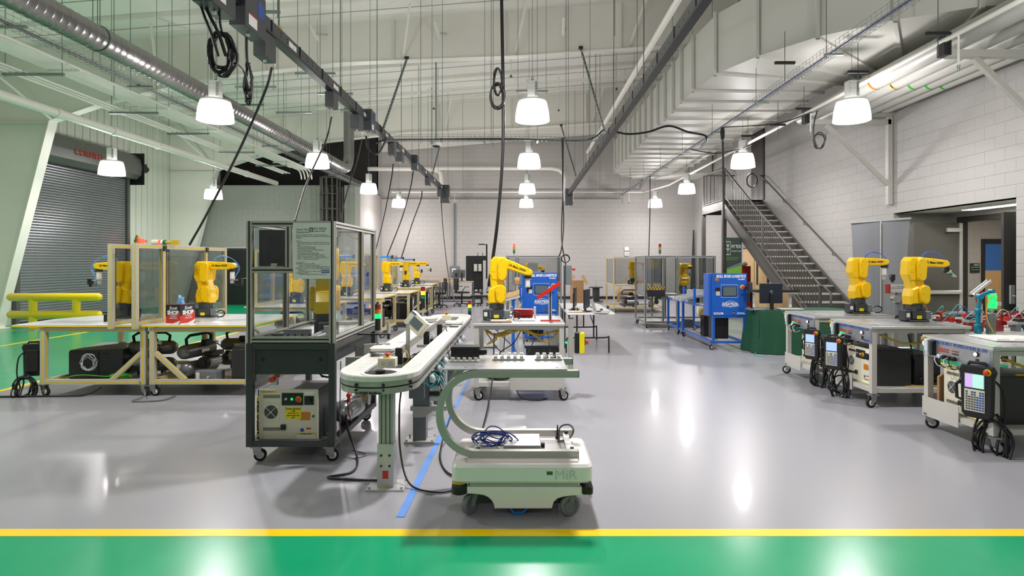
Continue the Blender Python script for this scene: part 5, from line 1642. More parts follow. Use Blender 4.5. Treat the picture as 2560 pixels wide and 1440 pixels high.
CX, CY0, CY1 = -1.045, 4.3, 8.55
pts, nr = stadium(CX, CY0, CY1, .205)
sweep_ring(MB(), pts, nr, rect(-.062, .062, .785, .80)).build('belt', ['belt_white'], cv)
# link seams of the belt
mb = MB()
L = 0
for sx in (-1, 1):
    y = CY0
    while y < CY1:
        mb.box(CX + sx * .205 - .06, y, .8, CX + sx * .205 + .06, y + .0025, .8008)
        y += .035
mb.build('belt_seams', ['cart_grey'], cv, kind='stuff')
sweep_ring(MB(), pts, nr, [(.06, .79), (.06, .822), (.066, .83), (.082, .83), (.088, .822), (.088, .79)]).build('outer_rim', ['belt_white'], cv)
sweep_ring(MB(), pts, nr, [(-.082, .79), (-.082, .808), (-.06, .808), (-.06, .79)]).build('inner_rim', ['belt_white'], cv)
mb = MB()
sweep_ring(mb, pts, nr, rect(.05, .078, .70, .79))
sweep_ring(mb, pts, nr, rect(.07, .0795, .742, .752), 1)
sweep_ring(mb, pts, nr, rect(.078, .083, .78, .788))
sweep_ring(mb, pts, nr, rect(-.078, -.055, .72, .785))
mb.build('side_frame', ['alu_green', 'slot_black'], cv)
for (x, y, dx, dy) in ((-1.22, 4.035, -.4, -1), (-.93, 4.02, .3, -1), (-.8, 4.14, 1, -.6)):
    a = Vector((dx, dy, 0)).normalized()
    p = Vector((CX, CY0, .765)) + a * .283
    MB().cyl(p, p + a * .012, .011, n=10).cyl(p - Vector((0, 0, .035)), p - Vector((0, 0, .035)) + a * .02, .007, n=8).build('rail_bolt', ['black_plastic'], cv)
MB().cyl((CX, CY0 - .02, .79), (CX, CY0 - .02, .80), .125, n=28).cyl((CX, CY0 - .02, .8), (CX, CY0 - .02, .822), .035, n=18).build('turn_disc', ['black_rubber'], cv)
text('lettering', 'DORNER FlexMove', .022, 'ink', cv, (CX - .02, 4.013, .712), (90, 0, 0), bold=.001)
for (y, zlow, nm) in ((4.19, .3, 0), (5.28, .42, 1), (6.5, .35, 2), (7.7, .3, 3)):
    x = CX + .075 if nm == 0 else CX + .12
    if nm == 0: x = -.975
    mb = MB()
    mb.box(x - .052, y - .04, zlow, x + .052, y + .04, .71)
    for q in (-.03, 0, .03):
        mb.box(x + q - .004, y - .042, zlow, x + q + .004, y - .039, .71, 1)
    mb.build('support_post', ['alu_green', 'ink_grey'], cv)
    mb = MB().box(x - .058, y - .052, .01, x + .058, y + .052, zlow + .02)
    for (qx, qz) in ((-.03, .8), (.03, .8), (-.03, .55), (.03, .55)):
        mb.cyl((x + qx, y - .06, zlow * qz), (x + qx, y - .052, zlow * qz), .008, n=8, m=1)
    mb.build('post_sleeve', ['grey_plastic' if nm else 'alu', 'black_plastic'], cv)
    mb = MB().box(x - .13, y - .1, 0.001, x + .14, y + .1, .012)
    for (qx, qy) in ((-.11, -.08), (.12, -.08), (-.11, .08), (.12, .08)):
        mb.cyl((x + qx, y + qy, .012), (x + qx, y + qy, .028), .01, n=8)
    mb.build('foot_plate', ['alu'], cv)
MB().box(-.995, 4.135, .075, -.955, 4.138, .13).build('warning_sticker', ['box_red'], cv)
MB().box(-1.0, 4.1, .0125, -.96, 4.12, .0135).build('floor_sticker', ['cable_yellow'], cv)
# pallets riding on the belt
def pallet(label, x, y, rz=0):
    t = thing('conveyor_pallet', label, 'pallet', (x, y, .832), rz, 'white pallets on the conveyor')
    MB().box(-.1, -.09, 0, .1, .09, .012, 0, .003).build('base_plate', ['grey_plastic'], t)
    MB().prism([(-.11, -.07), (-.09, -.1), (.09, -.1), (.11, -.07), (.11, .07), (.09, .1), (-.09, .1), (-.11, .07)], .012, .04, 'xy', 0, .004).build('tray', ['belt_white'], t)
pallet('white pallet on the left lane beside the workcell', -1.22, 5.12)
pallet('white pallet on the right lane at the far end', -.86, 7.35)
pallet('white pallet on the left lane at the far end', -1.26, 7.9)
# emergency stop box
t = thing('stop_box', 'grey box with a red mushroom stop button inside the near conveyor loop', 'switch', (-1.05, 4.53, .80))
MB().box(-.068, -.04, 0, .068, .05, .075, 0, .004).build('box', ['controller_cream'], t)
MB().cyl((-.025, -.043, .035), (-.025, -.04, .035), .017, n=14).cyl((.03, -.043, .035), (.03, -.04, .035), .017, n=14).build('knockouts', ['cart_grey'], t)
estop(t, (.0, 0, .075), (0, 0, 1), .026)
t = thing('stop_box', 'small grey box with a red mushroom stop button at the far conveyor end', 'switch', (-1.06, 8.15, .80))
MB().box(-.06, -.04, 0, .06, .05, .075, 0, .004).build('box', ['controller_cream'], t)
estop(t, (.0, 0, .075), (0, 0, 1), .026)
# display panel on a post
t = thing('display_panel', 'tilted cream operator display on a slim post inside the conveyor loop', 'display', (-1.1, 5.85, .5))
tube_post(t, 'post', (-.05, 0, 0), (-.05, 0, .5), .035, 'alu_green')
T = Matrix.Translation((0.04, 0, .50)) @ Matrix.Rotation(R(38), 4, 'Y') @ Matrix.Rotation(R(-25), 4, 'Z')
MB(T).box(-.12, -.03, -.08, .12, .03, .08, 0, .006).build('housing', ['controller_cream'], t)
MB(T).box(-.06, -.033, -.04, .08, -.03, .045).build('screen', ['screen_grey'], t)
MB(T).box(-.11, -.032, .055, -.05, -.03, .07).build('maker_mark', ['ink_blue'], t)
mb = MB(T)
for i in range(7):
    mb.box(-.1 + i * .03, -.02, -.0805, -.09 + i * .03, .02, -.08)
mb.build('vent_slots', ['slot_black'], t, kind='stuff')
# valve manifold and filters under the right lane
t = thing('valve_manifold', 'pneumatic valve manifold with many fittings on the conveyor support', 'valve', (-.87, 5.15, .34))
MB().box(-.1, 0, 0, .05, .05, .33, 0, .004).build('panel', ['grey_plastic'], t)
for i in range(6):
    MB().box(.05, -.02, .05 + i * .045, .14, .02, .085 + i * .045, 0, .003).build('valve', ['black_plastic' if i % 2 else 'alu'], t)
    MB().tube(spline([(.14, 0, .065 + i * .045), (.18, -.02, .09 + i * .045), (.17, 0, .15 + i * .045), (.1, .05, .25 + i * .03)], 5), .004, 5).build('air_tube', ['cable_cyan' if i % 2 else 'cable_white'], t)
MB().bar((-.12, .02, -.02), (.2, .02, -.02), .06, .04).build('beam', ['alu_green'], t)
mb = MB().prism([(-.1, -.1), (.0, -.1), (.08, -.042), (-.1, -.042)], -.005, .045, 'xz')
mb.build('bracket', ['alu_green'], t)
for i in range(7):
    y = 4.75 + i * .42
    t = thing('roller_sensor', 'clear-bowled air fitting under the right conveyor lane, %s along it' % ['first', 'second', 'third', 'fourth', 'fifth', 'sixth', 'seventh'][i], 'fitting', (-.735, y, .68), group='fittings under the right lane')
    MB().lathe([(0, -.05), (.02, -.045), (.026, -.02), (.022, .0), (.01, .02), (0, .022)], n=12).build('bowl', ['clear_plastic'], t)
    MB().box(-.05, -.015, -.01, -.02, .015, .03).cyl((-.03, .04, -.03), (.0, .04, -.03), .012, n=8).build('block', ['grey_plastic'], t)
for i in range(6):
    x = -.92 + .03 * (i % 3)
    cable('loose_tube', [(x, 4.9 + i * .3, .7), (x + .12, 5.0 + i * .3, .55), (x + .05, 5.2 + i * .3, .6), (x, 5.5 + i * .3, .7)], .005, ['cable_cyan', 'cable_white', 'cable_black'][i % 3], 'loose thin tube looping under the conveyor, %s one' % ['nearest teal', 'nearest white', 'nearest black', 'farther teal', 'farther white', 'farther black'][i], 'hose')
for i, (yy, c_) in enumerate(((5.0, 'cable_yellow'), (6.2, 'cable_white'), (6.9, 'cable_black'))):
    t = thing('stop_gate', 'small dark sensor and stop gate in the conveyor loop, ' + ['nearest', 'middle', 'farthest'][i], 'sensor', (-1.06 + .04 * i, yy, .74), group='stop gates in the loop')
    MB().box(-.03, -.02, 0, .03, .02, .14, 0, .004).box(.04, -.03, 0, .1, .03, .06, 0, .003).build('body', ['black_plastic'], t)
    MB().box(-.1, -.03, -.03, .12, .03, 0).build('mount', ['alu_green'], t)
    MB().tube(spline([(.03, -.02, .1), (.07, -.04, .12), (.09, -.05, .05), (.05, -.04, 0)], 5), .005, 5).build('lead', [c_], t)
MB().tube(coil_pts((-1.04, 6.0, .62), .1, .06, 5, .1, seed=31, jit=.3), .006, 5).build('cable_tangle', ['cable_black'], label='tangle of black leads in the middle of the conveyor loop', cat='cable')
cable('floor_cable', [(-.95, 4.35, .3), (-.94, 4.3, .5), (-.9, 4.3, .45)][:0] + [(-.93, 4.5, .68), (-.93, 4.4, .5), (-.9, 4.3, .2), (-.8, 4.15, .03), (-.6, 4.05, .012), (-.46, 4.1, .012)], .007, 'cable_black', 'black cable curving from the conveyor to the mobile robot')
cable('floor_cable', [(-.62, 5.3, .3), (-.68, 5.0, .1), (-.66, 4.7, .012), (-.55, 4.4, .012), (-.42, 4.35, .012)], .008, 'cable_black', 'second black cable behind the curved frame of the mobile robot')
cable('floor_cable', [(-.32, 6.7, .8), (-.33, 6.4, .3), (-.38, 5.6, .012), (-.42, 5.0, .012)], .008, 'cable_black', 'black cable running from the central table towards the mobile robot')
tower('signal tower glowing amber behind the conveyor', (-2.05, 12.0, .5), r=.045, seg=.08, lit='amber', pole=.16, tubeh=.2)
tower('signal tower glowing amber at the far end of the conveyor', (-.79, 8.75, .62), r=.027, seg=.05, lit='amber', pole=.12, tubeh=.14)

# ================================================================== MOBILE ROBOT
AX0, AX1, AY0, AY1 = -.447, .447, 3.645, 4.225
ag = thing('mobile_robot', 'low white wheeled mobile robot in the foreground carrying a curved frame', 'robot', (0, 0, 0))
def rrect(x0, y0, x1, y1, r, n=6):
    out = []
    for (cx, cy, a0) in ((x1 - r, y1 - r, 0), (x0 + r, y1 - r, 90), (x0 + r, y0 + r, 180), (x1 - r, y0 + r, 270)):
        for k in range(n + 1):
            a = R(a0 + 90 * k / n)
            out.append((cx + r * math.cos(a), cy + r * math.sin(a)))
    return out
MB().prism(rrect(AX0, AY0, AX1, AY1, .05), .225, .343, 'xy', 0, .016).build('shell', ['agv_white'], ag, label='white rounded upper shell')
MB().prism(rrect(AX0 + .12, AY0 + .08, AX1 - .12, AY1 - .08, .03), .07, .226, 'xy').build('chassis', ['busway_dark'], ag)
sk = []
for (x, y) in ((335, 1122), (1258, 1122), (1258, 1185), (1150, 1190), (1090, 1198), (1045, 1212), (1015, 1240), (1000, 1290), (552, 1290), (545, 1255), (528, 1225), (500, 1200), (465, 1185), (400, 1176), (335, 1172)):
    p = at(1060 + .3194 * x, 860 + .3194 * y, 3.66)
    sk.append((p.x, p.z))
MB().prism(sk, 3.66, 3.70, 'xz', 0, .005).build('skirt', ['agv_white'], ag)
MB().prism(sk, 4.17, 4.21, 'xz', 0, .005).build('skirt', ['agv_white'], ag)
MB().box(-.33, 3.675, .18, .36, 4.2, .226).build('band', ['alu_green'], ag)
MB().lathe([(0, .155), (.05, .155), (.055, .165), (.052, .175), (.05, .2), (.045, .218), (0, .222)], (AX0 + .05, AY0 + .045, 0), n=24).build('laser_scanner', ['black_plastic'], ag)
MB().lathe([(.046, .219), (.05, .225), (0, .226)], (AX0 + .05, AY0 + .045, 0), n=20).build('yellow_ring', ['cable_yellow'], ag)
MB().prism(rrect(AX1 - .07, AY0 + .0, AX1 + .002, AY0 + .2, .02), .155, .205, 'xy', 0, .006).build('corner_bumper', ['black_plastic'], ag)
MB().box(AX1 - .02, AY0 + .03, .12, AX1, AY0 + .2, .155, 0, .004).build('corner_skid', ['agv_white'], ag)
def agv_wheel(x, y, r, ang, m1, m2):
    T = Matrix.Translation((x, y, r)) @ Matrix.Rotation(ang, 4, 'Z')
    w = MB(T).lathe([(r * .72, -.018), (r * .94, -.018), (r, -.012), (r, .012), (r * .94, .018), (r * .72, .018)], (0, 0, 0), (0, 1, 0), 28).build('wheel', [m1], ag)
    MB(T).lathe([(0, -.014), (r * .25, -.02), (r * .7, -.012), (r * .72, -.02), (r * .72, .02), (r * .7, .012), (0, .014)], (0, 0, 0), (0, 1, 0), 24).build('hub', [m2], w)
agv_wheel(-.335, 3.735, .066, R(52), 'grey_rubber', 'grey_plastic')
agv_wheel(.305, 3.712, .066, R(20), 'grey_rubber', 'grey_plastic')
agv_wheel(-.33, 4.12, .0615, R(40), 'grey_rubber', 'grey_plastic')
agv_wheel(.31, 4.12, .0615, R(25), 'grey_rubber', 'grey_plastic')
agv_wheel(-.023, 3.727, .0625, 0, 'bright_blue', 'black_plastic')
agv_wheel(-.02, 4.08, .0625, 0, 'bright_blue', 'black_plastic')
for (x, y) in ((-.325, 3.75), (.3, 3.72), (-.33, 4.12), (.31, 4.12)):
    MB().prism([(x + .02, .2), (x + .07, .2), (x + .02, .055), (x - .005, .055)], y - .03, y - .024, 'xz').prism([(x + .02, .2), (x + .07, .2), (x + .02, .055), (x - .005, .055)], y + .024, y + .03, 'xz').build('wheel_fork', ['grey_plastic'], ag)
text('embossed_logo', 'MiR', .085, 'logo_white', ag, (.275, AY0 - .0005, .28), ext=.003, sx=1.05)
MB().box(.155, AY0 - .001, .282, .193, AY0 + .001, .304).build('sticker', ['tower_green'], ag)
MB().box(.155, AY0 - .0014, .298, .193, AY0 + .001, .304).build('sticker', ['sticker_red'], ag)
MB().box(AX0 + .1, AY0 + .05, .343, .36, AY1 - .06, .352).build('top_plate', ['agv_white'], ag)
# curved carrying frame bolted on
cf = thing('curved_frame', 'pale green C-shaped aluminium frame standing on the mobile robot', 'frame')
def c_frame(y):
    xr, xl, zb, zt, r = .364, -.505, .372, .893, .25
    pts = [(xr, zb)]
    for k in range(13):
        a = R(270 - 90 * k / 12)
        pts.append((xl + r - .03 + r * math.cos(a), zb + r + r * math.sin(a)))
    for k in range(13):
        a = R(180 - 90 * k / 12)
        pts.append((xl + r - .03 + r * math.cos(a), zt - r + r * math.sin(a)))
    pts.append((xr + .003, zt))
    mb = MB()
    h, w = .0225, .025
    n = len(pts)
    vs, fs = [], []
    for i in range(n):
        p0, p1 = Vector(pts[max(i - 1, 0)]), Vector(pts[min(i + 1, n - 1)])
        d = (p1 - p0).normalized()
        nn = Vector((-d.y, d.x)) * h
        for (sx, sy) in ((1, -1), (1, 1), (-1, 1), (-1, -1)):
            vs.append((pts[i][0] + nn.x * sx, y + w * sy, pts[i][1] + nn.y * sx))
    for i in range(n - 1):
        for q in range(4):
            fs.append((i * 4 + q, i * 4 + (q + 1) % 4, (i + 1) * 4 + (q + 1) % 4, (i + 1) * 4 + q))
    fs += [(3, 2, 1, 0), (4 * n - 4, 4 * n - 3, 4 * n - 2, 4 * n - 1)]
    mb.add(vs, fs)
    o = mb.build('bent_rail', ['alu_green'], cf)
    MB().box(xr, y - .024, zb - .022, xr + .004, y + .024, zb + .022).box(xr + .003, y - .024, zt - .022, xr + .007, y + .024, zt + .022).build('end_cap', ['black_plastic'], o)
c_frame(3.78); c_frame(4.28 - .03)
for x in (-.3, .315):
    MB().box(x - .02, 3.8, .353, x + .02, 4.23, .378).build('cross_bar', ['alu_pale'], cf)
for (x, y) in ((-.29, 3.83), (-.29, 4.2), (.33, 3.83), (.32, 4.2)):
    MB().cyl((x, y, .378), (x, y, .398), .013, n=10).build('knob_bolt', ['black_plastic'], cf)
t = thing('carried_plate', 'scuffed aluminium plate on top of the curved frame', 'plate')
MB().box(-.515, 3.765, .9165, .295, 4.32, .9245, 0, .002).build('plate', ['alu_plate'], t)
MB().cyl((-.37, 3.82, .9245), (-.37, 3.82, .926), .008, n=8).cyl((.23, 3.82, .9245), (.23, 3.82, .926), .008, n=8).build('screw_heads', ['ink_grey'], t)
def rack(label, x0, x1, y0, y1, teeth, black=False):
    t = thing('parts_rack', label, 'rack', ((x0 + x1) / 2, (y0 + y1) / 2, .9255), 0, 'white toothed racks')
    w, d = (x1 - x0) / 2, (y1 - y0) / 2
    MB().box(-w, -d, 0, w, d, .012, 0, .002).build('base', ['belt_white'], t)
    for r_ in (-1, 1):
        for k in range(teeth):
            x = -w + (k + .5) * 2 * w / teeth
            MB().box(x - w / teeth * .55, r_ * d * .8 - .012, .012, x + w / teeth * .55, r_ * d * .8 + .012, .028).build('tooth', ['belt_white'], t)
    return t
rack('white toothed rack in the middle of the carried plate', -.21, .02, 4.1, 4.27, 5)
rack('white toothed rack at the right of the carried plate', .09, .285, 4.1, 4.27, 4)
rack('white toothed rack under the black finned block', -.5, -.3, 4.02, 4.2, 5)
for i in range(3):
    x = .12 + i * .055
    t = thing('clip', 'small black clip on the right white rack, %s of three' % ['left', 'middle', 'right'][i], 'clip', (x, 4.13, .938), group='black clips on the rack')
    MB().box(-.014, -.012, 0, .014, .012, .006).box(-.012, -.01, .006, .012, .01, .02).build('body', ['black_plastic'], t)
    MB().box(-.006, -.0125, .008, .006, -.0095, .016).build('window', ['sticker_white'], t)
t = thing('finned_block', 'black finned heat sink block on the carried plate', 'block', (-.40, 4.13, .954))
MB().box(-.1, -.06, 0, .1, .06, .07, 0, .003).build('body', ['black_plastic'], t)
for i in range(7):
    MB().box(-.09, -.064, .008 + i * .008, .09, -.06, .011 + i * .008).build('fin', ['busway_dark'], t)
MB().box(.1, -.03, .01, .15, .03, .045, 0, .004).build('coupling', ['black_plastic'], t)
t = thing('metal_box', 'brushed metal box between the rails on the mobile robot', 'box', (0.0, 3.86, .3525))
MB().box(-.125, 0, 0, .125, .27, .045, 0, .003).build('body', ['alu_plate'], t)
MB().box(.13, .1, 0, .155, .14, .03).build('latch', ['black_plastic'], t)
MB().tube(spline(coil_pts((-.18, 4.0, .405), .1, .04, 8, .06, seed=14, jit=.45, n=9), 2), .004, 6).build('network_cable', ['cable_blue'], label='tangled blue network cable lying on the mobile robot', cat='cable')
t = thing('antenna', 'stubby black antenna on the right rail of the mobile robot', 'antenna', (.255, 4.16, .352))
MB().cyl((0, 0, 0), (0, 0, .025), .016, n=12).cyl((0, 0, .025), (0, 0, .1), .01, .004, n=10).build('whip', ['black_plastic'], t)
MB().tube(spline([(.26, 4.1, .36), (.27, 4.1, .45), (.33, 4.1, .47), (.365, 4.1, .43), (.33, 4.1, .37), (.25, 4.08, .358)], 6), .006, 6).build('spiral_cable', ['cable_grey'], label='grey spiral cable looping above the right end of the mobile robot', cat='cable')

# more pneumatic and wiring detail around the conveyor supports
t = thing('valve_terminal', 'grey valve terminal box with teal tubes beside the conveyor post', 'valve', (-.93, 4.92, .46))
MB().box(-.03, 0, 0, .1, .06, .16, 0, .004).build('box', ['grey_plastic'], t)
for i in range(5):
    MB().cyl((-.02 + i * .026, -.012, .13), (-.02 + i * .026, 0, .13), .007, n=8).build('port', ['black_plastic'], t)
    MB().tube(spline([(-.02 + i * .026, -.012, .13), (-.01 + i * .03, -.06, .12 + i * .01), (.06 + i * .01, -.07, .2), (.12, -.02, .22 + i * .01)], 4), .003, 5).build('air_tube', ['cable_cyan' if i % 2 else 'cable_white'], t)
MB().tube(coil_pts((-.78, 5.0, .6), .045, .05, 4, .03, seed=91, jit=.25), .004, 5).build('hose_coil', ['cable_cyan'], label='small coil of teal tube beside the curved frame', cat='hose')
t = thing('red_clamp', 'red clamp handle under the right conveyor lane', 'clamp', (-.74, 5.35, .63))
MB().bar((-.04, 0, 0), (.05, 0, .02), .025, .02).build('handle', ['mushroom_red'], t)
MB().box(-.06, -.02, -.05, -.02, .02, .0).build('jaw', ['black_plastic'], t)
for i in range(9):
    y = 5.9 + i * .3
    t = thing('side_roller', 'grey guide roller on the outer side of the right lane, %s of nine' % ['nearest', 'second', 'third', 'fourth', 'fifth', 'sixth', 'seventh', 'eighth', 'farthest'][i], 'roller', (-.755, y, .735), group='guide rollers')
    MB().cyl((0, 0, -.012), (0, 0, .012), .022, n=12).build('roller', ['alu'], t)
    MB().cyl((0, 0, .012), (0, 0, .02), .01, n=8).build('bolt_head', ['black_plastic'], t)

# ================================================================== SMART ROBOT WORKSTATIONS
def workstation(label, x0, y0, W=1.09, D=.84, zt=.91, side=True, plate_side=True, num='87-SW', plate_front=False, green=False):
    t = thing('robot_workstation', label, 'workstation', (x0, y0, 0), 0, 'grey robot workstations')
    leg = .055
    MB().box(-.012, -.012, zt - .035, W + .012, D + .012, zt - .004, 0, .004).box(-.008, -.008, zt - .004, W + .008, D + .008, zt, 1).build('tabletop', ['alu_pale', 'alu_plate'], t)
    for (x, y) in ((leg / 2, leg / 2), (W - leg / 2, leg / 2), (leg / 2, D - leg / 2), (W - leg / 2, D - leg / 2)):
        tube_post(t, 'leg', (x, y, .155), (x, y, zt - .036), leg)
        caster(t, x, y, .15, R(random.choice((-30, 25, 150, 190))))
    for y in (leg / 2, D - leg / 2):
        tube_post(t, 'rail', (leg, y, .19), (W - leg, y, .19), .045)
        tube_post(t, 'rail', (leg, y, zt - .06), (W - leg, y, zt - .06), .04)
    for x in (leg / 2, W - leg / 2):
        tube_post(t, 'rail', (x, leg, .19), (x, D - leg, .19), .045)
    MB().box(.02, .02, .205, W - .02, D - .02, .215).build('lower_shelf', ['cart_grey'], t)
    if side:
        p = MB().box(-.006, 0, zt - .2, -.001, D, zt - .02).build('side_panel', ['alu_plate'], t)
        text('lettering', 'SMART ROBOT WORKSTATION', .045, 'ink_blue', p, (-.007, D * .53, zt - .05), (90, 0, -90), bold=.0012, sx=.82)
        text('lettering', num, .045, 'ink_blue', p, (-.007, D * .13, zt - .05), (90, 0, -90), bold=.0012, sx=.9)
        text('lettering', 'AMATROL', .03, 'ink_blue', p, (-.007, D * .09, zt - .175), (90, 0, -90), bold=.001)
        fr = MB()
        for (a, b) in (((.02, .03), (.02, .18)), ((.02, .18), (D - .02, .18))):
            fr.bar((-.0065, D - a[0] if 0 else a[0], zt - .02 - a[1] * .9), (-.0065, b[0], zt - .02 - b[1] * .9), .001, .003)
        fr.build('border_line', ['ink_blue'], p)
        g = MB().cyl((-.03, D * .95, zt - .08), (-.006, D * .95, zt - .08), .028, n=18)
        g.build('pressure_gauge', ['sticker_white'], t)
        MB().box(-.05, D * .86, zt - .15, -.006, D * .92, zt - .03, 0, .006).cyl((-.03, D * .89, zt - .19), (-.03, D * .89, zt - .15), .02, n=12).build('filter_unit', ['clear_plastic'], t)
        MB().cyl((-.03, D * .96, zt - .045), (-.03, D * .96, zt - .02), .018, n=12).build('regulator_knob', ['cable_yellow'], t)
        MB().box(-.045, D * .79, zt - .18, -.006, D * .83, zt - .04, 0, .004).build('manifold', ['black_plastic'], t)
        for (ya, yb, zz, mm) in ((.6, .76, .105, 'mushroom_red'), (.6, .76, .125, 'mushroom_red'), (.46, .57, .105, 'mushroom_red'), (.46, .57, .13, 'black_plastic')):
            mb = MB()
            n = int((yb - ya) * D / .016)
            for i in range(n):
                y = D * ya + i * .016
                mb.cyl((-.014, y, zt - zz), (-.006, y, zt - zz), .0055, n=8)
            mb.build('socket_row', [mm], t, kind='stuff')
        for i, y in enumerate((.5, .57, .64, .71)):
            MB().cyl((-.035, D * y, zt - .175), (-.006, D * y, zt - .175), .02, n=12).build('plug', ['black_plastic' if i < 3 else 'sticker_white'], t)
            MB().tube(spline([(-.035, D * y, zt - .175), (-.07, D * y, zt - .2), (-.06, D * (y - .05), zt - .26), (-.01, D * (y - .1), zt - .24)], 4), .005, 5).build('patch_lead', ['cable_white' if i % 2 else 'cable_black'], t)
        MB().cyl((-.02, D * .2, zt - .09), (-.006, D * .2, zt - .09), .022, n=16).build('lamp_ring', ['black_plastic'], t)
        MB().cyl((-.024, D * .2, zt - .09), (-.02, D * .2, zt - .09), .016, n=16).build('lamp', ['led_white'], t)
        if green:
            MB().ball((-.02, D * .7, zt - .14), .012).ball((-.02, D * .86, zt - .14), .01).build('green_lamp', ['led_green'], t)
        MB().box(-.014, D * .18, zt - .17, -.006, D * .21, zt - .13).build('rocker_switch', ['black_plastic'], t)
        mb = MB()
        for (y, z) in ((.03, .03), (.03, .17), (.3, .06), (.3, .14), (.35, .17), (.4, .1), (.5, .19), (.97, .03)):
            mb.cyl((-.009, D * y, zt - z), (-.006, D * y, zt - z), .005, n=6)
        mb.build('panel_screws', ['alu'], p, kind='stuff')
    if plate_side:
        MB().box(-.01, D * .45, .12, -.004, D + .01, .31).build('guard_plate', ['cart_grey'], t)
    if plate_front:
        MB().box(W * .4, -.01, .13, W, -.004, .3).build('guard_plate', ['cart_grey'], t)
    return t
workstation('grey robot workstation at the far right, nearest the camera, white tray on top', 3.95, 4.86)
workstation('middle grey robot workstation on the right with a cream controller beneath', 3.88, 6.43, green=True)
workstation('farthest grey robot workstation on the right, beside the green cloth table', 3.85, 7.62, green=True)
robot('yellow robot arm on the farthest right workstation, white wrist hanging down', (4.68, 8.08, .912), 0, tool='camera')
robot('yellow robot arm with a green glow on the middle right workstation, metal nose', (4.72, 6.98, .912), R(3), tool='nose', pitch=-3)
controller('cream robot controller under the nearest right workstation', (4.02, 5.265, .216), R(-90), .53, .42, .5)
controller('cream robot controller under the middle right workstation', (3.95, 6.8, .216), R(-90), .5, .41, .45)
controller('cream robot controller under the farthest right workstation', (3.98, 8.0, .216), R(-90), .5, .38, .45)
pendant('large teach pendant with a coloured screen on the nearest right workstation', (3.86, 4.93, .52), R(-62), 0, ('screen_violet', 'screen_multi'), cables=9, drop_=.5, seed=41, s=1.15)
pendant('teach pendant with a blue screen hanging between two right workstations', (3.72, 6.95, .53), R(-50), 0, cables=7, drop_=.45, seed=42)
pendant('teach pendant with a blue screen on the farthest right workstation', (3.76, 7.55, .55), R(-60), 0, cables=7, drop_=.45, seed=43)
for i, (x, y, w) in enumerate(((4.55, 5.0, .42), (4.5, 6.65, .3), (4.45, 7.8, .35))):
    t = thing('wiring_enclosure', 'dark wiring enclosure behind the controller of the ' + ['nearest', 'middle', 'farthest'][i] + ' right workstation', 'cabinet', (x, y, .216), 0, 'dark enclosures under workstations')
    MB().box(0, 0, 0, w, .5, .4 - .06 * i, 0, .005).build('case', ['panel_dark'], t)
    MB().cyl((w * .2, -.003, .33), (w * .2, 0, .33), .012, n=8).cyl((w * .7, -.003, .08), (w * .7, 0, .08), .012, n=8).build('knockouts', ['slot_black'], t)
for i, (x0, y0) in enumerate(((3.95, 4.86), (3.88, 6.43), (3.85, 7.62))):
    w_ = ['nearest', 'middle', 'farthest'][i]
    cable('cable_bundle', [(x0 + .15, y0 + .1, .8), (x0 + .45, y0 + .12, .7), (x0 + .8, y0 + .15, .74), (x0 + 1.02, y0 + .2, .82)], .012, 'cable_yellow', 'yellow cable bundle sagging under the top of the %s right workstation' % w_)
    cable('loose_cable', [(x0 + .5, y0 + .15, .8), (x0 + .55, y0 + .1, .5), (x0 + .7, y0 + .08, .25), (x0 + .95, y0 + .1, .23)], .008, 'cable_black', 'black cable drooping inside the %s right workstation' % w_)
    cable('loose_cable', [(x0 + .4, y0 + .05, .23), (x0 + .6, y0 + .03, .235), (x0 + .8, y0 + .08, .23), (x0 + 1.0, y0 + .05, .24)], .006, 'cable_yellow' if i else 'cable_white', 'thin cable lying on the shelf of the %s right workstation' % w_)
    MB().tube(coil_pts((x0 + .8, y0 + .14, .27), .13, .035, 4, .04, seed=50 + i, jit=.3), .006, 5).build('cable_coil', ['cable_black'], label='coil of black cable on the shelf of the %s right workstation' % w_, cat='cable')
    t = thing('safety_relay', 'black device with a bold yellow label under the top of the %s right workstation' % w_, 'device', (x0 + .72, y0 + .12, .66))
    MB().cyl((0, 0, -.03), (0, 0, .09), .06, n=18).box(-.05, -.06, .09, .05, .06, .2).build('body', ['black_plastic'], t)
    MB().box(-.09, -.075, .05, .09, -.062, .1).build('label_plate', ['cable_yellow'], t)
t = thing('white_tray', 'white tray with flat racks on the nearest right workstation', 'tray', (4.55, 5.32, .911), R(-8))
MB().box(-.3, -.2, 0, .3, .2, .012, 0, .002).build('sheet', ['sticker_white'], t)
for i in range(4):
    MB().box(-.27 + i * .14, -.16, .012, -.17 + i * .14, .16, .02, 0, .002).build('rack_strip', ['belt_white'], t)
MB().box(0, 0, 0, .05, .002, .03).build('blue_tape', ['ink_blue'], label='blue tape tag on the side panel of the nearest right workstation', cat='tape', loc=(3.937, 4.96, .73), rz=R(-90))
t = thing('cardboard_box', 'tan cardboard sheet propped beside the nearest right controller', 'cardboard', (4.0, 5.56, .217))
MB().prism([(0, 0), (0, .3), (.12, .38), (.4, .38), (.4, 0)], 0, .03, 'xz').build('sheet', ['cardboard'], t)
t = thing('screwdriver', 'yellow-handled screwdriver on the nearest right controller', 'tool', (4.3, 5.05, .632), R(5))
MB().cyl((0, 0, 0), (.09, 0, 0), .012, n=10).build('handle', ['bright_yellow'], t)
MB().cyl((.09, 0, 0), (.22, 0, 0), .004, n=8).build('shaft', ['alu'], t)

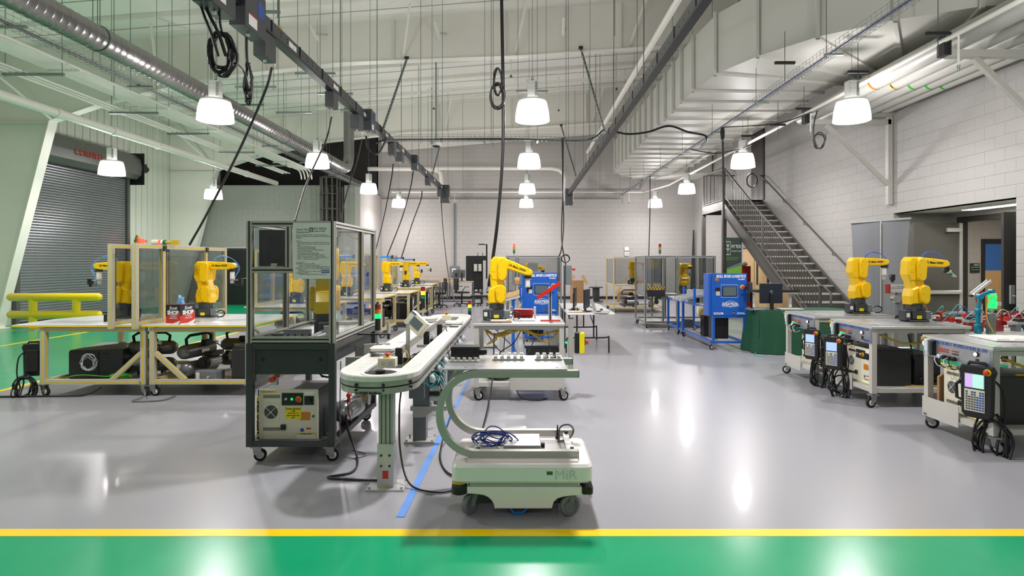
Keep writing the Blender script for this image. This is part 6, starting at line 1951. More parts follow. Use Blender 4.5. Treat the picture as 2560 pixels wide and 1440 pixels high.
# ================================================================== MECHATRONICS BENCH, RIGHT
t = thing('module_bench', 'long low bench crowded with red and aluminium modules, far right', 'bench', (5.03, 6.3, 0))
MB().box(0, 0, .78, 1.9, 1.9, .82, 0, .003).build('tabletop', ['alu_pale'], t)
for (x, y) in ((.06, .06), (1.84, .06), (.06, 1.84), (1.84, 1.84), (.95, .06)):
    tube_post(t, 'leg', (x, y, 0), (x, y, .78), .05)
rnd = random.Random(77)
kinds = ['red bracket', 'silver slide', 'grey cylinder', 'teal fitting', 'black valve']
num = 0
for r_ in range(4):
    for c_ in range(7):
        x, y = 5.2 + c_ * .25 + rnd.uniform(-.03, .03), 6.72 + r_ * .4 + rnd.uniform(-.04, .04)
        h = rnd.uniform(.08, .17)
        k = rnd.randrange(4)
        pos = '%s from the left in the %s row' % (['first', 'second', 'third', 'fourth', 'fifth', 'sixth', 'seventh'][c_], ['front', 'second', 'third', 'back'][r_])
        t = thing('bench_module', ['red plate module', 'silver slide module', 'grey twin cylinder module', 'conveyor module'][k] + ' on the crowded bench, ' + pos, 'module', (x, y, .82), R(rnd.uniform(-25, 25)), 'modules on the crowded bench')
        if k == 0:
            MB().box(-.1, -.015, 0, .1, .015, h, 0, .002).build('side_plate', ['red_dark'], t)
            MB().box(-.09, .04, .03, .09, .07, h * .8, 0, .002).build('side_plate', ['red_paint'], t)
            MB().cyl((-.12, .03, h * .7), (.12, .03, h * .7), .014, n=10).build('rod', ['alu'], t)
        elif k == 1:
            MB().box(-.13, -.03, h * .5, .13, .03, h * .5 + .035, 0, .003).build('rail', ['alu'], t)
            MB().box(-.03, -.04, 0, .03, .04, h * .5).build('stand', ['grey_plastic'], t)
            MB().box(.0, -.05, h * .5 + .035, .06, .05, h * .5 + .07, 0, .003).build('carriage', ['black_plastic'], t)
            MB().box(-.14, -.035, h * .5 - .005, -.13, .035, h * .5 + .04).build('end_plate', ['red_dark'], t)
        elif k == 2:
            MB().cyl((-.12, 0, h * .6), (.1, 0, h * .6), .022, n=12).cyl((-.1, .05, h * .5), (.12, .05, h * .5), .018, n=12).build('cylinder', ['tank_silver'], t)
            MB().box(-.08, -.02, 0, -.04, .07, h * .6).box(.04, -.02, 0, .08, .07, h * .6).build('mount', ['grey_plastic'], t)
            MB().cyl((-.14, 0, h * .6), (-.12, 0, h * .6), .026, n=12).build('cap', ['arm_teal'], t)
        else:
            MB().box(-.14, -.04, h * .35, .14, .04, h * .35 + .02).box(-.14, -.045, h * .3, .14, -.04, h * .45).box(-.14, .04, h * .3, .14, .045, h * .45).build('conveyor_bed', ['alu_pale'], t)
            MB().box(-.1, -.03, 0, -.07, .03, h * .35).build('leg', ['black_plastic'], t)
            MB().box(.07, -.03, 0, .1, .03, h * .35).build('leg', ['black_plastic'], t)
            MB().box(.02, -.02, h * .35 + .02, .07, .02, h * .35 + .07, 0, .003).build('sensor', ['red_paint'], t)
        MB().tube(spline([(-.08, 0, h * .6), (-.03, -.06, h + .05), (.05, -.03, h + .02), (.09, .04, h * .4)], 4), .005, 5).build('lead', [rnd.choice(['cable_black', 'cable_yellow', 'cable_blue', 'cable_white', 'cable_cyan'])], t)
        num += 1
# gantry actuator
t = thing('linear_actuator', 'long aluminium linear slide held high between the two right robots', 'actuator', tuple(at(2225, 728, 7.6)))
MB().box(0, 0, -.02, .42, .06, .03, 0, .003).box(0, 0, .045, .42, .06, .085, 0, .003).build('rail', ['alu'], t)
MB().box(-.02, -.01, -.03, 0, .07, .09).build('end_plate', ['red_dark'], t)
MB().box(.3, -.05, -.09, .4, .08, .05, 0, .005).build('carriage', ['black_plastic'], t)
for i in range(4):
    MB().box(.1 + i * .05, -.002, .06, .12 + i * .05, 0, .068).build('slot', ['slot_black'], t)
MB().box(.1, .0, -.42, .16, .05, -.02).box(.2, .0, -.42, .26, .05, -.1).build('column', ['grey_plastic'], t)
MB().cyl((.08, -.03, -.1), (.08, .05, -.1), .05, n=16).build('motor', ['tank_silver'], t)
MB().cyl((.06, -.05, -.36), (.24, -.05, -.36), .05, n=16).build('drive_roll', ['black_plastic'], t)
cable('loose_tube', [tuple(at(2270, 722, 7.55)), tuple(at(2285, 712, 7.55)), tuple(at(2300, 725, 7.55)), tuple(at(2296, 760, 7.55))], .006, 'cable_cyan', 'teal air tube arching over the linear slide', 'hose')
MB().box(-.06, -.05, 0, .06, .05, .12, 0, .005).build('red_block', ['red_paint'], label='bright red block between the two right robots', cat='block', loc=tuple(at(2288, 800, 7.3)))
# articulated teal arm, post, green lamp, chute
t = thing('mini_robot', 'small teal articulated arm on the crowded bench', 'robot', (5.11, 6.5, .822))
MB().cyl((0, 0, 0), (0, 0, .06), .035, n=14).box(-.03, -.03, .06, .03, .03, .1, 0, .004).build('base', ['arm_teal'], t)
MB().bar((0, 0, .1), (.005, 0, .26), .03, .035).build('lower_link', ['arm_teal'], t)
MB().bar((.0, 0, .24), (.02, 0, .42), .028, .03).cyl((-.0, -.025, .25), (0, .025, .25), .028, n=12).build('middle_link', ['arm_teal'], t)
MB().bar((.02, 0, .42), (.15, 0, .47), .028, .03).cyl((.02, -.025, .41), (.02, .025, .41), .03, n=12).cyl((.15, -.03, .47), (.15, .03, .47), .024, n=12).build('upper_link', ['arm_teal'], t)
t = thing('square_post', 'tall brushed square post on the crowded bench', 'post', (5.19, 6.42, .822))
MB().box(-.035, -.03, 0, .035, .03, .23, 0, .003).build('post', ['galvanised'], t)
t = thing('green_beacon', 'glowing green translucent beacon at the far right', 'light', (5.27, 6.5, 1.10))
MB().cyl((0, 0, 0), (0, 0, .16), .04, n=20).build('sleeve', ['lens_green'], t)
for z in (.01, .03, .05, .115, .13):
    MB().cyl((0, 0, z), (0, 0, z + .008), .044, n=20).build('ring', ['led_green' if z < .06 else 'lens_green'], t)
MB().cyl((0, 0, .16), (0, 0, .17), .04, n=20).build('cap', ['sticker_white'], t)
MB().cyl((0, 0, -.28), (0, 0, 0), .012, n=8).build('pole', ['alu'], t)
MB().box(.05, -.01, .03, .1, .01, .07, 0, .004).build('side_grip', ['alu_pale'], t)
cable('loose_tube', [(5.25, 6.47, 1.24), (5.16, 6.42, 1.18), (5.13, 6.4, 1.0), (5.18, 6.37, .84)], .006, 'cable_yellow', 'yellow lead arching beside the green beacon', 'cable')
t = thing('part_chute', 'slanted white chute on a red bracket at the far right', 'chute', (5.48, 6.95, .822))
MB().bar((-.08, 0, .40), (.12, 0, .56), .05, .015).bar((-.08, -.03, .415), (.12, -.03, .575), .006, .03).bar((-.08, .03, .415), (.12, .03, .575), .006, .03).build('channel', ['alu_pale'], t)
MB().prism([(-.02, .28), (.015, .28), (.015, .4), (.03, .47), (-.04, .42)], -.02, .02, 'xz').build('red_bracket', ['red_paint'], t)
MB().box(0, -.015, 0, .03, .015, .3).build('stand', ['alu_green'], t)
MB().cyl((-.1, -.02, .395), (-.1, .02, .395), .016, n=10).build('end_roller', ['black_plastic'], t)

# ================================================================== CENTRAL ROBOT TABLE
ct = workstation('central grey robot workstation behind the mobile robot', -.56, 6.75, W=1.05, D=.9, side=False, plate_side=False, plate_front=True)
robot('yellow robot arm on the central table, forearm slanting down to the right', (-.31, 7.1, .912), 0, lean=8, pitch=-20, tool='gripper', hose=None)
t = thing('guard_post', 'pale green post with a yellow stop box at the right of the central table', 'post', (.54, 6.72, .2))
MB().box(0, 0, .16, .055, .055, .76).box(-.1, .01, .12, .06, .06, .16).build('column', ['alu_green'], t)
MB().box(0, 0, .76, .055, .055, .77).build('end_cap', ['black_plastic'], t)
MB().box(.075, 0, .36, .15, .08, .6, 0, .005).build('stop_box_back', ['black_plastic'], t)
sb = MB().box(.125, -.015, .36, .185, .085, .6, 0, .006).build('stop_box', ['bright_yellow'], t)
estop(sb, (.185, .035, .49), (1, 0, 0), .034, 'busway_dark')
MB().ball((-.03, -.02, .49), .013).build('green_lamp', ['led_green'], t)
t = thing('parts_bin', 'row of red plastic bins on the central table', 'bin', (.02, 7.45, .912))
MB().box(-.13, 0, 0, .12, .1, .1, 0, .004).build('bin_body', ['red_paint'], t)
for i in range(3):
    MB().prism([(-.12 + i * .083, .02), (-.06 + i * .083, .02), (-.05 + i * .083, .085), (-.13 + i * .083, .085)], -.012, 0, 'xz').build('bin_front', ['red_paint'], t)
MB().box(-.17, .02, 0, -.14, .06, .13).box(.13, .02, 0, .16, .06, .13).build('bracket', ['alu_pale'], t)
t = thing('tilted_slide', 'red channel tilted on a grooved aluminium post, central table', 'chute', (.34, 7.0, .912))
MB().box(-.02, -.02, .01, .02, .02, .37).build('post', ['alu'], t)
MB().box(-.008, -.022, .01, .008, -.02, .37).build('groove', ['slot_black'], t)
MB().bar((-.155, -.03, .27), (.12, -.03, .455), .03, .03).bar((-.155, -.048, .275), (.12, -.048, .46), .006, .042).build('red_channel', ['red_paint'], t)
MB().box(-.12, -.06, 0, .12, .04, .012).build('foot', ['box_red'], t)
MB().cyl((0, -.02, .38), (0, .01, .38), .03, n=14).build('pivot', ['alu_pale'], t)
t = thing('paper_stack', 'white papers and a wooden slab in front of the central robot', 'paper', (-.22, 6.86, .912))
MB().box(-.14, -.06, 0, .1, .04, .012).build('board', ['cardboard'], t)
MB().box(-.15, -.03, .012, .04, .06, .022).build('paper', ['sticker_white'], t)
t = thing('white_part_tray', 'flat white tray of small parts in the middle of the central table', 'tray', (.02, 7.05, .912))
MB().box(-.12, -.08, 0, .14, .08, .012, 0, .002).build('tray', ['belt_white'], t)
for i in range(4):
    MB().box(-.1 + i * .06, -.03, .012, -.07 + i * .06, .03, .022).build('part', ['alu_pale'], t)
for i, pp in enumerate(([(-.5, 7.0, .86), (-.4, 6.85, .79), (-.25, 6.82, .75), (0, 6.82, .83), (.2, 6.85, .76), (.45, 6.85, .82)],
                        [(-.5, 7.05, .87), (-.35, 6.9, .76), (-.1, 6.85, .82), (.1, 6.85, .78), (.3, 6.82, .68), (.45, 6.85, .83)],
                        [(-.48, 6.95, .85), (-.3, 6.85, .72), (-.42, 6.9, .64), (-.25, 6.86, .76), (-.05, 6.86, .8)])):
    cable('cable_bundle', pp, .012 if i < 2 else .008, 'cable_yellow', 'yellow cable sagging under the central table, ' + ['upper', 'lower', 'left looping'][i] + ' one')
for i, pp in enumerate(([(-.45, 6.9, .82), (-.3, 6.9, .6), (-.2, 6.85, .5), (-.35, 6.85, .35)], [(-.3, 6.9, .8), (-.1, 6.9, .6), (0, 6.9, .45), (.1, 6.9, .6), (.2, 6.9, .8)], [(-.2, 7, .82), (-.22, 7, .5), (-.2, 7, .3)], [(.3, 6.9, .8), (.34, 6.9, .5), (.32, 6.9, .3)], [(.0, 7, .82), (-.1, 6.95, .65), (-.25, 6.9, .55), (-.3, 6.9, .4)])):
    cable('loose_cable', pp, .006, 'cable_black' if i % 2 == 0 else 'cable_grey', 'thin dark cable hanging under the central table, ' + ['leftmost', 'wide looping', 'straight left', 'straight right', 'slanting'][i] + ' one')
t = thing('control_case', 'dark grey controller case on the shelf of the central table', 'cabinet', (.05, 6.9, .217))
MB().box(0, 0, 0, .42, .4, .38, 0, .005).box(-.02, -.02, .38, .38, .3, .41, 0, .003).build('case', ['panel_dark'], t)
MB().tube(coil_pts((-.26, 6.9, .27), .17, .035, 8, .05, seed=61, jit=.2), .008, 6).build('cable_coil', ['cable_black'], label='heap of black cable on the lower shelf of the central table', cat='cable')
cable('floor_cable', [(-.1, 6.8, .2), (0, 6.7, .05), (.2, 6.75, .012), (.3, 6.85, .012)], .009, 'cable_black', 'black cable touching the floor under the central table')

# ================================================================== BLUE TRAINERS
def trainer(label, x0, y0, L=3.2, W=.64, group='blue logistics trainers'):
    t = thing('blue_trainer', label, 'machine', (x0, y0, 0), 0, group)
    m = 'blue_paint'
    pn = MB().box(0, 0, .63, W, .02, 1.41, 0, .004).build('front_panel', [m], t)
    MB().box(-.06, .02, .63, W - .01, .32, 1.405, 0, .004).build('cabinet', [m], t)
    text('lettering', 'SKILL BOSS LOGISTICS', .068, 'sticker_white', pn, (W * .54, -.001, 1.355), bold=.003, shear=.22, sx=.8)
    text('lettering', '95-MSB3', .034, 'sticker_white', pn, (W * .84, -.001, 1.3), bold=.0012, shear=.2)
    text('lettering', 'AMATROL', .068, 'sticker_white', pn, (W * .53, -.001, .835), bold=.002)
    fr = MB()
    for (a, b) in (((.3, .80), (.73, .80)), ((.3, .87), (.73, .87)), ((.3, .80), (.3, .87)), ((.73, .80), (.73, .87)), ((.26, .97), (.74, .97)), ((.26, 1.2), (.74, 1.2)), ((.26, .97), (.26, 1.2)), ((.74, .97), (.74, 1.2))):
        fr.bar((a[0] * W, -.001, a[1]), (b[0] * W, -.001, b[1]), .002, .005)
    fr.tube([(W * (.53 + .16 * math.cos(a)), -.001, .845 + .055 * math.sin(a)) for a in [R(-150 + k * 12) for k in range(27)]], .003, 4)
    fr.build('white_lines', ['sticker_white'], pn)
    sc = MB().box(.29 * W, -.01, .99, .71 * W, 0, 1.17, 0, .003).build('touch_screen', ['black_plastic'], t)
    MB().box(.31 * W, -.012, 1.0, .69 * W, -.01, 1.16).build('screen', ['screen_grey'], sc)
    sw = MB().cyl((.14 * W, -.015, 1.29), (.14 * W, 0, 1.29), .03, n=16).build('main_switch', ['cable_yellow'], t)
    MB().cyl((.14 * W, -.03, 1.29), (.14 * W, -.015, 1.29), .018, n=12).build('knob', ['red_paint'], sw)
    estop(t, (.87 * W, 0, 1.16), (0, -1, 0), .034)
    MB().box(.11 * W, -.012, 1.0, .22 * W, 0, 1.15, 0, .002).build('control_block', ['cart_grey'], t)
    MB().box(.1 * W, -.014, 1.08, .22 * W, -.012, 1.15).build('display', ['black_plastic'], t)
    MB().cyl((.86 * W, -.012, 1.02), (.86 * W, 0, 1.02), .014, n=10).build('selector', ['black_plastic'], t)
    MB().box(.05 * W, -.0015, .655, .32 * W, 0, .69).box(.72 * W, -.0015, .66, .95 * W, 0, .67).box(.72 * W, -.0015, .68, .92 * W, 0, .69).build('sponsor_strip', ['sticker_white'], pn)
    text('lettering', 'RoboFlex', .034, 'ink_red', pn, (.17 * W, -.0025, .675), bold=.001, shear=.2)
    MB().cyl((.63 * W, -.0015, .68), (.63 * W, 0, .68), .03, n=16).build('round_mark', ['ink'], pn)
    text('lettering', 'MSSC', .022, 'sticker_white', pn, (.63 * W, -.0022, .68))
    # stand
    for (x, y) in ((.03, .03), (W - .03, .03), (.0, L), (.0, L * .72), (W - .03, L), (-.0, .6 * L)):
        top = .63 if y < .1 else .78
        tube_post(t, 'leg', (x, y, .12), (x, y, top), .045, m)
        caster(t, x, y, .12, R(random.uniform(0, 360)))
    for z in (.14, .61):
        tube_post(t, 'rail', (.05, .03, z), (W - .05, .03, z), .04, m)
    for x in (0.01, W - .03):
        tube_post(t, 'rail', (x, .05, .14), (x, L - .03, .14), .04, m)
        tube_post(t, 'rail', (x, .35, .76), (x, L - .03, .76), .04, m)
    tube_post(t, 'rail', (.05, L, .14), (W - .05, L, .14), .04, m)
    MB().box(0, .35, .78, W, L, .80).build('deck', ['cart_grey'], t)
    for i in range(3):
        y = .9 + i * .25
        MB().bar((-.35, y, .85), (.1, y, .95), .12, .03).bar((-.35, y - .06, .87), (.1, y - .06, .97), .01, .04).bar((-.35, y + .06, .87), (.1, y + .06, .97), .01, .04).build('chute', ['alu'], t)
    for (x, y) in ((-.1, .75), (.1, .7), (-.1, 1.5)):
        tube_post(t, 'upright', (x, y, .8), (x, y, 1.1), .04, m)
    MB().box(-.1, .5, .62, .3, .62, .76, 0, .01).build('drive_unit', ['controller_cream'], t)
    MB().tube(coil_pts((.05, .48, .66), .13, .05, 3, .03, seed=int(abs(x0) * 10) + 3, jit=.3), .007, 5).build('yellow_leads', ['cable_yellow'], t)
    MB().box(.1, .6, .8, .4, 1.0, .92).box(-.1, 1.2, .8, .5, 1.3, 1.05).cyl((.1, .9, .95), (.5, .9, .95), .03, n=10).build('slide_unit', ['alu'], t)
    mb = MB()
    for i in range(5):
        mb.box(.02 + i * .1, 1.0 + (i % 3) * .3, .8, .08 + i * .1, 1.12 + (i % 3) * .3, .95 + .03 * i, 0, .004)
    mb.build('small_parts', ['black_plastic'], t, kind='stuff')
    return t
trainer('blue logistics trainer right of centre, beside the green cloth table', 3.50, 10.68)
trainer('blue logistics trainer behind the central robot table', .06, 11.4, L=2.8)
for i, (x, y) in enumerate(((3.6, 10.95), (3.95, 12.6), (.15, 12.2))):
    t = thing('subwoofer_case', ['black case on the floor inside the right blue trainer', 'large black case under the deck of the right blue trainer', 'black case under the central blue trainer'][i], 'case', (x, y, .17 if i < 1 else .0))
    if i: t.location.z = .0
    MB().box(0, 0, 0, .3, .25, .45, 0, .01).build('case', ['black_plastic'], t)
    MB().tube([(.1, .12, .45), (.1, .12, .48), (.2, .12, .48), (.2, .12, .45)], .01, 6).build('handle', ['black_rubber'], t)
t = thing('small_box', 'small grey box on the lower rail level behind the right blue trainer', 'box', (3.62, 13.0, .165))
MB().box(0, 0, 0, .22, .2, .16, 0, .004).build('body', ['ink_grey'], t)

def glazed_cell(label, x0, x1, y0, y1, zt=1.76, zb=.86, body='alu', stripe='slot_black', cols=(), low=True, group='glazed robot cells', zf=.12):
    t = thing('robot_cell', label, 'workcell', (0, 0, 0), 0, group)
    w = .045
    xs = [x0] + list(cols) + [x1]
    for x in xs:
        for y in (y0, y1):
            ext(t, 'post', (x, y, zf if low else zb), (x, y, zt), w, body=body, stripe=stripe)
    for z in (zt - .02, zb) + ((zf + .03,) if low else ()):
        for y in (y0, y1):
            ext(t, 'rail', (x0, y, z), (x1, y, z), w * .9, body=body, stripe=stripe)
        for x in (x0, x1):
            ext(t, 'rail', (x, y0, z), (x, y1, z), w * .9, body=body, stripe=stripe)
    for i in range(len(xs) - 1):
        MB().box(xs[i] + .03, y0 - .003, zb + .03, xs[i + 1] - .03, y0 + .003, zt - .05).build('pane', ['pane_smoke'], t)
        MB().box(xs[i] + .025, y0 - .008, zb + .03, xs[i] + .04, y0 + .008, zt - .05).box(xs[i + 1] - .04, y0 - .008, zb + .03, xs[i + 1] - .025, y0 + .008, zt - .05).build('gasket', ['slot_black'], t)
    MB().box(x0 - .003, y0 + .03, zb + .03, x0 + .003, y1 - .03, zt - .05).build('pane', ['pane_smoke'], t)
    MB().box(x1 - .003, y0 + .03, zb + .03, x1 + .003, y1 - .03, zt - .05).build('pane', ['pane_smoke'], t)
    MB().box(x0, y0, zb - .03, x1, y1, zb - .005).build('deck', ['cart_grey'], t)
    if low:
        MB().box(x0, y0, zf, x1, y1, zf + .012).build('bottom_shelf', ['cart_grey'], t)
        for x in (x0 + .05, x1 - .05):
            for y in (y0 + .05, y1 - .05):
                caster(t, x, y, zf, R(random.uniform(0, 360)))
    return t
glazed_cell('cream framed glazed robot cell near the far right corner', 2.95, 4.6, 18.6, 20.2, 1.78, .88, 'extrusion_cream', 'stripe_yellow', (3.95,))
robot('yellow robot arm inside the cream framed far cell', (3.65, 19.1, .885), R(15), tool='gripper', hose=None)
compressor('silver compressor on the lower shelf of the cream far cell', (3.5, 19.0, .135), R(5), 1.05)
compressor('second compressor at the right of the cream far cell shelf', (4.2, 18.95, .135), R(80), .95)
glazed_cell('silver framed glazed robot cell behind the right blue trainer', 3.02, 4.72, 14.2, 15.4, 1.77, .82, cols=(3.45, 3.8), low=True)
robot('yellow robot arm inside the silver cell behind the right blue trainer', (4.05, 14.6, .825), R(-80), tool='gripper', hose=None)
MB().box(0, 0, 0, .42, .02, .06).build('hazard_board', ['hazard'], label='black and yellow striped board on the silver cell', cat='sign', loc=(3.05, 14.1, .96))
MB().box(0, 0, 0, .42, .1, .16, 0, .005).build('keyboard_box', ['black_plastic'], label='black box below the striped board on the silver cell', cat='box', loc=(3.05, 14.05, .78))
glazed_cell('silver framed glazed robot cell behind the central blue trainer', -.38, .98, 14.6, 15.8, 1.78, .82, cols=(-.12,), low=True)
robot('yellow robot arm inside the silver cell behind the central blue trainer', (.2, 15.1, .825), 0, pitch=-15, tool='gripper', hose=None)
tower('small signal tower lit red on the central silver cell', (-.2, 14.7, 1.78), r=.03, seg=.07, lit='red', pole=.06, tubeh=.02)
tower('small signal tower on the right silver cell', (3.4, 14.3, 1.77), r=.03, seg=.07, lit=None, pole=.06, tubeh=.02)
t = thing('posted_sheets', 'white sheets hanging inside the central silver cell', 'paper', (0.05, 14.62, 1.3))
MB().box(-.3, 0, -.25, .0, .004, .28).build('sheet', ['sticker_white'], t)
MB().box(.1, .05, -.1, .35, .054, .35).build('sheet', ['sticker_white'], t)
t = thing('wood_block', 'small stack of cardboard boxes above the central table', 'box', tuple(at(1293, 702, 10.6)))
MB().box(-.04, 0, -.06, .04, .08, .0, 0, .002).build('box', ['cardboard'], t)
MB().box(-.045, 0, .002, .045, .08, .06, 0, .002).build('box', ['wood_top'], t)
MB().box(-.02, .03, -t.location.z, .02, .07, -.06).build('stand', ['alu'], t)
t = thing('tilted_tray', 'tilted tray of wooden strips behind the central robot', 'tray', tuple(at(1283, 740, 10.4)))
for i in range(4):
    MB().bar((-.12, i * .03, -.03 + i * .02), (.11, i * .03, .04 + i * .02), .028, .02).build('strip', ['wood_light'], t)
MB().bar((-.13, .05, -.08), (.12, .05, -.01), .12, .03).build('tray', ['cart_grey'], t)
MB().box(-.03, .04, -t.location.z, .03, .08, -.06).build('stand', ['blue_paint'], t)

# grey switch box on a dark post with red knob
t = thing('switch_box', 'grey wall-type switch box with a red knob on a dark green post', 'electrical box', tuple(at(1420, 712, 10.8)))
MB().box(-.04, 0, 0, .07, .1, .36, 0, .004).build('box', ['grey_plastic'], t)
MB().box(-.08, 0, -1.18, -.045, .06, .36).build('post', ['frame_dark'], t)
MB().cyl((.07, .05, .29), (.1, .05, .29), .012, n=8).ball((.115, .05, .29), .03).build('red_knob', ['mushroom_red'], t)
t = thing('red_button', 'large round red button beside the central robot arm', 'switch', tuple(at(1262, 677, 8.6)))
MB().cyl((0, -.02, 0), (0, .0, 0), .03, n=16).build('button', ['mushroom_red'], t)
MB().cyl((0, 0, 0), (0, .05, 0), .02, n=12).build('stem', ['grey_plastic'], t)
tube_post(t, 'post', (-.05, .06, -1.48), (-.05, .06, .1), .06, 'cart_grey')
# big rear-facing monitor on an aluminium stand
t = thing('monitor_stand', 'large black monitor seen from behind on an aluminium stand with a webcam', 'monitor', (-.78, 11.2, 0))
tube_post(t, 'column', (.06, 0, .04), (.06, 0, 1.65), .06, 'alu')
MB().box(-.3, -.3, .02, .3, .3, .05).build('foot', ['alu'], t)
MB().box(-.31, .06, 1.25, .09, .1, 1.74, 0, .008).build('screen_back', ['black_plastic'], t)
MB().box(-.15, .0, 1.44, -.0, .06, 1.58, 0, .005).build('mounted_box', ['cart_grey'], t)
for x in (-.07, .02):
    MB().cyl((x, -.02, 1.5), (x, -.02, 1.8), .01, .006, n=6).cyl((x, -.02, 1.3), (x, -.02, 1.5), .01, n=6).build('antenna', ['black_plastic'], t)
MB().bar((.1, -.02, 1.3), (.1, -.02, 1.95), .03, .03).build('camera_mast', ['black_plastic'], t)
MB().box(-.06, -.04, 1.95, .11, .01, 1.965, 0, .004).cyl((.0, -.02, 1.95), (0, -.02, 1.97), .06, n=14).build('webcam_arm', ['black_plastic'], t)
MB().box(-.2, -.12, .95, .3, .15, .98).build('shelf', ['black_plastic'], t)
MB().box(.26, -.05, .3, .34, .05, .8, 0, .01).build('blue_bag', ['ink_blue'], t)

# ================================================================== FOLDING TABLE
t = thing('folding_table', 'white folding table with black tube legs right of the central robot', 'table', (.78, 10.0, 0))
MB().prism(rrect(0, 0, .83, 2.4, .05), .705, .74, 'xy', 0, .006).build('tabletop', ['white_board'], t)
for y in (.35, 2.05):
    MB().tube(spline([(.06, y, .70), (.06, y, .4), (.07, y, .30), (.12, y, .27), (.7, y, .27), (.76, y, .3), (.77, y, .2), (.77, y, .0)], 4), .014, 8).build('leg', ['black_plastic'], t)
    MB().tube([(.5, y, .7), (.5, y, .27)], .014, 8).tube([(.2, y, .7), (.2, y, .27)], .014, 8).build('leg', ['black_plastic'], t)
    MB().tube([(.5, y, .5), (.45, y + (.3 if y < 1 else -.3), .7)], .009, 6).build('brace', ['black_plastic'], t)
    MB().tube(spline([(.06, y, .27), (.02, y, .25), (.01, y, .15), (.01, y, 0)], 4), .014, 8).build('leg', ['black_plastic'], t)
for i, (x, y, h, a) in enumerate(((.98, 10.6, .42, 80), (1.16, 10.3, .40, 72))):
    t = thing('monitor', 'thin dark monitor standing edge-on on the folding table, ' + ['left', 'right'][i] + ' one', 'monitor', (x, y, .742), R(a))
    MB().box(-.25, 0, .06, .25, .02, .06 + h - .06, 0, .005).build('panel', ['monitor_navy'], t)
    MB().box(-.03, .02, .0, .03, .05, .3).box(-.1, -.06, 0, .1, .12, .01).build('stand', ['black_plastic'], t)
t = thing('laptop', 'open silver laptop on the folding table', 'laptop', (1.28, 10.15, .742), R(75))
MB().box(-.17, -.24, 0, .17, 0, .014, 0, .003).build('base', ['alu'], t)
MB().bar((0, .0, .01), (0, .07, .23), .34, .008, up=(0, 1, 0)).build('lid', ['alu_pale'], t)
MB().box(-.14, -.1, .014, .14, -.02, .016).build('keyboard', ['black_plastic'], t)
for i, (x, y) in enumerate(((1.35, 11.2), (1.45, 10.6))):
    t = thing('mouse', 'black computer mouse on the folding table, ' + ['farther', 'nearer'][i] + ' one', 'mouse', (x, y, .742))
    MB().ball((0, 0, .008), .05, sc=(.6, 1, .4)).build('shell', ['black_plastic'], t)
t = thing('paper_stack', 'loose papers and a clipboard at the near edge of the folding table', 'paper', (1.0, 10.15, .742))
MB().box(-.18, -.08, 0, .12, .1, .01).build('clipboard', ['cardboard'], t)
MB().box(-.2, -.05, .01, .06, .14, .016).build('sheet', ['sticker_white'], t)
t = thing('webcam', 'small black gadget with yellow buttons on the folding table', 'gadget', (.95, 10.45, .742))
MB().box(-.06, -.03, 0, .06, .03, .05, 0, .004).build('body', ['black_plastic'], t)
MB().cyl((.02, -.04, .03), (.02, -.03, .03), .015, n=10).build('button', ['bright_yellow'], t)

# ================================================================== GREEN CLOTH TABLE
t = thing('draped_table', 'long table under a dark green floor-length cloth', 'table', (4.16, 10.15, 0))
LW, LD = 1.75, .85
top = rrect(0, 0, LW, LD, .22, 5)
MB().prism(top, .74, .76, 'xy').build('tabletop', ['cloth_green'], t, label='green cloth top')
n = len(top)
dense = []
for i in range(n):
    a, b = Vector(top[i]), Vector(top[(i + 1) % n])
    k = max(1, int((b - a).length / .04))
    for j in range(k):
        dense.append(a.lerp(b, j / k))
vs, fs = [], []
cen = Vector((LW / 2, LD / 2))
levels = [(.76, 0), (.7, .012), (.5, .03), (.25, .05), (.01, .07)]
for li, (z, o) in enumerate(levels):
    for i, p in enumerate(dense):
        d = (p - cen).normalized()
        wob = (math.sin(i * .75) * .03 + math.sin(i * .31 + 1) * .025) * (1 - z / .76)
        q = p + d * (o + wob)
        vs.append((q.x, q.y, z))
N = len(dense)
for li in range(len(levels) - 1):
    for i in range(N):
        fs.append((li * N + i, (li + 1) * N + i, (li + 1) * N + (i + 1) % N, li * N + (i + 1) % N))
MB().add(vs, fs, 0, True).build('tablecloth', ['cloth_green'], t)
def monitor(label, loc, rz, w=.5, h=.32, m='monitor_navy', logo=None):
    t = thing('monitor', label, 'monitor', loc, rz)
    MB().box(-w / 2, 0, .12, w / 2, .03, .12 + h, 0, .008).build('panel', [m], t)
    MB().box(-.03, -.03, .0, .03, .0, .3, 0, .004).box(-.12, -.12, 0, .12, .08, .012, 0, .003).build('stand', ['black_plastic'], t)
    if logo:
        MB().tube([(.022 * math.cos(a), -.001, .33 + .022 * math.sin(a)) for a in [k * PI / 9 for k in range(18)]], .002, 4, closed=True).build('round_logo', ['cart_grey'], t)
        text('logo_letters', logo, .018, 'cart_grey', t, (0, -.001, .33))
    return t
monitor('dark blue monitor seen from behind on the green cloth table', (4.45, 10.35, .762), R(3), .42, .36, logo='DELL')
monitor('second dark monitor edge-on beside the right blue trainer', (4.12 + .12, 10.75, .762), R(60), .45, .36)
t = thing('laptop', 'closed dark laptop lying on the green cloth table', 'laptop', (4.2, 10.4, .762), R(10))
MB().box(-.16, -.11, 0, .16, .11, .02, 0, .004).build('body', ['grey_plastic'], t)
t = thing('laptop', 'grey laptop at the right end of the green cloth table', 'laptop', (4.85, 10.5, .762), R(-5))
MB().box(-.2, -.12, 0, .2, .12, .02, 0, .004).build('body', ['alu'], t)
cable('loose_cable', [(4.1, 10.3, .78), (4.08, 10.1, .74), (4.1, 10.02, .6), (4.09, 10.0, .3)], .006, 'cable_black', 'black cable hanging off the green cloth table')
